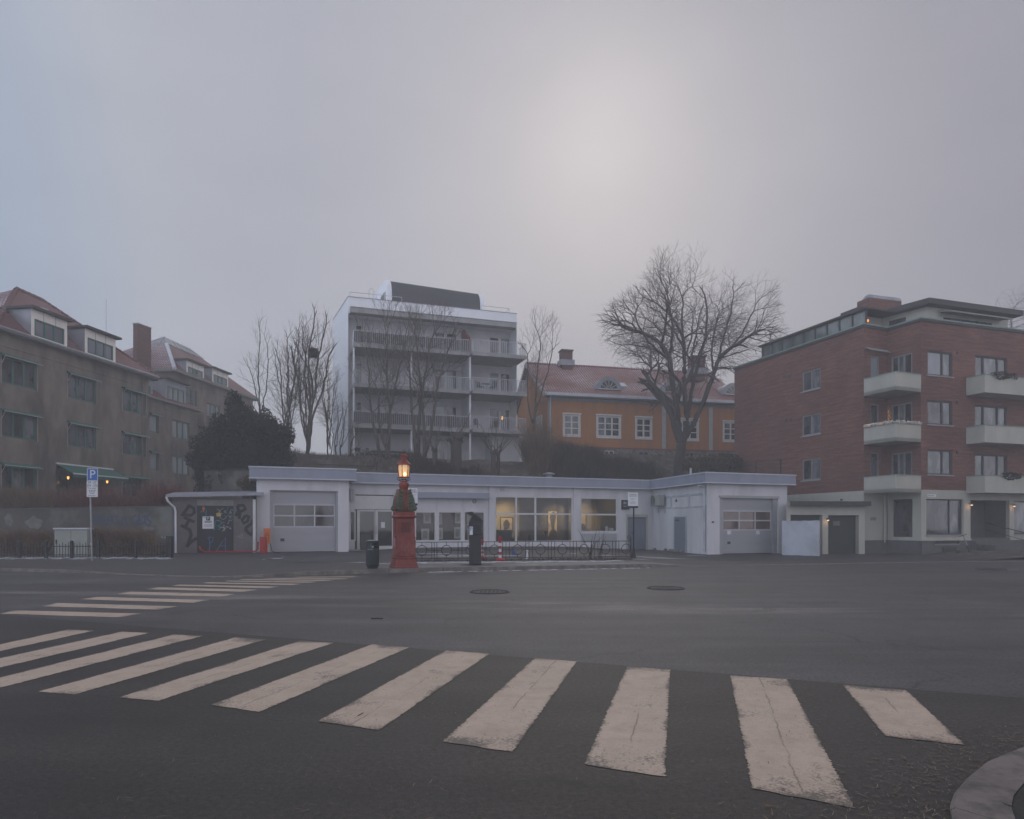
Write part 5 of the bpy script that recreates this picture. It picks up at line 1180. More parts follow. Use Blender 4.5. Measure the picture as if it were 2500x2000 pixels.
# shop front
hsh = []
def r(px0, px1, py0, py1): return (FC.u(px0), FC.u(px1), FC.z((px0 + px1) / 2, py1), FC.z((px0 + px1) / 2, py0))
ent = (FC.u(866), FC.u(962), Z0, FC.z(900, 1208)); side_l = r(853.5, 868.5, 1247, 1321); swin = [r(1014, 1063.5, 1249.5, 1321), r(1070, 1127, 1249.5, 1321), r(1133, 1183, 1249.5, 1321)]
bigw = (FC.u(1208.5), FC.u(1398), FC.z(1300, 1323.5), FC.z(1300, 1212.5)); rw = (FC.u(1417.5), FC.u(1507), FC.z(1460, 1299), FC.z(1460, 1215.5)); dd_ = (FC.u(1530), FC.u(1580), Z0, FC.z(1550, 1260.5))
FC.wall(mb, .0, FC.L, Z0, ZW, [ent, side_l, *swin, bigw, rw, dd_], .16)
FS.wall(mb, 0, FS.L, Z0, ZW, [], .1); grr = (FR.u(1757), FR.u(1900), Z0, FR.z(1830, 1212)); FR.wall(mb, 0, FR.L, Z0, ZW, [grr], .28); side(mb, FR, FR.L, 0, -7, Z0, ZW)
mb.build('wall', M['white'], b, recalc=False)
pl = [(A0 + Vector((-.35, .94)) * 8), A0, FLb.B, FC.A + U20 * .0, FC.B, FR.A, FR.B, FR.B + Vector((-.35, .94)) * 8]
pl[3] = FLb.B + (-NC) * ((FC.A - FLb.B).dot(-NC))
mb = MB(); band(mb, pl, -.2, .34, ZW, ZTOP); fa_ = mb.build('fascia', M['fascia'], b)
mb = MB(); band(mb, pl, -.25, .38, ZTOP + .002, ZTOP + .06); band(mb, pl, .341, .36, ZW - .03, ZW + .025); mb.build('fascia_cap', M['fasciatop'], fa_)
mb = MB(); roofp = [(p.x, p.y) for p in pl] + []; mb.add([(p.x, p.y, ZW + .25) for p in pl], [tuple(range(len(pl)))]); mb.build('roof', M['felt'], b, recalc=False)
mb = MB()
for px in (700, 1240, 1460): pass
mb2 = MB(); p = FC.pt(FC.u(1386), -3.0, ZTOP - .3); mb2.lathe(p, [(.22, 0), (.22, .75), (.42, .78), (.42, .86), (.05, .95)], 14); mb2.build('roof_vent', M['zinc'], b)
p = FS.pt(2.6, -1.4, ZTOP - .3); mb2 = MB(); mb2.tube([p, p + Vector((0, 0, 1.0))], .07, 8); mb2.build('vent_pipe', M['rail'], b)
# sectional garage doors
def garage(f, u0, u1, z0, z1, n, zw0, zw1, pm, notices=False):
    mb = MB(); wz = (zw0, zw1); f.wall(mb, u0, u1, z0, z1, [(u0 + .05, u1 - .05, *wz)], .05, n=n)
    rows = [z for z in np.arange(z0 + .12, z1, .115)]
    for z in rows:
        if zw0 - .05 < z < zw1 + .08: continue
        f.box(mb, u0 + .005, u1 - .005, n, n + .010, z, z + (.095))
    d = mb.build('garage_door', M['door_alu'], b, recalc=False)
    mb = MB(); um = [u0 + .05 + (u1 - u0 - .1) * k / 3 for k in range(4)]; zm = (zw0 + zw1) / 2
    for k in range(4): f.box(mb, um[k] - .035, um[k] + .035, n - .03, n + .02, zw0, zw1)
    for z in (zw0, zm, zw1): f.box(mb, u0 + .02, u1 - .02, n - .028, n + .022, z - .04, z + .04)
    fr = mb.build('window_frame', M['rail'], d)
    for i in range(3):
        for j in range(2):
            mb = MB(); f.rect(mb, um[i] + .03, um[i + 1] - .03, (zw0, zm)[j] + .03, (zm, zw1)[j] - .03, n - .02); mb.build('pane', M[pm], fr)
    mb = MB(); uu = u0 + .38; f.box(mb, uu, uu + .2, n + .012, n + .03, z0 + .55, z0 + .70); mb.build('door_latch', M['ink'], d)
    if notices:
        for px in (1785, 1855.5):
            mb = MB(); q = f.u(px); f.box(mb, q - .13, q + .13, n + .013, n + .02, f.z(px, 1305), f.z(px, 1296)); mb.build('notice', M['paper'], d)
    return d
M['panedim'] = paned('garage_glass_dim', (.022, .020, .020), (.05, .042, .038), .08, 1.0)
M['panewarm'] = paned('garage_glass_warm', (.07, .058, .055), (.15, .085, .062), .06, 1.1)
zb_ = lambda f, u, n: pz(*f.pt(u, n, 0).xy) + .03
garage(FLb, FLb.u(666), FLb.u(820), zb_(FLb, 2, 0), gl_[3] - .05, -.22, FLb.z(740, 1286.5), FLb.z(740, 1232), 'panedim')
mb = MB(); FLb.box(mb, gl_[0] + .005, FLb.u(666) , -.32, -.10, Z0, gl_[3] - .05); FLb.box(mb, FLb.u(820), gl_[1] - .005, -.32, -.10, Z0, gl_[3] - .05); FLb.box(mb, gl_[0] + .005, gl_[1] - .005, -.315, -.09, gl_[3] - .05, gl_[3] - .004); mb.build('garage_frame', M['framegrey'], b)
u_s = FR.u(1768); garage(FR, u_s, FR.u(1889), zb_(FR, 2, 0), grr[3] - .12, -.2, FR.z(1830, 1294), FR.z(1830, 1248), 'panewarm', True)
mb = MB(); FR.box(mb, grr[0] + .01, u_s - .01, -.26, -.06, Z0, grr[3] - .12); FR.box(mb, FR.u(1889) + .005, grr[1] - .01, -.26, -.08, Z0, grr[3] - .12); FR.box(mb, grr[0] - .05, grr[1] + .05, -.25, .05, grr[3] - .115, grr[3] + .03)
for k in range(6): FR.box(mb, grr[0] + .02, u_s - .02, -.059, -.05, .35 + k * .48, .38 + k * .48)
mb.build('garage_frame', M['door_alu'], b)
mb = MB(); FR.box(mb, FR.u(1738), FR.u(1742.5), .003, .05, FR.z(1740, 1276.5), FR.z(1740, 1273)); mb.build('door_buzzer', M['ink'], b)
# interior of the shop
zi0, zi1 = .06, 3.3; ui0, ui1 = FC.u(866), FC.u(1512); nb = -3.6
mb = MB(); FC.rect(mb, ui0 - 1.5, ui1 + .2, zi0, zi1, nb); um = FC.u(1196); side(mb, FC, ui1 + .2, -.17, nb, zi0, zi1)
mb.quad(FC.pt(um, -.17, zi1), FC.pt(ui1 + .2, -.17, zi1), FC.pt(ui1 + .2, nb, zi1), FC.pt(um, nb, zi1)); mb.build('gallery_back_wall', M['interior'], b, recalc=False)
mb = MB(); FC.rect(mb, ui0 - 1.5, FC.u(1190), zi0, zi1, -1.25); side(mb, FC, um, -.17, nb, zi0, zi1); mb.quad(FC.pt(ui0 - 1.5, -.17, zi1), FC.pt(um, -.17, zi1), FC.pt(um, nb, zi1), FC.pt(ui0 - 1.5, nb, zi1)); side(mb, FC, FC.u(1404), -1.0, nb, zi0, zi1); FC.rect(mb, FC.shift(-2.9).u(1268), FC.shift(-2.9).u(1374), zi0, zi1, -2.9); mb.build('gallery_partition', M['interiorgrey'], b, recalc=False)
mb = MB(); mb.quad(FC.pt(ui0 - 1.5, -.17, zi0), FC.pt(ui1 + .2, -.17, zi0), FC.pt(ui1 + .2, nb, zi0), FC.pt(ui0 - 1.5, nb, zi0)); FC.box(mb, FC.u(1209), FC.u(1262), -1.6, -.9, zi0, 1.15); FC.box(mb, FC.u(1310), FC.u(1347), -1.4, -.9, zi0, .8); mb.build('gallery_counter', M['interiordark'], b, recalc=False)
def glaze(rect, cols, rows, name='shop_window', fw=.07, mw=.12, depth=.1, label=None, below=None):
    u0, u1, z0, z1 = rect; d = -depth; mb = MB()
    FC.box(mb, u0, u0 + fw, d, d + .09, z0, z1); FC.box(mb, u1 - fw, u1, d, d + .09, z0, z1); FC.box(mb, u0 + fw, u1 - fw, d, d + .09, z0, z0 + fw); FC.box(mb, u0 + fw, u1 - fw, d, d + .09, z1 - fw, z1)
    for c in cols: FC.box(mb, c - mw / 2, c + mw / 2, d + .003, d + .086, z0 + fw, z1 - fw)
    for z in rows: FC.box(mb, u0 + fw, u1 - fw, d + .006, d + .082, z - .05, z + .05)
    w_ = mb.build(name, M['frame'], b); e_ = [u0] + list(cols) + [u1]; zz = [z0] + list(rows) + [z1]
    for i in range(len(e_) - 1):
        for j in range(len(zz) - 1):
            mb = MB(); FC.rect(mb, e_[i] + .04, e_[i + 1] - .04, zz[j] + .03, zz[j + 1] - .03, d + .04); mb.build('pane', M['glass'], w_)
    return w_
glaze(side_l, [], []); [glaze(s_, [], [], mw=.1, fw=.05) for s_ in swin]
glaze(bigw, [FC.u(1260.5), FC.u(1307.5)], [FC.z(1300, 1255)]); glaze(rw, [], [FC.z(1460, 1256.5)])
# entrance
zd = FC.z(900, 1245); mb = MB(); FC.box(mb, ent[0] + .02, ent[1] - .02, -.14, -.06, zd + .03, ent[3] - .05); mb.build('entrance_panel', M['frame'], b)
for (a, c, pp) in ((872, 914.5, (879, 913)), (917, 960, (923, 957.5))):
    u0, u1 = FC.u(a), FC.u(c); mb = MB(); q0, q1 = FC.u(pp[0]), FC.u(pp[1]); zb0 = .12
    FC.box(mb, u0, q0, -.13, -.06, .04, zd); FC.box(mb, q1, u1, -.13, -.06, .04, zd); FC.box(mb, q0, q1, -.13, -.06, .04, zb0 + .12); FC.box(mb, q0, q1, -.13, -.06, zd - .09, zd); d_ = mb.build('door', M['frame'], b)
    mb = MB(); FC.rect(mb, q0, q1, zb0 + .1, zd - .08, -.10); mb.build('pane', M['panedoor'], d_)
    mb = MB(); hx = u1 - .05 if a < 900 else u0 + .06; mb.tube([FC.pt(hx, -.06, .95), FC.pt(hx, .02, .97), FC.pt(hx, .02, 1.4), FC.pt(hx, -.06, 1.42)], .018, 6); mb.build('handle', M['steel'], d_)
    if a > 900: mb = MB(); FC.box(mb, FC.u(931), FC.u(940.5), -.095, -.09, FC.z(935, 1289), FC.z(935, 1275)); mb.build('notice', M['paper'], d_)
mb = MB(); FC.box(mb, ent[0] - .03, ent[0] + .02, -.15, -.04, .03, ent[3]); FC.box(mb, ent[1] - .02, ent[1] + .03, -.15, -.04, .03, ent[3]); FC.box(mb, FC.u(915), FC.u(916.8), -.15, -.05, .03, zd); mb.build('door_frame', M['framegrey'], b)
mb = MB(); FC.box(mb, ent[0] - .6, FC.u(1205), .003, 1.1, -.4, .06); mb.build('door_step', M['concrete'], b)
mb = MB(); FC.box(mb, FC.u(966), FC.u(1190), .003, .42, FC.z(1080, 1216), FC.z(1080, 1203)); FC.box(mb, FC.u(966), FC.u(1190), .421, .45, FC.z(1080, 1217), FC.z(1080, 1214)); mb.build('shop_canopy', M['fascia'], b)['label'] = 'flat grey canopy over the picture windows'
mb = MB(); FC.box(mb, FC.u(1193), FC.u(1207), .003, .10, Z0, ZW - .01); FC.box(mb, FC.u(1399), FC.u(1416), .003, .08, Z0, ZW - .01); mb.build('pier', M['white'], b)
mb = MB()
for px in (1063.5 + 3, 1127 + 3): u = FC.u(px); FC.box(mb, u - .01, u + .01, .0, .012, swin[0][3] + .05, FC.z(1080, 1218))
FC.box(mb, FC.u(1222), FC.u(1230), .003, .12, FC.z(1226, 1197.5), FC.z(1226, 1190.5)); mb.build('wall_joint', M['framegrey'], b)
mb = MB(); mb.lathe(FC.pt(FC.u(1158), .05, FC.z(1158, 1224)), [(.13, -.13), (.13, .13)], 14) if False else mb.ring(FC.pt(FC.u(1158), .03, FC.z(1158, 1224)), Vector((FC.U.x, FC.U.y, 0)), (0, 0, 1), .10, .035, 18, 6); mb.build('air_vent', M['greywood'], b)
mb = MB(); FC.box(mb, FC.u(854.5), FC.u(863.5), .003, .2, FC.z(858, 1224), FC.z(858, 1194)); mb.build('meter_box', M['framegrey'], b)
for (a, c, py0, py1) in ((1212, 1300, 1328, 1342), (1302, 1355, 1327, 1341), (1420, 1462, 1303, 1341), (1466, 1506, 1303, 1341)):
    mb = MB(); q = r(a, c, py0, py1); FC.box(mb, q[0], q[1], .003, .02, q[2], q[3]); mb.build('wall_panel', M['framegrey' if a > 1400 else 'white'], b)
mb = MB(); q = r(1421, 1445, 1325, 1338); FC.box(mb, q[0], q[1], .021, .09, q[2], q[3]); mb.build('heater_box', M['signwhite'], b)
# grey double door
mb = MB(); um_ = FC.u(1547); FC.box(mb, dd_[0] + .06, um_ - .006, -.12, -.06, -.15, dd_[3] - .06); FC.box(mb, um_ + .006, dd_[1] - .06, -.12, -.06, -.15, dd_[3] - .06); d_ = mb.build('double_door', M['bluedoor'], b); mb = MB(); FC.box(mb, um_ - .12, um_ - .08, -.06, -.02, .85, 1.0); mb.build('handle', M['ink'], d_)
mb = MB(); FC.box(mb, dd_[0] - .05, dd_[0] + .06, -.15, .03, -.3, dd_[3] + .12); FC.box(mb, dd_[1] - .06, dd_[1] + .05, -.15, .03, -.3, dd_[3] + .12); FC.box(mb, dd_[0] + .06, dd_[1] - .06, -.15, .03, dd_[3] - .06, dd_[3] + .12); mb.build('door_frame', M['cream'], b)
# side wall of the right bay
u0, u1 = FS.u(1648), FS.u(1675.5); zt_ = FS.z(1660, 1263); mb = MB(); FS.box(mb, u0, u1, .003, .04, -.15, zt_); d_ = mb.build('side_door', M['bluedoor'], b); mb = MB(); FS.box(mb, u0 + .15, u0 + .65, .041, .07, zt_ - .22, zt_ - .15); mb.build('door_closer', M['ink'], d_)
mb = MB(); FS.box(mb, u0 - .09, u0 - .005, .003, .06, -.2, zt_ + .08); FS.box(mb, u1 + .005, u1 + .07, .003, .06, -.2, zt_ + .08); FS.box(mb, u0 - .005, u1 + .005, .003, .06, zt_ + .005, zt_ + .08); mb.build('door_frame', M['white2'], b)
mb = MB(); zl, zh = FS.z(1700, 1236), FS.z(1700, 1209)
for a, c in ((1600, 1637), (1642, 1680.5), (1685, 1720)):
    q0, q1 = FS.u(a), FS.u(c); FS.box(mb, q0, q1, .002, .05, zh, zh + .10); FS.box(mb, q1 , q1 + .22, .002, .05, zl, zh); FS.box(mb, q0, q1, .002, .035, zl - .06, zl)
mb.build('wall_relief', M['white2'], b)
mb = MB(); u = FS.u(1723); mb.tube([FS.pt(u, .5, ZW - .15), FS.pt(u, .12, ZW - .18), FS.pt(u, .10, ZW - .35), FS.pt(u, .10, -.05)], .065, 8); mb.build('downpipe', M['white2'], b)
mb = MB(); FS.box(mb, FS.u(1650), FS.u(1653), .003, .03, FS.z(1651, 1226), FS.z(1651, 1219)); mb.build('wall_number', M['ink'], b)
mb = MB(); rr = random.Random(2)
for k in range(9): u = rr.uniform(.3, 4.5); mb.lathe(FS.pt(u, .12, -.2), [(rr.uniform(.08, .22), 0), (.1, .09), (.02, .14)], 7)
tag(mb.build('rubble', M['granite']), 'broken stones and dirt along the foot of the white side wall', 'rubble', None, 'stuff')
# pictures hung in the gallery
def picture(px0, px1, py0, py1, n, lab, canvas, fw=.05, mount=0, frame='mountwhite', sil=None, group='framed pictures in the gallery'):
    f = FC.shift(n); u0, u1 = f.u(px0), f.u(px1); z0, z1 = f.z(px0, py1), f.z(px0, py0); t_ = thing('framed_picture', lab, 'picture', f.pt((u0 + u1) / 2, 0, z0), group)
    mb = MB(); f.box(mb, u0, u0 + fw, .005, .05, z0, z1); f.box(mb, u1 - fw, u1, .005, .05, z0, z1); f.box(mb, u0 + fw, u1 - fw, .005, .05, z0, z0 + fw); f.box(mb, u0 + fw, u1 - fw, .005, .05, z1 - fw, z1); mb.build('frame', M[frame], t_)
    mb = MB(); f.rect(mb, u0 + fw, u1 - fw, z0 + fw, z1 - fw, .015); mb.build('mount' if mount else 'canvas', M['mountwhite' if mount else canvas], t_)
    if mount: mb = MB(); f.rect(mb, u0 + fw + mount, u1 - fw - mount, z0 + fw + mount, z1 - fw - mount, .02); mb.build('print', M[canvas], t_)
    if sil:
        mb = MB(); w_, h_ = u1 - u0, z1 - z0; mb.add([f.pt(u0 + w_ * x, .022, z0 + h_ * y) for x, y in sil], [tuple(range(len(sil)))]); mb.build('painted_shape', M['interiordark'], t_, recalc=False)
nP = -1.25
for (a, c, d, e, lab) in ((1033, 1052, 1252, 1278, 'small framed picture, upper one in the first shop window'), (1028, 1047.5, 1291, 1319, 'small framed print, lower one in the first shop window'), (1063, 1079, 1254, 1281, 'framed picture behind the bar between first and second shop windows, upper'), (1068, 1081, 1289, 1317, 'framed picture at the edge of the second shop window, lower'), (1110, 1129, 1250, 1278, 'framed picture high beside the second window bar'), (1108, 1126, 1287, 1315, 'framed picture low beside the second window bar'), (1140, 1160, 1252, 1282, 'framed picture half behind the parking meter, upper'), (1141, 1158, 1291, 1318, 'framed picture half behind the parking meter, lower')):
    picture(a, c, d, e, nP, lab, 'canvas2', .05, .07)
head = [(.25, .03), (.28, .3), (.22, .5), (.3, .72), (.45, .84), (.6, .80), (.7, .62), (.78, .5), (.7, .42), (.74, .3), (.6, .2), (.45, .18), (.4, .03)]
fig = [(.12, .03), (.2, .2), (.38, .3), (.3, .55), (.2, .75), (.4, .92), (.62, .95), (.78, .78), (.66, .5), (.62, .3), (.85, .2), (.9, .03)]
picture(1221, 1252, 1262, 1300, -3.55, 'warmly lit square picture of a dark head shape in the big window', 'canvas1', .05, 0, 'interiordark', head)
picture(1336, 1363, 1246, 1312, -2.85, 'tall warmly lit picture of a dark standing shape in the big window', 'canvas1', .06, 0, 'interiordark', fig)
picture(1410, 1431, 1255, 1291, -3.5, 'yellow lit picture at the edge of the window by the grey door', 'canvas1', .05, 0, 'interiordark', [(.0, .05), (.3, .45), (.5, .35), (.8, .3), (.9, .05)])
for (a, c, d, e, lab) in ((1477.5, 1485, 1285, 1298.5, 'tall white card standing in the window by the grey door'), (1487, 1498, 1289, 1298.5, 'white box with a dark mark in the window by the grey door')):
    f = FC.shift(-.35); mb = MB(); f.box(mb, f.u(a), f.u(c), -.05, 0, f.z(a, e), f.z(a, d)); tag(mb.build('window_card', M['paper']), lab, 'card')
c = FC.pt(FC.shift(-1.2).u(1332), -1.2, .8); t_ = thing('flower_vase', 'vase with pale branches standing in the big gallery window', 'vase', c); mb = MB(); mb.lathe(c, [(.06, .0), (.09, .12), (.05, .25)], 10); mb.build('vase', M['interiordark'], t_); mb = MB(); rr = random.Random(8)
for k in range(22): p = c + Vector((rr.uniform(-.3, .3), rr.uniform(-.15, .15), rr.uniform(.4, .8))); mb.tube([c + Vector((0, 0, .22)), p], .006, 3); mb.lathe(p, [(.001, -.03), (.035, 0), (.001, .03)], 5)
mb.build('branches', M['interior'], t_)
def glight(px, n, z, e, size=.12):
    f = FC.shift(n); p = f.pt(f.u(px), 0, z); l = bpy.data.lights.new('gallery_light', 'POINT'); l.energy = e; l.color = (1, .72, .38); l.shadow_soft_size = size; lo = bpy.data.objects.new('gallery_light', l); COL.objects.link(lo); lo.location = p
def gspot(px, n, z, tpx, tn, tz, e, ang=62):
    f = FC.shift(n); p = f.pt(f.u(px), 0, z); g = FC.shift(tn); q = g.pt(g.u(tpx), 0, tz); l = bpy.data.lights.new('gallery_spot', 'SPOT'); l.energy = e; l.color = (1, .74, .42); l.shadow_soft_size = .05; l.spot_size = R(ang); l.spot_blend = 1.0; lo = bpy.data.objects.new('gallery_spot', l); COL.objects.link(lo); lo.location = p; lo.rotation_euler = (q - p).to_track_quat('-Z', 'Y').to_euler()
gspot(1234, -1.7, 2.9, 1236, -3.55, 1.7, 220, 85); gspot(1352, -1.3, 2.9, 1358, -2.9, 1.5, 220, 85); gspot(1425, -1.8, 2.9, 1421, -3.5, 1.9, 150, 75); gspot(1500, -1.8, 2.9, 1498, -3.5, 2.3, 60, 75)
glight(1300, -1.8, 3.1, 5); glight(1460, -1.8, 3.1, 4)
for px, e in ((1042, 3.0), (1098, 3.0), (1150, 3.0)): glight(px, -.5, 3.1, e)

# ---------------------------------------------------------------- things fixed to the gallery walls
t_ = thing('air_conditioner', 'beige air conditioner bracketed high in the inner corner of the white wall', 'air conditioner', FS.pt(1.4, .3, 2.6)); u0, u1 = FS.u(1597), FS.u(1627); zl, zh = FS.z(1612, 1235), FS.z(1612, 1209); u0 = u1 - 1.25
mb = MB(); FS.box(mb, u0, u1, .12, .55, zl, zh); mb.build('case', M['cabinet'], t_, bevel=.03); mb = MB(); mb.ring(FS.pt(u0 + .42, .56, (zl + zh) / 2), Vector((FS.U.x, FS.U.y, 0)), (0, 0, 1), .27, .02, 20, 5)
for k in range(3): mb.ring(FS.pt(u0 + .42, .565, (zl + zh) / 2), Vector((FS.U.x, FS.U.y, 0)), (0, 0, 1), .07 + .06 * k, .008, 16, 4)
mb.build('fan_grille', M['ink'], t_); mb = MB()
for q in (u0 + .15, u1 - .15): FS.box(mb, q - .03, q + .03, .003, .6, zl - .06, zl - .005); FS.box(mb, q - .03, q + .03, .003, .05, zl - .5, zl - .06)
mb.build('bracket', M['framegrey'], t_); fe = Fac(FS.pt(u0, .56, 0), FS.pt(u0, .1, 0)); mb = MB(); FS.ribbon(mb, [(u1 - .5, zl + .2), (u1 - .42, zl + .35), (u1 - .3, zl + .22), (u1 - .22, zl + .4), (u1 - .1, zl + .38), (u1 - .04, zl + .5)], .025, .556); mb.build('scrawl', M['gwhite'], t_, recalc=False)
u0, u1 = FC.u(1517), FC.u(1535); mb = MB(); FC.box(mb, u0, u1, .003, .10, FC.z(1525, 1244), FC.z(1525, 1221)); t_ = tag(mb.build('wall_sign', M['ink']), 'square black sign on the white wall beside the grey double door', 'sign'); mb = MB(); q = FC.u(1524); zz = FC.z(1524, 1228.5); FC.ribbon(mb, [(q - .08, zz + .08), (q - .08, zz - .08), (q, zz), (q + .08, zz - .08), (q + .08, zz + .08), (q, zz), (q - .08, zz + .08)], .035, .105); FC.box(mb, q - .12, q + .12, .101, .104, zz - .22, zz - .20); mb.build('sign_mark', M['signwhite'], t_, recalc=False)

# ---------------------------------------------------------------- grey graffiti shed
sr = Vector((-13.05, 34.25)); FSd = Fac(sr - U20 * 3.75, sr); t_ = thing('graffiti_shed', 'grey rendered shed with black painted letters and dark scribbled double door', 'shed', (FSd.A.x, FSd.A.y, 0)); zl, zr_ = 2.86, 3.02
dr = (FSd.u(481), FSd.u(570), -.2, 2.72); mb = MB(); FSd.wall(mb, 0, FSd.L, -.3, 2.80, [dr], .14); side(mb, FSd, 0, 0, -3, -.3, 2.8); side(mb, FSd, FSd.L, 0, -3, -.3, 2.8); mb.build('wall', M['shed'], t_, recalc=False)
mb = MB(); vs = [FSd.pt(-.25, .3, zl - .06), FSd.pt(FSd.L + .45, .3, zr_ - .06), FSd.pt(FSd.L + .3, -3.2, zr_ + .2), FSd.pt(-.25, -3.2, zl + .2)]; mb.hexa(vs + [v + Vector((0, 0, .13)) for v in vs]); rf = mb.build('roof', M['zinc'], t_)
mb = MB(); FSd.box(mb, dr[0], dr[1], -.12, -.08, 1.42, dr[3] - .02); FSd.box(mb, dr[0], dr[1], -.12, -.075, .02, 1.40); d_ = mb.build('door', M['sheddoor'], t_); zf = lambda px, py: FSd.z(px, py)
mb = MB(); FSd.box(mb, dr[0], dr[1], -.12, -.06, 2.42, dr[3]); mb.build('lintel', M['greywood'], t_)
mb = MB(); u0, u1 = FSd.u(494), FSd.u(521.5); FSd.box(mb, u0, u1, -.074, -.066, zf(500, 1291), zf(500, 1261)); s_ = mb.build('parking_notice', M['signwhite'], t_)
mb = MB(); q0, q1 = FSd.u(503), FSd.u(513); FSd.box(mb, q0, q1, -.065, -.063, zf(508, 1271), zf(508, 1262)); mb.build('notice_symbol', M['ink'], s_)
def text(parent, f, s, u, z, size, n, mat, name='lettering', ext=.001):
    cu = bpy.data.curves.new('t', 'FONT'); cu.body = s; cu.size = size; cu.align_x = 'CENTER'; cu.align_y = 'CENTER'; cu.extrude = ext; cu.resolution_u = 3
    ob = bpy.data.objects.new('t', cu); COL.objects.link(ob); dg = bpy.context.evaluated_depsgraph_get(); me = bpy.data.meshes.new_from_object(ob.evaluated_get(dg)); COL.objects.unlink(ob); bpy.data.objects.remove(ob)
    mb = MB(); mb.v = [tuple(f.pt(u + v.co.x, n + v.co.z, z + v.co.y)) for v in me.vertices]; mb.f = [tuple(p.vertices) for p in me.polygons]; bpy.data.meshes.remove(me)
    return mb.build(name, mat, parent, recalc=False)
text(s_, FSd, 'P', (q0 + q1) / 2, (zf(508, 1271) + zf(508, 1262)) / 2, .19, -.060, M['signwhite'])
mb = MB()
for k, (w_, h_) in enumerate(((.7, .035), (.6, .035), (.0, 0), (.75, .015), (.75, .015), (.7, .015))):
    um = (u0 + u1) / 2; zz = zf(508, 1271) - .06 - k * .052
    if w_: FSd.box(mb, um - w_ * (u1 - u0) / 2, um + w_ * (u1 - u0) / 2, -.0655, -.064, zz, zz + h_)
mb.build('notice_lines', M['inkgrey'], s_)
mb = MB(); FSd.box(mb, FSd.u(528), FSd.u(539), -.074, -.068, zf(533, 1261), zf(533, 1252.5)); mb.build('yellow_sticker', pmat('yellow_sticker', (.5, .36, .05)), t_)
def stroke(pxs, w_, mat, n, name='graffiti', f=FSd, par=None):
    mb = MB()
    for k, st in enumerate(pxs): f.ribbon(mb, [(f.u(x), f.z(x, y)) for x, y in st], w_, n + k * .0012)
    return mb.build(name, M[mat], par or t_, recalc=False)
cv = lambda L_: [(400 + x * .2783, 1100 + y * .2783) for x, y in L_]
stroke([cv([(225, 480), (190, 530), (155, 575)]), cv([(215, 482), (262, 505), (268, 545), (235, 572), (170, 560)]), cv([(175, 585), (222, 608), (270, 628)]), cv([(222, 608), (190, 668)]), cv([(148, 655), (195, 680), (240, 705)]), cv([(225, 690), (240, 740), (205, 845)]), cv([(200, 845), (240, 800), (292, 768)])], .15, 'gblack', .004)
stroke([cv([(645, 485), (655, 530), (630, 575)]), cv([(645, 485), (700, 480), (715, 515), (690, 530), (655, 535)]), cv([(668, 535), (660, 600)]), cv([(720, 570), (685, 610), (700, 640), (735, 620), (745, 580), (720, 570)]), cv([(770, 605), (790, 640), (800, 655)]), cv([(785, 630), (735, 665), (712, 690)]), cv([(712, 690), (745, 725), (775, 745)]), cv([(770, 748), (785, 700), (800, 650)])], .15, 'gblack', .004)
stroke([cv([(380, 770), (400, 760), (435, 765), (425, 800), (395, 815)]), cv([(395, 770), (405, 830), (395, 885)])], .035, 'gcyan', -.070)
stroke([cv([(460, 885), (500, 820), (540, 765), (540, 885)]), cv([(490, 840), (545, 835)])], .035, 'gcyan', -.070)
stroke([cv([(440, 700), (450, 620), (480, 610)]), cv([(470, 615), (500, 620), (500, 650), (470, 660), (500, 680), (480, 695)])], .035, 'gteal', -.070)
rr = random.Random(21)
for mt, cnt, rng in (('gwhite', 16, (505, 600, 585, 700)), ('gteal', 9, (310, 420, 500, 600)), ('gwhite', 10, (440, 600, 510, 570)), ('gteal', 5, (520, 600, 530, 600))):
    L_ = []
    for k in range(cnt):
        x, y = rr.uniform(rng[0], rng[1]), rr.uniform(rng[2], rng[3]); st = [(x, y)]
        for _ in range(rr.randint(3, 6)): x += rr.uniform(-16, 18); y += rr.uniform(-16, 16); st.append((min(max(x, 300), 602), y))
        L_.append(cv(st))
    stroke(L_, .016, mt, -.070)
stroke([cv([(640, 760), (655, 745), (660, 765), (675, 735), (690, 730), (685, 765), (665, 765)])], .018, 'gwhite', .004)
stroke([cv([(345, 490), (340, 520), (355, 500), (345, 540)])], .05, 'orange', -.070)
mb = MB(); mb.tube([FSd.pt(-.22, .36, zl - .05), FSd.pt(-.15, .3, zl - .25), FSd.pt(.12, .10, zl - .55), FSd.pt(.16, .06, zl - .75), FSd.pt(.16, .06, .1)], .05, 8); mb.build('downpipe', M['signwhite'], t_)
mb = MB(); FSd.box(mb, FSd.L - .08, FSd.L + .06, .003, .07, -.1, 2.75); mb.build('corner_board', M['frame'], t_)

# red hinged barrier, orange panel
f = FSd; t_ = thing('barrier', 'bent red tube barrier lying along the shed door', 'barrier', f.pt(2, .3, 0)); mb = MB(); g_ = lambda px, py, n: f.pt(f.shift(n).u(px), n, f.shift(n).z(px, py))
bq = lambda px, n, h: (lambda q: Vector((q.x, q.y, pz(q.x, q.y) + h)))(f.pt(f.shift(n).u(px), n, 0))
mb.tube([bq(487, .10, .32), bq(490, .16, .17), bq(499, .3, .07), bq(520, .36, .05), bq(570, .38, .05), bq(615, .38, .06), bq(625, .36, .09), bq(629, .32, .18), bq(630, .3, .55)], .038, 8); mb.build('tube', M['redpaint'], t_)
mb = MB(); q = f.pt(f.shift(.5).u(643), .5, 0); mb.box(q.x - .14, q.x + .14, q.y - .11, q.y + .11, pz(q.x, q.y) + .002, .86); tag(mb.build('barrier_post', M['redpaint'], bevel=.01), 'short thick red steel post beside the orange panel', 'post')
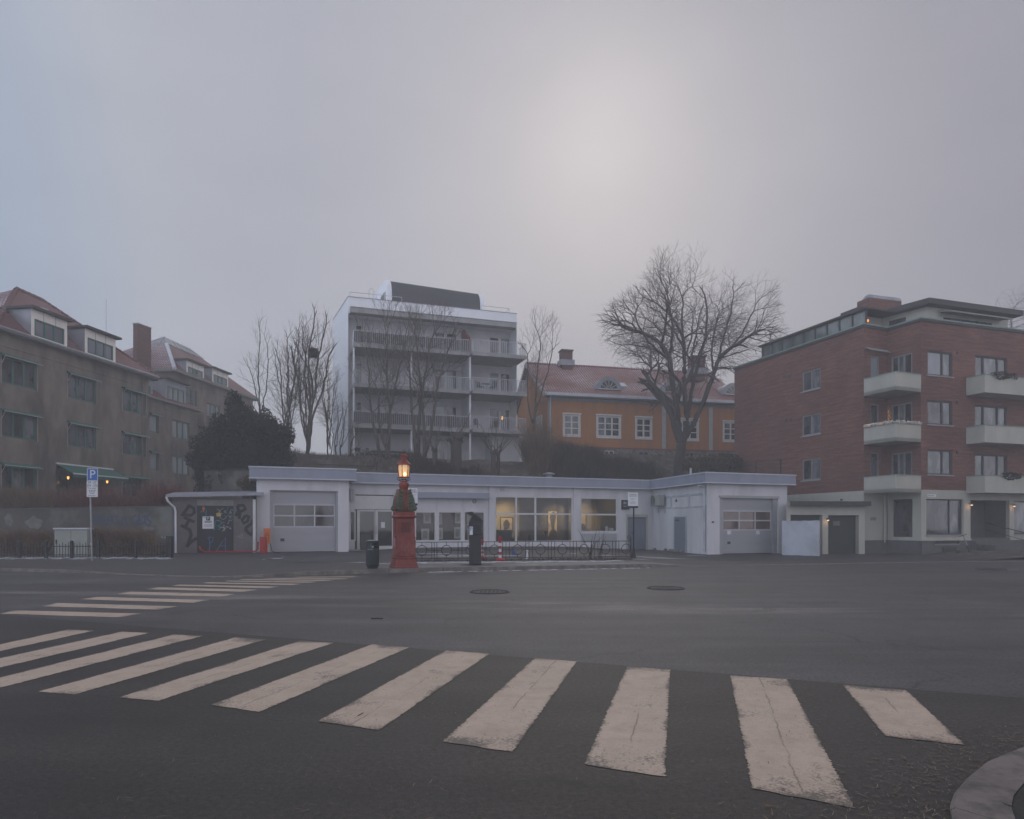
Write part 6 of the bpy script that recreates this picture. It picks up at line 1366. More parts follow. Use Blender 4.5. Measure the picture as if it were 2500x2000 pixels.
t_ = thing('lock_panel', 'upright orange panel with black padlock symbol by the garage door', 'panel', FLb.pt(.4, .3, 0)); f2_ = FLb.shift(.25); mb = MB(); u0, u1 = f2_.u(643.5), f2_.u(660); f2_.box(mb, u0, u1, -.03, .03, f2_.z(650, 1327), f2_.z(650, 1290)); f2_.box(mb, u0 + .12, u0 + .2, -.08, -.031, -.05, f2_.z(650, 1300)); mb.build('board', M['orange'], t_)
mb = MB(); um = (u0 + u1) / 2; zm = f2_.z(650, 1310); f2_.ribbon(mb, [(um - .08, zm - .2), (um - .08, zm + .06), (um + .08, zm + .06), (um + .08, zm - .2), (um - .08, zm - .2)], .025, .033); f2_.ribbon(mb, [(um - .05, zm + .07), (um - .05, zm + .16), (um, zm + .2), (um + .05, zm + .16), (um + .05, zm + .07)], .025, .0345); mb.build('symbol', M['ink'], t_, recalc=False)
mb = MB(); q = f2_.pt(u1, 0, .5); mb.tube([q, q + Vector((.08, -.1, -.2)), q + Vector((.14, -.15, -.38)), q + Vector((.35, -.2, -.44)), q + Vector((.55, -.12, -.45))], .018, 5); mb.build('chain', M['iron'], t_)

# ---------------------------------------------------------------- walls and fences
FRt = Fac((-28, 34.5), (FSd.A.x - .02, FSd.A.y + .3)); mb = MB(); zA, zB = 2.2, 2.36; n_ = 24
def top(k): return zA + (zB - zA) * k / n_
vs = []
for k in range(n_ + 1):
    u = FRt.L * k / n_
    vs += [FRt.pt(u, 0, -.2), FRt.pt(u, 0, top(k)), FRt.pt(u, -.3, top(k)), FRt.pt(u, -.3, -.2)]
mb.v = [tuple(v) for v in vs]; mb.f = [(k * 4 + j, (k + 1) * 4 + j, (k + 1) * 4 + j + 1, k * 4 + j + 1) for k in range(n_) for j in range(3)] + [(0, 1, 2, 3), (n_ * 4 + 3, n_ * 4 + 2, n_ * 4 + 1, n_ * 4)]
t_ = tag(mb.build('retaining_wall', M['retain'], recalc=True), 'long stained grey retaining wall with faded blue graffiti', 'wall'); t_['_org'] = (0, 0, 0)
mb = MB(); mb.hexa([FRt.pt(0, .05, zA + .003), FRt.pt(FRt.L, .05, zB + .003), FRt.pt(FRt.L, -.34, zB + .003), FRt.pt(0, -.34, zA + .003), FRt.pt(0, .05, zA + .05), FRt.pt(FRt.L, .05, zB + .05), FRt.pt(FRt.L, -.34, zB + .05), FRt.pt(0, -.34, zA + .05)]); mb.build('coping', M['plinth'], t_)
c3 = lambda L_: [(x * .1971, 1080 + y * .1971) for x, y in L_]
stroke([c3([(1170, 1030), (1165, 920), (1215, 910), (1225, 955), (1180, 985)]), c3([(1300, 920), (1250, 935), (1240, 1000), (1290, 1010), (1300, 960), (1270, 965)]), c3([(1330, 1020), (1345, 930), (1385, 915), (1400, 1010)]), c3([(1335, 970), (1395, 965)]), c3([(1410, 920), (1460, 910), (1440, 960), (1480, 985), (1425, 1020)]), c3([(1495, 1030), (1535, 890), (1585, 1030), (1495, 1020)]), c3([(1690, 900), (1640, 930), (1640, 1010), (1690, 1010), (1700, 960)]), c3([(1720, 1020), (1725, 890), (1775, 920), (1730, 960), (1785, 1000), (1720, 1020)]), c3([(1800, 1010), (1800, 900)]), c3([(1880, 890), (1820, 910), (1830, 960), (1870, 985), (1860, 1025), (1810, 1020)])], .075, 'gblue', .006, f=FRt, par=t_)
stroke([c3([(1975, 1050), (1990, 1070), (2005, 1045), (2020, 1070), (2040, 1045), (2050, 1070), (2080, 1050)]), c3([(2095, 1040), (2095, 1080), (2120, 1050), (2125, 1080)])], .03, 'gpink', .006, f=FRt, par=t_)
stroke([c3([(1995, 1180), (2010, 1165), (2020, 1190)]), c3([(2040, 1170), (2060, 1180), (2050, 1195), (2040, 1175)]), c3([(2070, 1205), (2075, 1170), (2095, 1175), (2085, 1190)]), c3([(2110, 1175), (2120, 1190), (2130, 1170)])], .03, 'gwhite', .006, f=FRt, par=t_)
for cx_, cy_, sd in ((110, 960, 1), (415, 985, 2), (440, 1010, 3), (1845, 1070, 4)):
    rr = random.Random(sd); mb = MB(); pts = []
    for k in range(16):
        a = 6.283 * k / 16; x, y = (cx_ + math.cos(a) * (60 if sd == 1 else 105) * rr.uniform(.6, 1.1)) * .1971, 1080 + (cy_ + math.sin(a) * (95 if sd == 1 else 75 if sd < 4 else 30) * rr.uniform(.6, 1.1)) * .1971
        pts.append(FRt.pt(FRt.u(x), .004 + sd * .0004, FRt.z(x, y)))
    mb.add(pts, [tuple(range(16))]); mb.build('overpaint_patch', M['stainpale'], t_, recalc=False)
stroke([c3([(870, 960), (910, 940), (930, 990), (880, 1000)]), c3([(950, 1020), (970, 960), (1010, 980)])], .04, 'shed', .006, f=FRt, par=t_)
# black picket fence
FPk = Fac(GP(-40, 1363.5).xy, GP(419, 1362).xy); t_ = thing('picket_fence', 'low black iron picket fence in front of the brown hedges', 'fence', (FPk.A.x, FPk.A.y, .05)); zb = .08; zt_ = FPk.z(200, 1327); mb = MB(); n_ = int(FPk.L / .115)
for k in range(n_): u = FPk.L * k / n_; h_ = zt_ + (.05 if k % 2 else 0); mb.tube([FPk.pt(u, 0, zb + .04), FPk.pt(u, 0, h_ - .06), FPk.pt(u, 0, h_)], [.015, .015, .004], 4)
mb.build('pickets', M['iron'], t_)
for z in (zb + .14, zt_ - .12): mb = MB(); FPk.box(mb, 0, FPk.L, .012, .035, z - .018, z + .018); mb.build('rail', M['iron'], t_)
for px in (-18, 47, 112, 175, 240, 331, 416): u = FPk.u(px); mb = MB(); FPk.box(mb, u - .05, u + .05, -.05, .05, .02, zt_ + .06); mb.lathe(FPk.pt(u, 0, zt_ + .06), [(.07, 0), (.07, .03), (.01, .07)], 4, R(45)); mb.build('post', M['iron'], t_)
mb = MB(); u = FPk.u(409); FPk.box(mb, u - .12, u + .12, -.32, -.08, .02, 1.0); tag(mb.build('dark_bin', M['meter'], bevel=.02), 'narrow dark box standing inside the end of the picket fence', 'box')
# low white screen wall
w0 = P(1909, 1300, 38.3).xy; w1 = P(1999.5, 1300, 37.1).xy; fw_ = Fac(w0, w1); mb = MB(); za_, zb_2 = fw_.z(1915, 1272.5), fw_.z(1995, 1271); n_ = 10; mb.v = []
for k in range(n_ + 1):
    u = fw_.L * k / n_; zt2 = za_ + (zb_2 - za_) * k / n_ + .012 * math.sin(k * 2.3); mb.v += [tuple(fw_.pt(u, 0, -.5)), tuple(fw_.pt(u, 0, zt2)), tuple(fw_.pt(u, -.22, zt2)), tuple(fw_.pt(u, -.22, -.5))]
mb.f = [(k * 4 + j, (k + 1) * 4 + j, (k + 1) * 4 + j + 1, k * 4 + j + 1) for k in range(n_) for j in range(3)] + [(0, 1, 2, 3), (n_ * 4 + 3, n_ * 4 + 2, n_ * 4 + 1, n_ * 4)]
tag(mb.build('screen_wall', M['white2']), 'low white-painted wall between the garage and the brick block', 'wall')
c = P(608, 1150, 40); mb = MB(); fx = Fac(P(592, 1200, 39).xy, P(626, 1200, 40).xy); fx.box(mb, 0, fx.L, -3, 0, 0, fx.z(600, 1149)); t_ = tag(mb.build('concrete_wall', M['retain']), 'short concrete wall end between the conifer and the white garage', 'wall'); mb = MB(); fx.box(mb, -.08, fx.L, -3.05, .06, fx.z(600, 1149) + .002, fx.z(600, 1146)); mb.build('coping', M['felt'], t_)
# ornamental railing
FO = Fac(GP(1011, 1371).xy, GP(1541.5, 1366).xy); zb = pz(*FO.A) ; t_ = thing('ornamental_railing', 'low black railing with a row of rings in front of the gallery', 'railing', (FO.A.x, FO.A.y, zb)); zt_ = FO.z(1015, 1324); U3 = Vector((FO.U.x, FO.U.y, 0))
zlo = zb + .10; mb = MB(); mb.tube([FO.pt(0, 0, zt_), FO.pt(FO.L, 0, zt_)], .014, 6); mb.build('top_rail', M['iron'], t_); mb = MB(); mb.tube([FO.pt(0, 0, zlo), FO.pt(FO.L, 0, zlo)], .014, 6); mb.build('bottom_rail', M['iron'], t_)
rings = [1030, 1090, 1149, 1207, 1263.5, 1319.5, 1373, 1426, 1478, 1528.5]; us = [FO.u(x) for x in rings]; zm = (zt_ + zlo) / 2; rad = .185
mid = MB()
for i, u in enumerate(us):
    mb = MB(); mb.ring(FO.pt(u, 0, zm), U3, (0, 0, 1), rad, .013, 28, 6); mb.tube([FO.pt(u, 0, zm + rad), FO.pt(u, 0, zt_)], .011, 5); mb.tube([FO.pt(u, 0, zm - rad), FO.pt(u, 0, zlo)], .011, 5)
    nxt = us[i + 1] if i + 1 < len(us) else u + .6
    mb.tube([FO.pt(u + rad, 0, zm), FO.pt(min(nxt - rad, FO.L), 0, zm)], .009, 5); mb.build('ring', M['iron'], t_)
    if i + 1 < len(us):
        m_ = (u + nxt) / 2; ofs = (-.13, 0, .13) if i not in (0, 1) else (-.02, .13) if i == 1 else (-.06, .07)
        if i == 0: ofs = (-.09, .0, .10)
        for o_ in ofs: mb = MB(); mb.tube([FO.pt(m_ + o_, 0, zlo - (.08 if o_ == 0 else 0)), FO.pt(m_ + o_, 0, zt_)], .012, 5); mb.build('baluster', M['iron'], t_)
mb = MB(); mb.tube([FO.pt(FO.L - .02, 0, zb - .03), FO.pt(FO.L - .02, 0, zt_ + .12)], .02, 6); mb.ring(FO.pt(FO.L - .1, 0, zt_ + .14), U3, (0, 0, 1), .07, .012, 16, 5); mb.build('end_post', M['iron'], t_)
mb = MB(); mb.tube([FO.pt(.04, 0, zb - .03), FO.pt(.04, 0, zt_ + .08)], .02, 6); mb.ring(FO.pt(.02, 0, zt_ + .12), U3, (0, 0, 1), .06, .012, 16, 5); mb.build('end_post', M['iron'], t_)
mb = MB(); rr = random.Random(4)
for i in range(1500):
    u = rr.uniform(0, FO.L); n = rr.gauss(0, .08); x, y = FO.pt(u, n, 0).xy; h_ = rr.uniform(.02, .10); w_ = rr.uniform(.01, .03); a = rr.uniform(0, 3.14); z = pz(x, y)
    mb.add([(x - w_ * math.cos(a), y - w_ * math.sin(a), z), (x + w_ * math.cos(a), y + w_ * math.sin(a), z), (x + rr.uniform(-.02, .02), y, z + h_)], [(0, 1, 2)])
tag(mb.build('dry_grass', M['hedgedark'], recalc=False), kind='stuff')
mb = MB(); FO.box(mb, 0, FO.L, -.16, .10, zb - .3, zb + .028); tag(mb.build('planting_bed_edge', M['plinth']), 'low dark concrete strip carrying the ringed railing', 'edging')
# ---------------------------------------------------------------- red lamp pillar
c = GP(986, 1386); c.z = pz(c.x, c.y); ROT = R(22); t_ = thing('lamp_pillar', 'ornate red cast-iron lamp pillar with green leaf collar and lit lantern', 'street lamp', c)
def sq(prof, rot=ROT, n=4): return [(r * math.sqrt(2), z) for r, z in prof], n, rot + math.pi / 4
def sqlathe(mb, prof): p, n, ro = sq(prof); mb.lathe(c, p, n, ro)
mb = MB(); sqlathe(mb, [(.385, -.02), (.385, .045), (.365, .06), (.325, .24), (.315, .29), (.335, .30), (.335, .335), (.318, .35)]); mb.build('plinth', M['red'], t_, bevel=.012)
mb = MB(); sqlathe(mb, [(.312, .352), (.283, 1.56)]); body = mb.build('cabinet_body', M['red'], t_, bevel=.02)
mb = MB(); sqlathe(mb, [(.283, 1.561), (.315, 1.59), (.34, 1.60), (.34, 1.64), (.295, 1.665), (.29, 1.76), (.27, 1.78)]); mb.build('cornice', M['red'], t_, bevel=.008)
rx = Vector((math.cos(ROT), math.sin(ROT), 0)); ry = Vector((math.sin(ROT), -math.cos(ROT), 0))    # along the front face, outward
def fr_(x, z, out, ax=rx, ay=ry): return c + ax * x + ay * out + Vector((0, 0, z))
mb = MB()
mb.obox(fr_(.0, 1.28, .292), rx, ry, (0, 0, 1), .165, .008, .165); mb.build('grille_plate', M['ink'], body)
mb = MB()
for k in range(7): x = -.15 + .05 * k; mb.obox(fr_(x, 1.28, .304), rx, ry, (0, 0, 1), .008, .006, .15); mb.obox(fr_(0, 1.13 + .05 * k, .304), rx, ry, (0, 0, 1), .15, .0055, .008)
mb.obox(fr_(0, 1.45, .30), rx, ry, (0, 0, 1), .18, .012, .014); mb.obox(fr_(0, 1.11, .30), rx, ry, (0, 0, 1), .18, .012, .014); mb.obox(fr_(-.17, 1.28, .30), rx, ry, (0, 0, 1), .012, .012, .17); mb.obox(fr_(.17, 1.28, .30), rx, ry, (0, 0, 1), .012, .012, .17); mb.build('grille', M['red'], body)
lx, ly = -ry, -rx
mb = MB()
for k in range(8): mb.obox(fr_(0, 1.13 + .05 * k, .298, lx, ly), lx, ly, (0, 0, 1), .17, .02, .012)
mb.build('louvres', M['red'], body)
mb = MB(); mb.obox(fr_(.0, .86, .303), rx, ry, (0, 0, 1), .27, .004, .67 * 0 + .45); 
mb2 = MB(); rr = random.Random(9)
for k in range(14):
    x, z = rr.uniform(-.12, .12), rr.uniform(.5, .95); o = .300 + .004 + (.95 - z) * .018; pts = [fr_(x + rr.uniform(-.06, .06), z + rr.uniform(-.06, .06), o) for _ in range(4)]; mb2.tube(pts, .005, 3)
mb2.build('scratches', pmat('scratched_paint', (.33, .14, .125)), body); mb = MB(); mb.obox(fr_(-.02, .8, .312, lx, ly), lx, ly, (0, 0, 1), .16, .004, .14); mb.build('poster_remains', pmat('torn_pale_poster', (.36, .25, .27), (.24, .08, .07), 14, .8), body); mb = MB(); mb.lathe(fr_(-.24, .97, .3, lx, ly), [(.025, -.03), (.03, .03)], 8); mb.build('lock', M['ink'], body)
# leaf collar: square bell with carved leaves
bell = [(.285, 1.782), (.288, 1.90), (.284, 2.02), (.268, 2.14), (.240, 2.26), (.200, 2.37), (.165, 2.46)]
mb = MB(); sqlathe(mb, [(r * .95, z) for r, z in bell]); col = mb.build('leaf_collar', M['acanthus'], t_, bevel=.03)
mb = MB()
def bellr(z):
    for i in range(len(bell) - 1):
        if bell[i][1] <= z <= bell[i + 1][1]: k = (z - bell[i][1]) / (bell[i + 1][1] - bell[i][1]); return bell[i][0] + (bell[i + 1][0] - bell[i][0]) * k
    return bell[-1][0]
for q in range(4):
    a = ROT + q * math.pi / 2; fx_ = Vector((math.cos(a), math.sin(a), 0)); fy = Vector((math.sin(a), -math.cos(a), 0))
    dg = (fx_ + fy).normalized()
    zs = [1.79 + .67 * k / 10 for k in range(11)]; mb.tube([c + dg * (bellr(z) * 1.30) + Vector((0, 0, z)) for z in zs], [.045, .05, .05, .05, .045, .042, .04, .036, .032, .03, .025], 6)
    for s_ in (-1, 1):
        for k in range(6):
            z = 1.80 + k * .105; r_ = bellr(min(z + .03, 2.45)); p0 = c + fy * (r_ * .93) + fx_ * (s_ * r_ * .30) + Vector((0, 0, z)); p1 = c + fy * (r_ * 1.0) + fx_ * (s_ * r_ * .62) + Vector((0, 0, z + .07)); p2 = c + fy * (r_ * 1.02) + fx_ * (s_ * r_ * .98) + Vector((0, 0, z + .05))
            mb.tube([p0, p1, p2], [.010, .022, .012], 5)
    mb.tube([c + dg * .40 + Vector((0, 0, 1.83)), c + dg * .45 + Vector((0, 0, 1.90)), c + dg * .44 + Vector((0, 0, 1.97))], [.05, .045, .015], 6)
    mb.tube([c + dg * .22 + Vector((0, 0, 2.42)), c + dg * .255 + Vector((0, 0, 2.47)), c + dg * .24 + Vector((0, 0, 2.50))], [.03, .04, .012], 6)
mb.build('carved_leaves', M['acanthus'], col, smooth=True)
mb = MB()
for q in range(4):
    a = ROT + q * math.pi / 2; fx_ = Vector((math.cos(a), math.sin(a), 0)); fy = Vector((math.sin(a), -math.cos(a), 0))
    for s_ in (-.055, 0, .055): mb.tube([c + fy * (bellr(z) * .93 + .02) + fx_ * s_ * (1.15 if z < 2 else .9) + Vector((0, 0, z)) for z in (1.785, 1.95, 2.1, 2.25, 2.38, 2.46)], .020, 6)
mb.build('red_ribs', M['red'], t_, smooth=True)
mb = MB(); mb.lathe(c, [(.10, 2.40), (.115, 2.47), (.125, 2.50), (.15, 2.56), (.165, 2.63), (.155, 2.69), (.10, 2.72), (.105, 2.745), (.07, 2.76)], 12); mb.build('capital', M['red'], t_)
mb = MB()
for q in range(6):
    a = ROT + q * math.pi / 3; d = Vector((math.cos(a), math.sin(a), 0)); mb.tube([c + d * .06 + Vector((0, 0, 2.74)), c + d * .15 + Vector((0, 0, 2.76)), c + d * .205 + Vector((0, 0, 2.81)), c + d * .20 + Vector((0, 0, 2.86)), c + d * .165 + Vector((0, 0, 2.865))], .012, 5)
mb.ring(c + Vector((0, 0, 2.80)), (1, 0, 0), (0, 1, 0), .10, .010, 18, 5); mb.build('scroll_bracket', M['iron'], t_)
lan = [(.150, 2.87), (.160, 2.89), (.185, 3.10), (.192, 3.20), (.180, 3.27)]
mb = MB()
for q in range(6):
    a = ROT + q * math.pi / 3; d = Vector((math.cos(a), math.sin(a), 0)); mb.tube([c + d * r + Vector((0, 0, z)) for r, z in lan], .016, 6)
mb.lathe(c, [(.13, 2.845), (.165, 2.855), (.168, 2.885), (.14, 2.89)], 6, ROT); mb.lathe(c, [(.17, 3.255), (.235, 3.27), (.24, 3.295), (.215, 3.315), (.12, 3.40), (.098, 3.42), (.095, 3.53), (.13, 3.535), (.135, 3.555), (.085, 3.60), (.06, 3.63), (.02, 3.64)], 6, ROT); lf = mb.build('lantern', M['red'], t_)
mb = MB()
for q in range(6): a = ROT + q * math.pi / 3; d = Vector((math.cos(a), math.sin(a), 0)); mb.lathe(c + d * .05 + Vector((0, 0, 3.60)), [(.012, 0), (.02, .04), (.004, .08)], 6)
mb.lathe(c, [(.015, 3.63), (.022, 3.67), (.006, 3.74)], 6); mb.build('finial', M['iron'], lf)
m, tt, bb_, oo = nt('lantern_glass'); p = pos(tt); d = vmath(tt, 'DISTANCE', p, tuple(c + Vector((0, 0, 2.96)))).outputs['Value']
rp_ = ramp(tt, d, .10, (1.1, .58, .20), .40, (.36, .27, .19)); e = rp_.color_ramp.elements.new(.22); e.color = (.66, .42, .18, 1)
tt.links.new(rp_.outputs[0], bb_.inputs['Emission Color']); bb_.inputs['Emission Strength'].default_value = .62; bb_.inputs['Base Color'].default_value = (.35, .28, .2, 1); bb_.inputs['Roughness'].default_value = .25; M['lanternglass'] = m
mb = MB(); p_, n_, ro_ = [(r * .93, z) for r, z in lan], 6, ROT; mb.lathe(c, p_, n_, ro_); mb.build('lamp_glass', M['lanternglass'], lf)
mb = MB(); a_ = c + Vector((.055, -.150, 2.955)); mb.lathe(a_, [(.004, -.05), (.038, -.02), (.042, .0), (.03, .03), (.004, .055)], 12); mb.build('flame_bulb', emat('lantern_bulb', (1, .72, .30), 4.5), lf)
l = bpy.data.lights.new('lantern_light', 'POINT'); l.energy = 3; l.color = (1, .6, .25); l.shadow_soft_size = .15; lo = bpy.data.objects.new('lantern_light', l); COL.objects.link(lo); lo.location = c + Vector((.02, -.35, 3.02))

# ---------------------------------------------------------------- litter bin, parking meter
c = GP(909.5, 1388); c.z = pz(c.x, c.y); t_ = thing('litter_bin', 'round dark green litter bin beside the red lamp pillar', 'litter bin', c)
mb = MB(); mb.lathe(c, [(.165, .0), (.165, .06), (.185, .065), (.195, .10), (.20, .12), (.205, .60), (.205, .64)], 28); mb.build('body', M['bin'], t_, smooth=False)
mb = MB(); n_ = 28
for (w0_, w1_) in ((-2.5, -1.75), (-.75, .2), (.8, 1.6), (2.2, 3.1)):
    K_ = 6; vs = []
    for k in range(K_ + 1): a = w0_ + (w1_ - w0_) * k / K_; vs += [c + Vector((math.cos(a) * .205, math.sin(a) * .205, .64)), c + Vector((math.cos(a) * .205, math.sin(a) * .205, .80))]
    mb.add(vs, [(2 * k, 2 * k + 2, 2 * k + 3, 2 * k + 1) for k in range(K_)])
mb.lathe(c, [(.19, .70), (.19, .71)], 20); mb.build('hood_post', M['bin'], t_, recalc=False); mb = MB(); mb.lathe(c, [(.207, .80), (.212, .81), (.212, .845), (.20, .86), (.12, .872), (.01, .875)], 28); mb.build('lid', M['bin'], t_); mb = MB(); mb.lathe(c, [(.18, .876), (.10, .884), (.01, .886)], 16); mb.build('snow_cap', M['snow'], t_)
fb = Fac((c.x - .2, c.y - .207), (c.x + .2, c.y - .207)); mb = MB()
for k in range(7): a = -2.1 + k * .13; mb.obox(c + Vector((math.cos(a) * .208, math.sin(a) * .208, .60)), (-math.sin(a), math.cos(a), 0), (math.cos(a), math.sin(a), 0), (0, 0, 1), .016, .002, .014)
mb.build('sticker_marks', M['inkgrey'], t_)
t_ = thing('advertising_board', 'dark folded pavement board in front of the gallery doors, behind the litter bin', 'board', FC.pt(FC.u(895), .9, .06)); f = FC.shift(.9); mb = MB(); u0, u1 = f.u(880.5), f.u(906); mb.hexa([f.pt(u0, .25, .062), f.pt(u1, .25, .062), f.pt(u1, .21, .062), f.pt(u0, .21, .062), f.pt(u0, .04, .95), f.pt(u1, .04, .95), f.pt(u1, .0, .95), f.pt(u0, .0, .95)]); mb.build('front_panel', M['meter'], t_); mb = MB(); mb.hexa([f.pt(u0, -.21, .062), f.pt(u1, -.21, .062), f.pt(u1, -.25, .062), f.pt(u0, -.25, .062), f.pt(u0, -.003, .95), f.pt(u1, -.003, .95), f.pt(u1, -.043, .95), f.pt(u0, -.043, .95)]); mb.build('rear_panel', M['meter'], t_)
c = GP(1161, 1379.5); c.z = pz(c.x, c.y); t_ = thing('parking_meter', 'dark parking meter with tilted solar panel and small blue P sticker', 'parking meter', c); f = Fac((c.x - .3, c.y - .22), (c.x + .3, c.y - .20))
def mbox(x0, x1, n0, n1, z0, z1, name, mat, bev=0.0, par=None): mb = MB(); f.box(mb, .3 + x0, .3 + x1, n0, n1, c.z + z0, c.z + z1); return mb.build(name, M[mat], par or t_, bevel=bev)
mbox(-.22, .22, -.46, .02, .0, .03, 'base_plate', 'meter'); bd = mbox(-.205, .205, -.42, 0, .031, 1.02, 'body', 'meter', .02); mbox(-.215, .215, -.43, .015, 1.022, 1.46, 'head', 'meter', .02)
mbox(-.19, -.08, .016, .02, 1.02 + .0, 1.30, 'sticker', 'signwhite'); text(t_, f, 'P', .3 - .135, c.z + 1.21, .17, .021, M['signblue'], 'sticker_letter'); mbox(.0, .15, .016, .022, 1.12, 1.36, 'display', 'ink'); mbox(-.21, .21, .001, .006, .92, .935, 'seam', 'ink')
mb = MB(); mb.hexa([f.pt(.3 - .20, -.38, c.z + 1.461), f.pt(.3 + .20, -.38, c.z + 1.461), f.pt(.3 + .20, -.05, c.z + 1.461), f.pt(.3 - .20, -.05, c.z + 1.461), f.pt(.3 - .12, -.34, c.z + 1.64), f.pt(.3 + .20, -.34, c.z + 1.52), f.pt(.3 + .20, -.08, c.z + 1.52), f.pt(.3 - .12, -.08, c.z + 1.64)][:8]); mb.build('neck', M['meter'], t_)
mb = MB(); a = [f.pt(.3 - .34, -.42, c.z + 1.77), f.pt(.3 - .10, -.42, c.z + 1.80), f.pt(.3 + .26, -.42, c.z + 1.50), f.pt(.3 + .22, -.42, c.z + 1.46)]; q = [p + Vector((f.N.x, f.N.y, 0)) * .46 for p in a]; mb.hexa([a[0], a[3], q[3], q[0], a[1], a[2], q[2], q[1]]); mb.build('solar_panel', M['ink'], t_)
mb = MB(); mb.lathe((c.x, c.y, 0), [(.55, c.z - .01), (.5, c.z + .010), (.2, c.z + .014)], 9, .3, sx=1.1, sy=.5); tag(mb.build('soil_patch', M['soil']), kind='stuff')

# ---------------------------------------------------------------- signs
def pole(t_, p, z1, r=.03, mat='steel', base=False):
    mb = MB(); mb.tube([p, Vector((p.x, p.y, z1))], r, 10)
    if base: mb.lathe(p, [(.12, 0), (.10, .06), (.055, .30), (r + .004, .45)], 8)
    return mb.build('post', M[mat], t_)
c = GP(225, 1369); c.z = pz(c.x, c.y); t_ = thing('parking_sign', 'blue P parking sign with white hours plate on a steel post', 'sign', c); tilt = .035; zt_ = P(213, 1143, c.y).z
mb = MB(); mb.tube([c, c + Vector((-.10, 0, zt_ - c.z))], .03, 10); pst = mb.build('post', M['steel'], t_); mb = MB(); k = 1095 / 1725; mb.tube([c + Vector((-.027, 0, .62)), c + Vector((-.03, 0, .70))], .033, 10); mb.build('reflector_band', M['signwhite'], pst)
f = Fac((c.x - .33, c.y - .05), (c.x + .11, c.y - .03)); s0, s1 = f.u(213), f.u(239.5); zb1, zt1 = f.z(226, 1174), f.z(226, 1144); mb = MB(); f.box(mb, s0, s1, 0, .012, zb1, zt1); sg = mb.build('blue_plate', M['signblue'], t_); sg['label'] = 'blue plate with a white P'; mb = MB()
for q in ((s0, s1, zt1 - .018, zt1), (s0, s1, zb1, zb1 + .018), (s0, s0 + .018, zb1 + .018, zt1 - .018), (s1 - .018, s1, zb1 + .018, zt1 - .018)): f.box(mb, q[0], q[1], .0125, .016, q[2], q[3])
mb.build('border', M['signwhite'], sg); text(sg, f, 'P', (s0 + s1) / 2, (zb1 + zt1) / 2 + .0, .46, .0165, M['signwhite'], 'letter', .002)
zb2 = f.z(226, 1213.5); mb = MB(); f.box(mb, s0 - .015, s1 - .01, 0, .012, zb2, zb1 - .01); s2 = mb.build('hours_plate', M['signwhite'], t_); um = (s0 + s1) / 2 - .012; h_ = zb1 - zb2
for i, (tx, sz, yy) in enumerate((('09 -22', .125, .89), ('(09 -20)', .125, .70), ('Mot avgift', .07, .54))): text(s2, f, tx, um, zb2 + h_ * yy, sz, .0135, M['ink'], 'lettering')
mb = MB()
for yy, wd in ((.40, .26), (.31, .24), (.21, .17), (.09, .29)):
    x = um - wd / 2
    while x < um + wd / 2 - .02: q = random.uniform(.03, .07); f.box(mb, x, min(x + q, um + wd / 2), .013, .0145, zb2 + h_ * yy - .012, zb2 + h_ * yy + .015); x += q + .018
mb.build('small_print', M['inkgrey'], s2)
def notice_sign(px, pyb, sx0, sx1, sy0, sy1, lab, base):
    c = GP(px, pyb); c.z = pz(c.x, c.y); t_ = thing('notice_sign', lab, 'sign', c, 'private parking notices'); f = Fac((c.x - .5, c.y - .06 - .02), (c.x + .5, c.y - .04)); u0, u1 = f.u(sx0), f.u(sx1); z0, z1 = f.z((sx0 + sx1) / 2, sy1), f.z((sx0 + sx1) / 2, sy0)
    pole(t_, c, z1 - .1, .032, 'iron', base); mb = MB(); f.box(mb, u0, u1, 0, .012, z0, z1); pl_ = mb.build('plate', M['signwhite'], t_); mb = MB(); f.box(mb, u0, u1, .0125, .016, z0, z0 + (z1 - z0) * .13); mb.build('dark_band', M['ink'], pl_); mb = MB(); w_ = u1 - u0; h_ = z1 - z0; um = (u0 + u1) / 2
    for yy, wd, hh_ in ((.89, .72, .045), (.78, .82, .045), (.63, .66, .014), (.56, .45, .014), (.46, .12, .016), (.40, .56, .016), (.34, .50, .016), (.28, .52, .016)):
        x = um - wd * w_ / 2
        while x < um + wd * w_ / 2 - .01: q = random.uniform(.035, .08); f.box(mb, x, min(x + q, um + wd * w_ / 2), .0125, .015, z0 + h_ * yy - hh_ * h_ / 2, z0 + h_ * yy + hh_ * h_ / 2); x += q + .012
    mb.build('printed_lines', M['inkgrey'], pl_)
notice_sign(1547, 1363, 1533, 1557.5, 1203, 1240.5, 'white notice with black foot on a black post at the end of the ringed railing', True)
notice_sign(1008, 1369, 995, 1019.5, 1192, 1234.5, 'white notice with black foot half hidden by the red lamp pillar', False)
# red and white marker post, tags
def marker(px, py, h, lab):
    c = GP(px, py); c.z = pz(c.x, c.y); t_ = thing('marker_post', lab, 'marker post', c, 'red and white marker posts'); mb = MB(); mb.lathe(c, [(.20, 0), (.20, .05), (.13, .09), (.06, .11)], 12); mb.build('foot', M['redpaint'], t_); n = 6
    for k in range(n): z0 = .11 + (h - .11) * k / n; z1 = .11 + (h - .11) * (k + 1) / n; mb = MB(); mb.lathe(c, [(.055, z0 + .0005), (.053, z1 - .0005)], 12); mb.build('band', M['signwhite' if k % 2 == 0 else 'redpaint'], t_)
    mb = MB(); mb.lathe(c, [(.05, h), (.075, h + .04), (.07, h + .11), (.02, h + .15)], 10); mb.build('top', M['redpaint'], t_)
marker(1221, 1369, .78, 'red and white banded marker post behind a railing ring'); marker(1177, 1363, .62, 'red and white marker post hidden behind the parking meter')
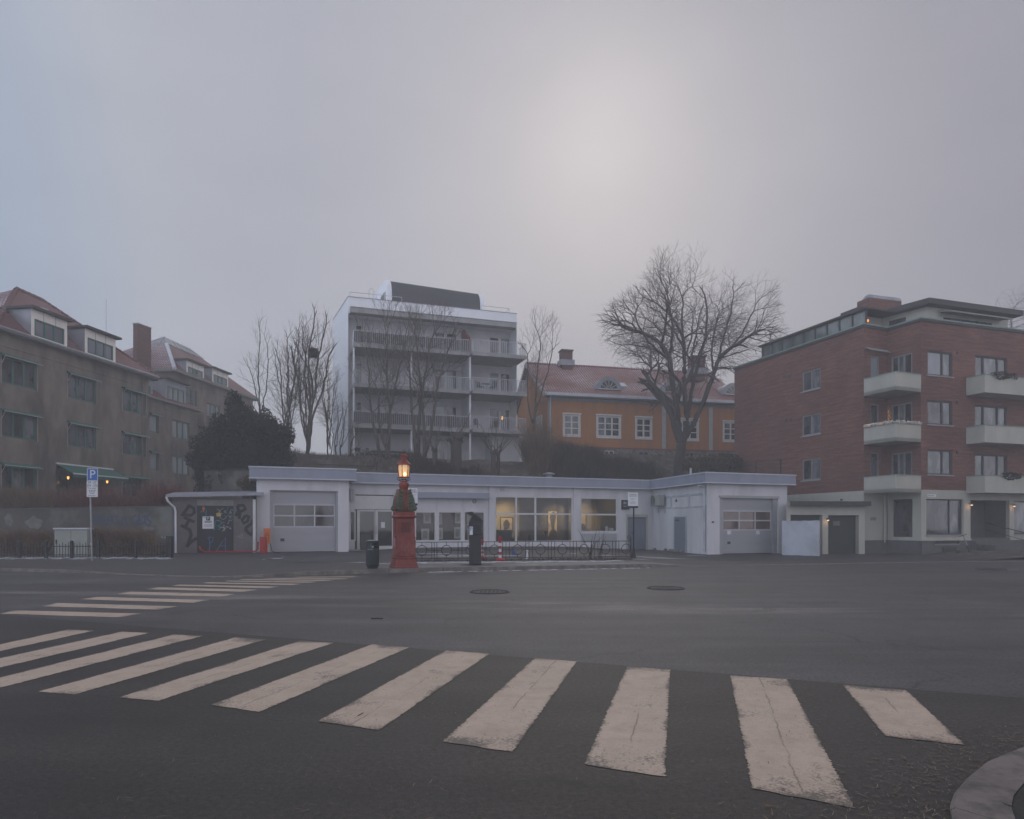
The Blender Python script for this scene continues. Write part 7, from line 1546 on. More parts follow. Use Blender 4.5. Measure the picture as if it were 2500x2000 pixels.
t_ = thing('rope_tag', 'blue and white plastic tag hanging on the slack rope before the big window', 'tag', FO.pt(FO.u(1252), -.7, .5)); f = FO.shift(-.7); mb = MB(); f.box(mb, f.u(1249), f.u(1258), 0, .03, f.z(1253, 1355), f.z(1253, 1344)); mb.build('tag', M['tagblue'], t_); mb = MB(); mb.tube([f.pt(f.u(1291), 0, f.z(1291, 1324)), f.pt(f.u(1270), 0, f.z(1270, 1340)), f.pt(f.u(1252), 0, f.z(1252, 1345)), f.pt(f.u(1225), 0, f.z(1225, 1336)), f.pt(f.u(1205), 0, f.z(1205, 1344))], .01, 4); mb.build('rope', M['inkgrey'], t_)
c = GP(1287, 1366); mb = MB(); mb.lathe((c.x, c.y, pz(c.x, c.y)), [(.10, 0), (.05, .1), (.03, .28), (.06, .34), (.02, .38)], 9); tag(mb.build('snow_clump', M['snow']), 'small pale post stub wrapped in snow behind the railing', 'stub')
for px, z1, lab in ((1441, 1.45, 'thin bare sapling with crossing stems in the railing bed'), (1466, 1.3, 'thin bare sapling beside the ring nearest the grey door')):
    c = FO.pt(FO.u(px), .0, zb); mb = MB(); rr = random.Random(px); pz_ = pz(c.x, c.y)
    for k in range(4):
        a, d = rr.uniform(-.5, .5), rr.uniform(-.2, .2); mb.tube([Vector((c.x + .05 * k - .1, c.y, pz_)), Vector((c.x + a * .4, c.y + d * .5, pz_ + z1 * .45)), Vector((c.x + a, c.y + d, pz_ + z1 * rr.uniform(.6, 1)))], [.016, .011, .004], 5)
    tag(mb.build('sapling', M['bark']), lab, 'sapling')

# ---------------------------------------------------------------- by the brick block
def gr(px, py): v = GP(px, py); v.z = pz(v.x, v.y); return v
for (a, c_, py, h, lab) in ((2303, 2336, 1353.5, .40, 'low dark planter box below the cellar vent'), (2400, 2430, 1354.5, .52, 'dark planter box at the foot of the entrance stairs')):
    p = gr((a + c_) / 2, py); f = Fac((p.x - .6, p.y - .2), (p.x + .6, p.y + .1)); u0, u1 = f.u(a), f.u(c_); t_ = thing('planter', lab, 'planter', p, 'planters by the entrance'); mb = MB(); mb.hexa([f.pt(u0 + .05, 0, p.z), f.pt(u1 - .05, 0, p.z), f.pt(u1 - .05, -.38, p.z), f.pt(u0 + .05, -.38, p.z), f.pt(u0, .03, p.z + h), f.pt(u1, .03, p.z + h), f.pt(u1, -.42, p.z + h), f.pt(u0, -.42, p.z + h)]); mb.build('box', M['felt'], t_); mb = MB(); rr = random.Random(a)
    for k in range(60): x, n = rr.uniform(u0 + .08, u1 - .08), rr.uniform(-.36, -.03); q = f.pt(x, n, p.z + h - .01); mb.add([q + Vector((-.012, 0, 0)), q + Vector((.012, 0, 0)), q + Vector((rr.gauss(0, .05), rr.gauss(0, .05), rr.uniform(.02, .1)))], [(0, 1, 2)])
    mb.build('dry_plants', M['hedgedark'], t_, recalc=False)
p = gr(2260, 1351.5); mb = MB(); mb.lathe(p, [(.13, 0), (.13, .5), (.10, .57), (.02, .6)], 12); tag(mb.build('bollard', M['framegrey']), 'short grey bollard at the corner of the brick block', 'bollard')
p = gr(2355, 1356); t_ = thing('kick_scooter', 'dark electric kick scooter parked below the shop window', 'scooter', p); sc = p.y / F_PX
def sp_(px, py, n=0.0): return Vector(((px - CX) * sc, p.y + n, EYE + (HOR - py) * sc))
mb = MB(); mb.tube([sp_(2340, 1351), sp_(2366, 1350)], .05, 6); mb.build('deck', M['iron'], t_); mb = MB(); mb.tube([sp_(2351.5, 1306), sp_(2368, 1352)], .028, 8); mb.build('stem', M['steel'], t_); mb = MB(); mb.tube([sp_(2339, 1310, -.1), sp_(2352, 1307), sp_(2363, 1304.5, .1)], .02, 6); mb.build('handlebar', M['iron'], t_); mb = MB(); mb.tube([sp_(2361, 1332), sp_(2368, 1352)], .04, 8); mb.build('fork', M['iron'], t_)
for px in (2339, 2368.5): mb = MB(); mb.ring(sp_(px, 1351.5), (1, 0, 0), (0, 0, 1), .09, .035, 16, 6); mb.lathe(sp_(px, 1351.5), [(.05, -.01), (.05, .01)], 8); mb.build('wheel', M['ink'], t_)
# cabinet behind the hedge
f = Fac(GP(133, 1361).xy, GP(214, 1360.5).xy); f = f.shift(-1.0); u0, u1 = f.u(133), f.u(213); t_ = thing('utility_cabinet', 'pale grey-green utility cabinet standing among the brown hedges', 'cabinet', f.pt(u0, 0, .05)); z1 = f.z(150, 1293); mb = MB(); f.box(mb, u0, u1, -.45, 0, .03, z1); mb.build('case', M['cabinet'], t_, bevel=.01); mb = MB(); f.box(mb, u0 - .04, u1 + .04, -.5, .06, z1 + .002, z1 + .07); mb.build('lid', M['fasciatop'], t_, bevel=.015); mb = MB(); f.box(mb, u0 + .06, u0 + .10, .003, .03, .62, .82); mb.build('handle', M['ink'], t_); mb = MB(); f.box(mb, (u0 + u1) / 2 - .006, (u0 + u1) / 2 + .006, .001, .004, .1, z1 - .03); mb.build('door_gap', M['ink'], t_)
# ---------------------------------------------------------------- hillside terrace in front of the white block
mb = MB(); FW.box(mb, .2, 4.6, 2.1, 2.25, 5.4, 6.42); FW.box(mb, -.6, 13, -1.2, 2.1, 5.2, 6.33); tag(mb.build('timber_terrace', M['hedgedark']), 'dark low timber terrace edge under the white apartment block', 'terrace')
c = FW.pt(FW.shift(1.1).u(889), 1.1, 6.34); t_ = thing('bicycle', 'dark bicycle with front basket leaning on the white wall', 'bicycle', c); U_ = Vector((FW.U.x, FW.U.y, 0)); R_ = .34
def bp(x, z): return c + U_ * x + Vector((0, 0, z))
for x in (-.52, .52): mb = MB(); mb.ring(bp(x, R_ + .005), U_, (0, 0, 1), R_, .02, 26, 5); [mb.tube([bp(x, R_), bp(x + R_ * math.cos(k * .7), R_ + R_ * math.sin(k * .7))], .004, 3) for k in range(9)]; mb.build('wheel', M['iron'], t_)
mb = MB()
for a_, b_ in (((.52, R_), (.1, .30)), ((.1, .30), (.22, .85)), ((.52, R_), (.2, .78)), ((.1, .3), (-.34, .72)), ((.2, .78), (-.36, .80)), ((-.52, R_), (-.34, .95))): mb.tube([bp(*a_), bp(*b_)], .018, 5)
mb.build('frame', M['iron'], t_); mb = MB(); mb.tube([bp(.12, .90), bp(.34, .90)], [.03, .06], 6); mb.build('saddle', M['ink'], t_); mb = MB(); mb.tube([bp(-.34, .95), bp(-.30, 1.0), bp(-.18, 1.02)], .014, 5); mb.build('handlebar', M['iron'], t_); mb = MB(); mb.hexa([bp(-.72, .70), bp(-.44, .70), bp(-.44, .70) + Vector((.1, .2, 0)), bp(-.72, .7) + Vector((.1, .2, 0)), bp(-.76, .94), bp(-.42, .94), bp(-.42, .94) + Vector((.1, .22, 0)), bp(-.76, .94) + Vector((.1, .22, 0))]); mb.build('basket', M['ink'], t_)
c = FW.pt(FW.shift(.9).u(945), .9, 6.34); t_ = thing('picnic_table', 'long dark timber table with benches beside the bicycle', 'table', c)
for nm, x0, x1, y0, y1, z0, z1 in (('table_top', -1.2, 1.2, -.35, .35, .70, .76), ('bench', -1.2, 1.2, -.75, -.48, .42, .47), ('bench', -1.2, 1.2, .48, .75, .42, .47)): mb = MB(); FWl = Fac(c.xy, (c.xy + FW.U)); FWl.box(mb, x0, x1, y0, y1, c.z + z0, c.z + z1); mb.build(nm, M['iron'], t_)
for x in (-.95, .95): mb = MB(); FWl.box(mb, x - .04, x + .04, -.72, .72, c.z + .36, c.z + .419); FWl.box(mb, x - .04, x + .04, -.1, .1, c.z + .003, c.z + .699); mb.build('leg', M['iron'], t_)

# ================================================================= vegetation
def sc_nodes(chains, attr, D, di, dk, iters, seed=1, up=.0, jit=.25):
    rs = np.random.RandomState(seed); P_ = []; par = []; kids_ = {}
    for ch in chains:
        ch = [np.array(p, float) for p in ch]
        if P_:
            d = [np.linalg.norm(q - ch[0]) for q in P_]; prev = int(np.argmin(d))
        else: P_.append(ch[0]); par.append(-1); prev = 0
        for a, b in zip(ch[:-1], ch[1:]):
            L = np.linalg.norm(b - a); n = max(1, int(round(L / D)))
            for k in range(1, n + 1):
                q = a + (b - a) * k / n + rs.normal(0, D * .06, 3); P_.append(q); par.append(prev); prev = len(P_) - 1
    A = np.array(attr, float); near = np.zeros(len(A), int); dist = np.full(len(A), 1e9); lo = 0
    for it in range(iters):
        new = np.array(P_[lo:])
        if len(new):
            for s in range(0, len(A), 800):
                dd = np.linalg.norm(A[s:s + 800, None, :] - new[None], axis=2); j = dd.argmin(1); v = dd[np.arange(len(j)), j]; m = v < dist[s:s + 800]; idx = np.where(m)[0] + s; dist[idx] = v[m]; near[idx] = j[m] + lo
        keep = dist > dk; A = A[keep]; near = near[keep]; dist = dist[keep]
        if len(A) == 0: break
        act = dist < di
        if not act.any(): di *= 1.3; lo = len(P_); continue
        lo = len(P_); g = {}
        Pn = np.array(P_); dv = (A[act] - Pn[near[act]]); dv /= np.linalg.norm(dv, axis=1)[:, None]
        for k, v in zip(near[act], dv): g.setdefault(int(k), np.zeros(3)); g[int(k)] += v
        for k, v in g.items():
            n_ = np.linalg.norm(v)
            if n_ < 1e-6: continue
            v = v / n_ + rs.normal(0, jit, 3) + np.array([0, 0, up])
            if par[k] >= 0:
                pv = Pn[k] - Pn[par[k]]; l_ = np.linalg.norm(pv)
                if l_ > 1e-6: v += pv / l_ * .75
            v /= np.linalg.norm(v); q = Pn[k] + v * D
            if any(np.linalg.norm(P_[j] - q) < D * .35 for j in kids_.get(k, ())): continue
            kids_.setdefault(k, []).append(len(P_)); P_.append(q); par.append(k)
    return np.array(P_), par
def tree_mesh(P_, par, r0, e, bm_trunk, bm_br, twigs=2, tl=.45, thick=.05, seed=1, droop=0.0, rmax=None, tw=.006):
    n = len(P_); kids = [[] for _ in range(n)]
    for i, p in enumerate(par):
        if p >= 0: kids[p].append(i)
    acc = np.zeros(n); rad = np.zeros(n)
    for i in range(n - 1, -1, -1):
        rad[i] = r0 if acc[i] == 0 else acc[i] ** (1 / e)
        if par[i] >= 0: acc[par[i]] += rad[i] ** e
    if rmax:
        k = rmax / rad[0]
        if k != 1: rad = r0 + (rad - r0) * k if rad[0] > r0 else rad
    st = [(0, None)]; rr = random.Random(seed)
    while st:
        i, p = st.pop(); ch = [] if p is None else [(P_[p], min(rad[p], rad[i] * 1.25))]
        while True:
            ch.append((P_[i], rad[i])); k = kids[i]
            if not k: break
            k = sorted(k, key=lambda q: -rad[q]); st += [(q, i) for q in k[1:]]; i = k[0]
        seg = []
        for a in range(len(ch)):
            seg.append(ch[a]); big = ch[a][1] > thick; nb = a + 1 < len(ch) and ch[a + 1][1] > thick
            if a + 1 == len(ch) or (big and not nb):
                if len(seg) > 1:
                    m = seg[0][1]; (bm_trunk if big else bm_br).tube([q[0] for q in seg], [q[1] for q in seg], 9 if m > .12 else 6 if m > .04 else 4 if m > .018 else 3, cap=m > .04)
                seg = [ch[a]]
    for i in range(n):
        if rad[i] < r0 * 2.6 and par[i] >= 0:
            for _ in range(twigs if not kids[i] else (1 if rr.random() < .5 else 0)):
                d = Vector(P_[i] - P_[par[i]]).normalized() * .9 + Vector((rr.gauss(0, .55), rr.gauss(0, .55), rr.gauss(.12 - droop, .5))); d.normalize(); L = tl * rr.uniform(.5, 1.2); p0 = Vector(P_[i]); a = d.orthogonal().normalized() * tw; b = d.cross(a); mid = p0 + d * L * .55 + Vector((rr.gauss(0, .06), rr.gauss(0, .06), rr.gauss(.02 - droop * .3, .05))) * (L / .4); p1 = mid + (d + Vector((rr.gauss(0, .3), rr.gauss(0, .3), .1 - droop))) * L * .45
                bm_br.add([p0 + a, p0 - a * .5 + b * .87, p0 - a * .5 - b * .87, mid + a * .7, mid - a * .35 + b * .6, mid - a * .35 - b * .6, p1], [(0, 1, 4, 3), (1, 2, 5, 4), (2, 0, 3, 5), (3, 4, 6), (4, 5, 6), (5, 3, 6)])
    return rad
from mathutils import noise as mnoise
def ell(cs, n, seed, shell=.5, zmin=None, gap=None):
    rs = np.random.RandomState(seed); out = []; w_ = np.array([c[3] * c[4] * c[5] for c in cs]); w_ = w_ / w_.sum()
    while len(out) < n:
        c = cs[rs.choice(len(cs), p=w_)]; d = rs.normal(0, 1, 3); d /= np.linalg.norm(d); r_ = rs.uniform(shell ** 3, 1) ** (1 / 3); q = np.array(c[:3]) + d * r_ * np.array(c[3:6])
        if gap is not None and mnoise.noise(Vector(q) * gap[0] + Vector((seed, 0, 0))) > gap[1]: continue
        if zmin is None or q[2] > zmin: out.append(q)
    return out
def tree(name, lab, base, chains, attr, D, di, dk, iters, r0=.011, e=2.25, mats=('bark', 'twig'), seed=1, group=None, twigs=2, tl=.45, rmax=None, thick=.05, up=.03, droop=0, jit=.14, tw=.0075):
    t_ = thing(name, lab, 'tree', base, group); P_, par = sc_nodes(chains, attr, D, di, dk, iters, seed, up, jit); a, b_ = MB(), MB(); tree_mesh(P_, par, r0, e, a, b_, twigs, tl, thick, seed, droop, rmax, tw)
    if a.f: a.build('trunk', M[mats[0]], t_, smooth=True, recalc=False)
    b_.build('crown', M[mats[1]], t_, recalc=False); return t_
def grow_tree(name, lab, base, chains, env, seed=1, rmin=.0048, e=2.35, La=.30, Lb=3.6, ang=30, up=.06, out=.05, wob=.10, spawn=.55, mats=('bark', 'twig'), group=None, env_noise=.25, thick=.05):
    """chains: (points, start radius, end radius, fraction after which side branches start)"""
    t_ = thing(name, lab, 'tree', base, group); rr = random.Random(seed); A, B = MB(), MB(); C = Vector((sum(c[0] for c in env) / len(env), sum(c[1] for c in env) / len(env), sum(c[2] for c in env) / len(env)))
    def inside(p):
        k = 1 + env_noise * mnoise.noise(p * .7 + Vector((seed * 3.1, 0, 0)))
        return any(((p.x - c[0]) / c[3]) ** 2 + ((p.y - c[1]) / c[4]) ** 2 + ((p.z - c[2]) / c[5]) ** 2 < k * k for c in env)
    def put(pts, rs):
        r = rs[0]
        if r > .02: (A if r > thick else B).tube(pts, rs, 9 if r > .12 else 7 if r > .05 else 5, cap=False)
        else:
            n0 = len(B.v)
            for i, p in enumerate(pts):
                d = (pts[min(i + 1, len(pts) - 1)] - pts[max(i - 1, 0)]).normalized(); x = d.orthogonal().normalized() * rs[i]; y = d.cross(x)
                B.v += [tuple(p + x), tuple(p - x * .5 + y * .866), tuple(p - x * .5 - y * .866)]
            for i in range(len(pts) - 1):
                for k in range(3): B.f.append((n0 + i * 3 + k, n0 + i * 3 + (k + 1) % 3, n0 + i * 3 + 3 + (k + 1) % 3, n0 + i * 3 + 3 + k))
    st = []
    for pts, r0, r1, fr in chains:
        pts = [Vector(p) for p in pts]; sm = [pts[0]]
        for i in range(len(pts) - 1):
            n = max(1, int((pts[i + 1] - pts[i]).length / .35))
            for k in range(1, n + 1): sm.append(pts[i].lerp(pts[i + 1], k / n))
        for _ in range(3): sm = [sm[0]] + [(sm[i - 1] + sm[i] * 2 + sm[i + 1]) / 4 for i in range(1, len(sm) - 1)] + [sm[-1]]
        sm = [sm[0]] + [q + Vector((rr.gauss(0, .03), rr.gauss(0, .03), 0)) for q in sm[1:]]
        m = len(sm) - 1; rs = [r0 + (r1 - r0) * (i / m) ** .8 for i in range(m + 1)]
        A.tube(sm, rs, 9, cap=True)
        ph = rr.uniform(0, 6.28); acc = 0
        for i in range(1, m):
            if i / m < fr: continue
            acc += (sm[i] - sm[i - 1]).length
            if acc > spawn * rr.uniform(.7, 1.3):
                acc = 0; ph += 2.4; d = (sm[i + 1] - sm[i]).normalized(); x = d.orthogonal().normalized(); x = x * math.cos(ph) + d.cross(x) * math.sin(ph); an = R(ang * rr.uniform(1.0, 1.6)); st.append((sm[i], (d * math.cos(an) + x * math.sin(an)).normalized(), min(.055, max(.012, rs[i] * rr.uniform(.32, .6))), rr.uniform(0, 6.28)))
        st.append((sm[-1], (sm[-1] - sm[-2]).normalized(), r1, 0))
    cnt = 0
    while st and cnt < 26000:
        p, d, r, ph = st.pop(); cnt += 1; L = (La + Lb * r) * rr.uniform(.75, 1.3); n = 3 if L > .5 else 2; pts = [p]; rs = [r]
        for k in range(n):
            o_ = (p - C); o_ = o_.normalized() if o_.length > 1e-3 else Vector((0, 0, 1))
            d = (d + Vector((rr.gauss(0, wob), rr.gauss(0, wob), rr.gauss(0, wob) + up)) + o_ * out).normalized(); p = p + d * (L / n); pts.append(p); rs.append(r * (1 - .10 * (k + 1) / n))
        ins = inside(p); end = r < rmin or not ins
        if end: rs[-1] = min(rs[-1], .003)
        put(pts, rs)
        if not ins and r > .012 and cnt < 20000: st.append((p, d, .006, ph))
        if end: continue
        sh = rr.uniform(.50, .76); x = d.orthogonal().normalized(); ph += 1.9 + rr.uniform(-.5, .5); x = x * math.cos(ph) + d.cross(x) * math.sin(ph); a1 = R(ang * (1 - sh) * 1.1); a2 = R(ang * (.35 + sh) * rr.uniform(.8, 1.25))
        st.append((p, (d * math.cos(a1) + x * math.sin(a1)).normalized(), r * .97 * sh ** (1 / e), ph)); st.append((p, (d * math.cos(a2) - x * math.sin(a2)).normalized(), r * .97 * (1 - sh) ** (1 / e), ph + 1.5))
    A.build('trunk', M[mats[0]], t_, smooth=True, recalc=False); B.build('crown', M[mats[1]], t_, recalc=False); return t_
# the large maple before the ochre house
YM = 52.6; z0 = hz(13, YM)
def q3(px, py, dy=0): v = P(px, py, YM + dy); return (v.x, v.y, v.z)
cr = lambda x, y, dy=0: q3(1240 + x * .3478, 580 + y * .3478, dy)
bx = cr(1195, 1640); C_ = lambda x, y, rx, ry, rz, dy=0: (*cr(x, y, dy), rx, ry, rz)
ch = [([(bx[0], YM, z0 - .5), cr(1200, 1560), cr(1222, 1440)], .44, .36, 2), ([cr(1222, 1450), cr(1200, 1380, -.2), cr(1190, 1250, -.3), cr(1165, 1100, -.5), cr(1152, 950, -.7), cr(1128, 850, -1)], .27, .19, .9), ([cr(1128, 850, -1), cr(1160, 700, -1.2), cr(1150, 560, -1.4), cr(1120, 440, -1.5)], .135, .06, .25), ([cr(1128, 850, -1), cr(1040, 790, -1.6), cr(960, 700, -2), cr(900, 580, -2.2)], .115, .055, .25), ([cr(1128, 850, -1), cr(1050, 800, .2), cr(960, 765, .8), cr(850, 750, 1.2)], .075, .04, .3),
      ([cr(1222, 1450), cr(1250, 1400, .3), cr(1262, 1300, .4), cr(1242, 1150, .4), cr(1236, 950, .5), cr(1238, 780, .6)], .26, .15, .75), ([cr(1238, 780, .6), cr(1218, 640, .4), cr(1230, 480, .3)], .125, .06, .15), ([cr(1238, 780, .6), cr(1170, 660, 1.6), cr(1080, 540, 2.6)], .10, .05, .2), ([cr(1238, 850, .6), cr(1290, 700, 1.6), cr(1300, 560, 2.6)], .09, .045, .3),
      ([cr(1250, 1400, .3), cr(1300, 1310, .1), cr(1372, 1160, -.2), cr(1440, 980, -.5), cr(1480, 850, -.8)], .22, .15, .8), ([cr(1480, 850, -.8), cr(1590, 750, -1.2), cr(1660, 650, -1.5), cr(1700, 560, -1.8)], .115, .05, .2), ([cr(1480, 850, -.8), cr(1510, 700, .4), cr(1560, 560, .8), cr(1580, 430, 1)], .10, .05, .2), ([cr(1450, 960, -.5), cr(1425, 820, .2), cr(1440, 700, .6), cr(1480, 540, 1)], .10, .05, .35), ([cr(1480, 850, -.8), cr(1580, 820, .8), cr(1700, 780, 1.6)], .07, .035, .2),
      ([cr(1262, 1250, .4), cr(1300, 1020, 1.2), cr(1345, 860, 1.6), cr(1390, 700, 2), cr(1400, 520, 2.2), cr(1380, 400, 2.4)], .19, .06, .5), ([cr(1300, 1020, 1.2), cr(1290, 850, 2.4), cr(1320, 680, 3.0), cr(1350, 520, 3.4)], .11, .05, .4), ([cr(1160, 1080, -.5), cr(1080, 1040, -1.2), cr(1010, 980, -1.6)], .035, .02, .4)]
att = [C_(1300, 600, 5.5, 5.2, 4.7), C_(1010, 610, 3.5, 3.8, 3.1), C_(1590, 560, 3.7, 3.8, 3.5), C_(1190, 320, 2.6, 2.8, 3.3), C_(1250, 230, 1.7, 2.0, 2.3), C_(1100, 420, 2.0, 2.2, 2.2), C_(1530, 380, 2.4, 2.6, 2.6), C_(1600, 330, 1.4, 1.6, 1.8), C_(930, 730, 2.6, 2.6, 1.2), C_(860, 480, 1.3, 1.5, 1.2), C_(1700, 640, 2.3, 2.5, 1.7), C_(1760, 450, 1.1, 1.3, 1.3), C_(1030, 1010, 1.3, 1.5, .7), C_(1200, 1000, 3, 3, 3.5)]
grow_tree('maple_tree', 'large bare spreading maple with forked trunk before the ochre house', (bx[0], YM, z0), ch, att, 3, ang=41, up=.025, out=.075, wob=.13, spawn=.55, La=.36, Lb=4.4, rmin=.0052)
def gp(px, Y): x = (px - CX) / F_PX * Y; return x, Y, hz(x, Y)
def stems(px, Y, tops, wob=.25, seed=1, split=None):
    x, y, z = gp(px, Y); rr = random.Random(seed); chs = []
    for i, (tp, ty, dy) in enumerate(tops):
        v = P(tp, ty, Y + dy); b0 = (x + (i - len(tops) / 2) * .22, y + rr.uniform(-.2, .2), z - .3) if split is None or i == 0 else None
        if b0 is None:
            b0 = (x + (v.x - x) * split, y, z + (v.z - z) * split)
            first = Vector(chs[0][0]).lerp(Vector(chs[0][-1]), split); b0 = tuple(first)
        m1 = Vector(b0).lerp(v, .35) + Vector((rr.gauss(0, wob), rr.gauss(0, wob), 0)); m2 = Vector(b0).lerp(v, .7) + Vector((rr.gauss(0, wob), rr.gauss(0, wob), 0)); chs.append([b0, tuple(m1), tuple(m2), tuple(v)])
    return (x, y, z), chs
def chs(ch, r0, r1, fr): return [(c, r0 if i == 0 or c[0][2] < ch[0][0][2] + .5 else r0 * .72, r1, fr) for i, c in enumerate(ch)]
E_ = lambda px, py, Y, rx, rz, ry=None: (*P(px, py, Y), rx, ry or rx, rz)
GT = dict(mats=('barkgrey', 'twig'), ang=36, up=.10, out=.03, wob=.12, spawn=.5, La=.30, Lb=5.0, rmin=.0055)
b0, ch = stems(948, 47.2, [(900, 900, -.5), (945, 840, 0), (985, 860, .6), (925, 960, .2)], .2, 3); grow_tree('garden_tree', 'bare many-stemmed tree crossing the first white balcony bays', b0, chs(ch, .13, .05, .42), [E_(935, 850, 47.2, 2.3, 3.4, 1.8), E_(960, 790, 47.2, 1.6, 1.7), E_(885, 905, 47.2, 1.4, 1.9), E_(945, 1000, 47.2, 1.2, 3)], 5, group='bare trees before the white block', **GT)
b0, ch = stems(1030, 47.0, [(1000, 900, -.4), (1050, 840, .3), (1092, 860, .5), (1020, 850, -.2)], .2, 6); grow_tree('garden_tree', 'bare many-stemmed tree with two thick stems before the middle balcony doors', b0, chs(ch, .155, .055, .42), [E_(1045, 840, 47, 2.2, 3.2, 1.8), E_(1010, 810, 47, 1.4, 2.1), E_(1090, 870, 47, 1.4, 1.9), E_(1040, 1000, 47, 1.2, 3)], 9, group='bare trees before the white block', **GT)
b0, ch = stems(1300, 51.5, [(1320, 840, 0), (1345, 870, .4), (1290, 880, -.3)], .25, 8, .35); grow_tree('garden_tree', 'slender bare tree between white block and ochre house', b0, chs(ch, .10, .04, .4), [E_(1320, 830, 51.5, 1.6, 2.8), E_(1342, 860, 51.5, 1.0, 1.9), E_(1290, 880, 51.5, .9, 1.9), E_(1315, 970, 51.5, .9, 3)], 12, **GT)
# the cluster between conifer and white block
def thicket(lab, px, Y, tops, seed, n, rmax, split, wob=.18):
    b0, ch = stems(px, Y, [(a, t_ + 25, d) for a, t_, d in tops], wob, seed, split); cs = []
    for a, t_, d in tops: cs += [E_(a, t_ + 62, Y + d, .85, 2.0, .8), E_(a + 4, t_ + 15, Y + d, .35, 1.3, .35), E_(a - 6, t_ + 120, Y + d, 1.0, 1.5, .9)]
    for a, t_, d in tops: cs += [E_(a, t_ + 220, Y + d, .7, 4.0, .7)]
    return grow_tree('thicket_tree', lab, b0, chs(ch, rmax * .72, rmax * .27, .3), cs, seed, group='bare thicket trees', mats=('barkgrey', 'twig'), ang=38, up=.11, out=.03, wob=.12, spawn=.42, La=.30, Lb=5.0, rmin=.0055)
thicket('tallest bare forked tree in the thicket, carrying a bird nest', 767, 46, [(738, 812, 0), (765, 772, .4), (790, 790, .2), (715, 850, -.4), (802, 850, .5)], 15, 2600, .17, .2)
tA = thicket('bare twiggy tree rising behind the dark conifer', 717, 47, [(702, 815, 0), (680, 850, .4), (730, 800, -.3), (718, 840, .6)], 17, 1900, .11, .15)
thicket('slim bare birch-like tree standing apart over the conifer', 648, 46.5, [(636, 790, 0), (655, 830, .3), (612, 880, .2)], 19, 1100, .09, .35)
x, y, z = gp(745, 49.5); dup(tA, (x, y, z), 2.2, 1.02, 'dense bare tree in the middle of the thicket by the nest tree'); x, y, z = gp(690, 51); dup(tA, (x, y, z), 4.1, .95, 'fine bare tree half hidden behind the dark conifer'); x, y, z = gp(812, 47.5); dup(tA, (x, y, z), 1.1, (.55, .55, .62), 'short bare tree against the white side wall'); x, y, z = gp(790, 49); dup(tA, (x, y, z), 3.3, (.7, .7, .75), 'middling bare tree beside the white side wall')
c = P(766, 862, 46); mb = MB(); rr = random.Random(2)
for k in range(260): a = rr.uniform(0, 6.28); r_ = rr.uniform(.1, .33); d = Vector((math.cos(a), math.sin(a), 0)); tt_ = Vector((-math.sin(a), math.cos(a), rr.gauss(0, .4))).normalized(); p = c + d * r_ + Vector((0, 0, rr.uniform(-.3, .3) + (r_ - .2) * .4)); mb.tube([p - tt_ * .2, p + tt_ * .2], .012, 3, cap=False)
tag(mb.build('bird_nest', M['bark'], recalc=False), 'large dark twig nest high in the bare thicket', 'nest')
# saplings and pollards
rr = random.Random(31); SPX = [(832, 47, 985, 'pale sapling at the corner of the white block'), (845, 46.5, 1000, 'twin sapling beside the white side wall'), (868, 47, 1040, 'thin sapling beside the bicycle')]
for px, Y, top, lab in SPX:
    b0, ch = stems(px, Y, [(px - 8, top, 0), (px + 14, top + 25, .2), (px + 3, top - 10, -.2)], .12, px, .25); tree('sapling', lab, b0, ch, ell([E_(px, top + 20, Y, .55, 1.5)], 130, px, .0), .2, 1.0, .3, 30, .008, 2.1, ('barkgrey', 'twig'), px, 'saplings on the bank', 1, .4, .06, .03, up=.2)
for px, Y, py, r_, lab, sd in ((1061, 46.4, 1098, .16, 'pollarded stump with a forked crown of thin shoots', 1), (1113, 46.6, 1075, .36, 'thick pollarded trunk with knobbly head', 2), (1204, 46.8, 1103, .17, 'short pollarded stump nearest the plank-clad corner', 3), (1216, 47.2, 1108, .12, 'crooked pollard with long bare shoots', 4)):
    x, y, z = gp(px, Y); t_ = thing('pollard_tree', lab, 'tree', (x, y, z), 'pollarded trees'); top = P(px, py, Y); rr = random.Random(sd); mb = MB(); mb.tube([(x, y, z - .3), (x + .04, y, z + .5), (top.x, top.y, top.z)], [r_ * 1.15, r_, r_ * 1.1], 9)
    for k in range(7): a = rr.uniform(0, 6.28); mb.lathe(top + Vector((math.cos(a) * r_, math.sin(a) * r_, rr.uniform(-.1, .15))), [(.02, -r_ * .6), (r_ * .6, 0), (.02, r_ * .6)], 6)
    mb.build('trunk', M['bark'], t_, smooth=True); mb = MB()
    for k in range(9):
        a = rr.uniform(0, 6.28); s_ = rr.uniform(.3, 1.0); h_ = rr.uniform(.9, 2.6); p = [top + Vector((math.cos(a) * r_ * .6, math.sin(a) * r_ * .6, 0))]; d = Vector((math.cos(a) * s_, math.sin(a) * s_ * .6, 1.0))
        for j in range(4): d = d + Vector((rr.gauss(0, .2), rr.gauss(0, .2), .12)); p.append(p[-1] + d.normalized() * h_ / 4)
        mb.tube(p, [.032, .026, .02, .013, .006], 4)
        for j in (2, 3): e_ = p[j] + Vector((rr.gauss(0, .35), rr.gauss(0, .3), rr.uniform(.2, .5))); mb.tube([p[j], e_], [.012, .005], 3)
    mb.build('crown', M['twig'], t_, recalc=False)
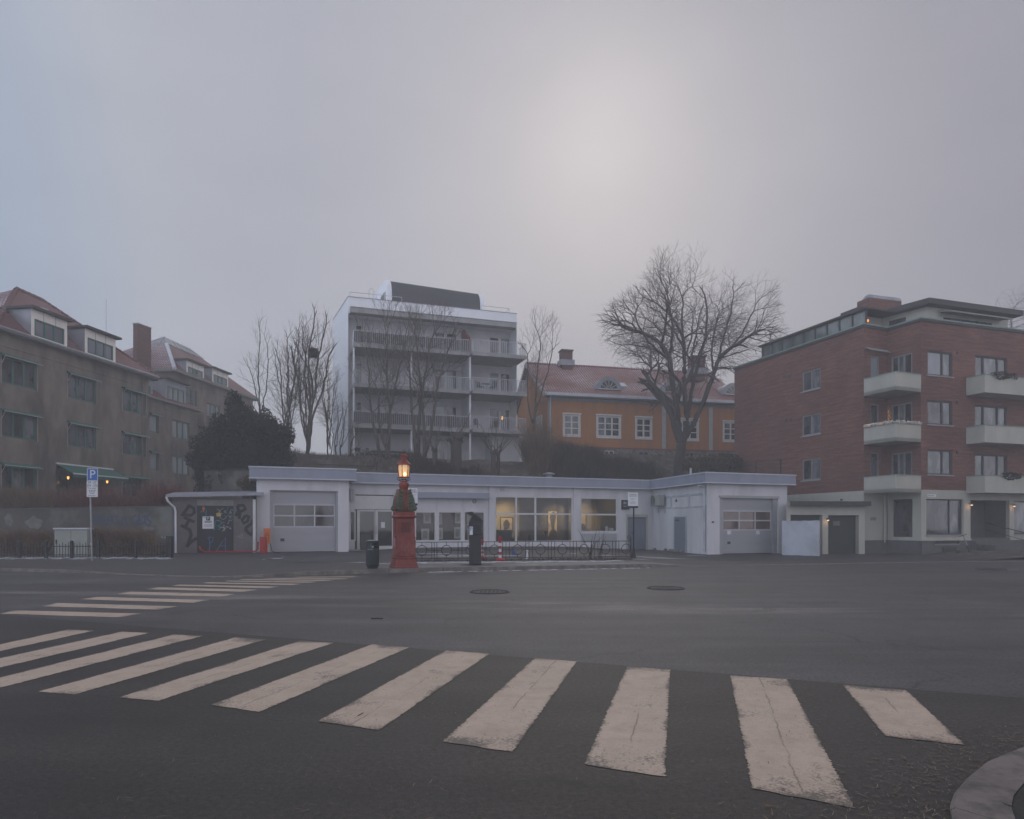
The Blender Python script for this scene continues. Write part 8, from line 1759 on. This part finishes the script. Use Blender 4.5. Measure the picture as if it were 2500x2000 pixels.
# far pale trees
YB = 78; b0 = (P(1590, 1000, YB).x, YB, 7); ch = [[b0, tuple(P(1592, 950, YB)), tuple(P(1588, 850, YB))]]; tree('birch_tree', 'pale drooping birch in the fog beyond the ochre house', b0, ch, ell([E_(1600, 845, YB, 5.0, 4.2), E_(1540, 860, YB, 2.2, 3.2)], 1100, 41, .25), .5, 2.4, .7, 50, .010, 2.1, ('twigpale', 'twigpale'), 41, None, 3, .9, .14, up=0, droop=.75, tw=.005)
YB = 82; b0 = (P(2470, 900, YB).x, YB, 6); ch = [[b0, tuple(P(2470, 840, YB)), tuple(P(2468, 770, YB))]]; tF = tree('distant_tree', 'pale bare tree in the fog above the brick roof', b0, ch, ell([E_(2470, 785, YB, 2.6, 4.0), E_(2500, 790, YB, 2.5, 3.4), E_(2445, 800, YB, 1.5, 2.4)], 1100, 43, .1), .45, 2.2, .6, 50, .010, 2.15, ('twigpale', 'twigpale'), 43, None, 3, .7, .16, up=.15, tw=.005)
dup(tF, (P(2540, 900, 80).x, 80, 6), 1.9, 1.05, 'pale bare tree at the frame edge above the brick roof'); dup(tF, (P(1878, 900, 86).x, 86, 5), 2.5, .98, 'faint bare tree in the fog behind the terrace glazing')
# dark conifer
def leafmass(cs, n, seed, size, mat, parent, name='crown', shell=.55, up=.3, squash=1.0):
    pts = ell(cs, n, seed, shell); rr = random.Random(seed); mb = MB()
    for p in pts:
        p = Vector(p); a = Vector((rr.gauss(0, 1), rr.gauss(0, 1), rr.gauss(up, 1))).normalized() * size * rr.uniform(.5, 1.25); b_ = a.cross(Vector((rr.gauss(0, 1), rr.gauss(0, 1), rr.gauss(0, 1)))).normalized() * size * .32
        mb.add([p - a * .3 - b_, p - a * .3 + b_, p + a + b_ * .5, p + a - b_ * .5], [(0, 1, 2, 3)])
    return mb.build(name, M[mat], parent, recalc=False)
YC = 41.5; b0 = (P(575, 1180, YC).x, YC, 2.0); t_ = thing('conifer_tree', 'broad near-black conifer between the stucco blocks and the thicket', 'tree', b0); mb = MB(); mb.tube([(b0[0], YC, 1.2), (b0[0], YC, 8)], [.25, .1], 8); mb.tube([(P(650, 1180, YC).x, YC, 1.2), (P(650, 1100, YC).x, YC, 7)], [.25, .1], 8); mb.build('trunk', M['bark'], t_)
Q = lambda px, py, rx, rz, dy=0: (*P(px, py, YC + dy), rx, min(rx, 1.8), rz)
lob = [Q(540, 1120, 1.7, 2.2), Q(575, 1040, .95, 1.5), Q(578, 1000, .5, .8), Q(610, 1090, 1.4, 1.8), Q(655, 1075, 1.2, 1.2), Q(680, 1100, .7, 1.5), Q(515, 1150, 1.1, 1.7), Q(640, 1140, 1.8, 1.8), Q(570, 1170, 2.2, 1.4), Q(665, 1050, .55, .8), Q(630, 1040, .8, .9), Q(545, 1060, .7, 1.1), Q(500, 1110, .6, 1.0), Q(695, 1070, .4, .7)]
rr = random.Random(17); sub_ = []
for c in lob:
    for _ in range(int(7 + 9 * c[3])):
        d = Vector((rr.gauss(0, 1), rr.gauss(0, 1) * .8 - .3, rr.gauss(0, 1))).normalized(); k = rr.uniform(.62, 1.04); q = rr.uniform(.22, .46); sub_.append((c[0] + d.x * c[3] * k, c[1] + d.y * c[4] * k, c[2] + d.z * c[5] * k, q, q, q * rr.uniform(1.1, 2.0)))
leafmass([(c[0], c[1], c[2], c[3] * .86, c[4] * .86, c[5] * .86) for c in lob], 12000, 7, .16, 'evergreen', t_, shell=.3); leafmass(sub_, 30000, 8, .12, 'evergreen', t_, 'boughs', .2, up=.8)
# twig hedges and shrubs
def sticks(name, lab, cat, region, n, h, mat, seed, w_=.010, lean=.28, group=None, forks=2, kind=None):
    mb = MB(); rr = random.Random(seed)
    for i in range(n):
        x, y, z, hs = region(rr); H = h * hs * rr.uniform(.65, 1.1); p = Vector((x, y, z)); d = Vector((rr.gauss(0, lean), rr.gauss(0, lean), 1)); a = Vector((rr.gauss(0, 1), rr.gauss(0, 1), 0)).normalized() * w_ * rr.uniform(.6, 1.3); m_ = p + d * H * .55; e_ = m_ + (d + Vector((rr.gauss(0, .25), rr.gauss(0, .25), 0))) * H * .45
        mb.add([p - a, p + a, m_ + a * .75, m_ - a * .75, e_], [(0, 1, 2, 3), (3, 2, 4)])
        for _ in range(forks): k = rr.uniform(.25, .8); q = p.lerp(m_, k) if k < .5 else m_.lerp(e_, k - .3); f_ = q + Vector((rr.gauss(0, .5), rr.gauss(0, .5), rr.uniform(.4, 1))) * H * .32; mb.add([q - a * .6, q + a * .6, f_], [(0, 1, 2)])
    o = mb.build(name, M[mat], recalc=False); return tag(o, lab, cat, group, kind)
def strip(px0, px1, Y0, Y1, zf, hs=lambda k: 1.0):
    def f(rr): k = rr.random(); Y = rr.uniform(Y0, Y1); px = px0 + (px1 - px0) * k; x = (px - CX) / F_PX * Y; return x, Y, zf(x, Y), hs(k)
    return f
flat = lambda x, y: .06
sticks('hedge', 'brown twiggy hedge inside the fence, before the cabinet gap', 'hedge', strip(-40, 118, 31.0, 32.4, flat, lambda k: .92 + .1 * math.sin(k * 14)), 3800, 1.25, 'hedge', 1, .011, .22); sticks('hedge', 'longer brown twiggy hedge inside the fence, right beneath the blue graffiti', 'hedge', strip(158, 388, 30.75, 31.9, flat, lambda k: (.72 + 1.4 * k if k < .2 else 1.0) * (1 if k < .85 else 1.0 - (k - .85) * 3.5) + .07 * math.sin(k * 25)), 5600, 1.22, 'hedge', 2, .011, .22)
zt2 = lambda x, y: 1.9
sticks('shrub', 'sprawling bare brown shrub behind the end of the retaining wall', 'shrub', strip(-30, 128, 35.2, 36.4, zt2), 1500, 1.7, 'hedge', 3, .010, .5); sticks('shrub', 'reddish bare shrub below the porch awning', 'shrub', strip(138, 318, 35.4, 37.5, zt2, lambda k: .6 + .4 * math.sin(k * 3.1)), 2400, 1.7, 'hedgered', 4, .010, .4); sticks('shrub', 'rounded reddish shrub above the graffiti wall by the shed', 'shrub', strip(352, 430, 35.5, 37.5, zt2, lambda k: .45 + .6 * math.sin(k * 3.1)), 1900, 1.9, 'hedgered', 5, .010, .4)
hs_ = lambda x, y: hz(x, y) - .05
sticks('hedge', 'dense dark hedge along the bank before the ochre house', 'hedge', strip(1285, 1640, 49.6, 52, hs_, lambda k: 1 + .12 * math.sin(k * 31)), 15000, 1.75, 'hedgedark', 6, .020, .25, forks=3); sticks('hedge', 'dark bank hedge below the white apartment block', 'hedge', strip(985, 1290, 45.4, 47.0, hs_, lambda k: 1 + .15 * math.sin(k * 23)), 9000, .95, 'hedgedark', 7, .016, .25, forks=3)
sticks('shrub', 'dark tangled shrub at the corner of white block and ochre house', 'shrub', strip(1283, 1345, 49, 52.5, hs_, lambda k: .6 + .5 * math.sin(k * 3.1)), 900, 3.4, 'hedge', 8, .010, .30, forks=5); sticks('shrub', 'arching brown shrub before the first ochre window', 'shrub', strip(1350, 1450, 51, 53.5, hs_, lambda k: .9 - .45 * k), 900, 2.6, 'hedge', 9, .010, .4, forks=4)
sticks('undergrowth', None, None, strip(600, 985, 44.5, 51, hs_, lambda k: .6 + .3 * math.sin(k * 9)), 2600, .75, 'hedgedark', 10, .010, .5, kind='stuff'); sticks('undergrowth', None, None, strip(1620, 1830, 47.5, 52, hs_), 9000, 1.0, 'hedgedark', 12, .016, .5, kind='stuff')
x, y, z = gp(1760, 49.5); t_ = thing('shrub', 'olive leafy shrub beneath the stone base by the brick wall', 'shrub', (x, y, z)); leafmass([E_(1700, 1135, 49.5, 1.3, .6), E_(1760, 1130, 49.5, 1.6, .7), E_(1790, 1140, 49.5, .8, .6)], 2600, 5, .13, 'leafdry' if False else 'hedgedark', t_, 'foliage', .2); leafmass([E_(1690, 1130, 49, .8, .5), E_(1755, 1127, 49, .9, .5)], 600, 6, .10, 'leafdry', t_, 'dry_leaves', .2)
c = P(606, 1180, 37.5); t_ = thing('shrub', 'dry leafy bush above the shed roof', 'shrub', (c.x, c.y, 2.4)); mb = MB(); mb.tube([(c.x, c.y, 1), (c.x, c.y, 3.2)], .05, 5); mb.build('stem', M['bark'], t_); leafmass([E_(603, 1180, 37.5, .55, .3), E_(612, 1172, 37.5, .4, .28), E_(592, 1176, 37.5, .35, .2)], 520, 8, .13, 'leafdry', t_, 'foliage', .1)
# wire fences on the bank
def wire(p0, p1, n, h, lab):
    t_ = thing('wire_fence', lab, 'fence', p0, 'wire fences on the bank'); 
    for k in range(n + 1): q = Vector(p0).lerp(Vector(p1), k / n); mb = MB(); mb.tube([q - Vector((0, 0, .4)), q + Vector((0, 0, h))], .035, 6); mb.build('post', M['iron'], t_)
    mb = MB()
    for k in range(5): o_ = Vector((0, 0, h * (k + 1) / 5)); mb.tube([Vector(p0) + o_, Vector(p1) + o_], .022 if k == 4 else .006, 4)
    mb.build('wires', M['iron'], t_)
a = P(712, 1158, 44.0); c = P(920, 1165, 45.5); wire(tuple(a), tuple(c), 3, .72, 'low wire fence running along the bank above the first garage'); a = P(1790, 1165, 48); c = P(1906, 1165, 43.5); a.z -= .2; wire(tuple(a), tuple(c), 2, 1.15, 'wire fence climbing against the brick side wall')
bpy.context.view_layer.update()
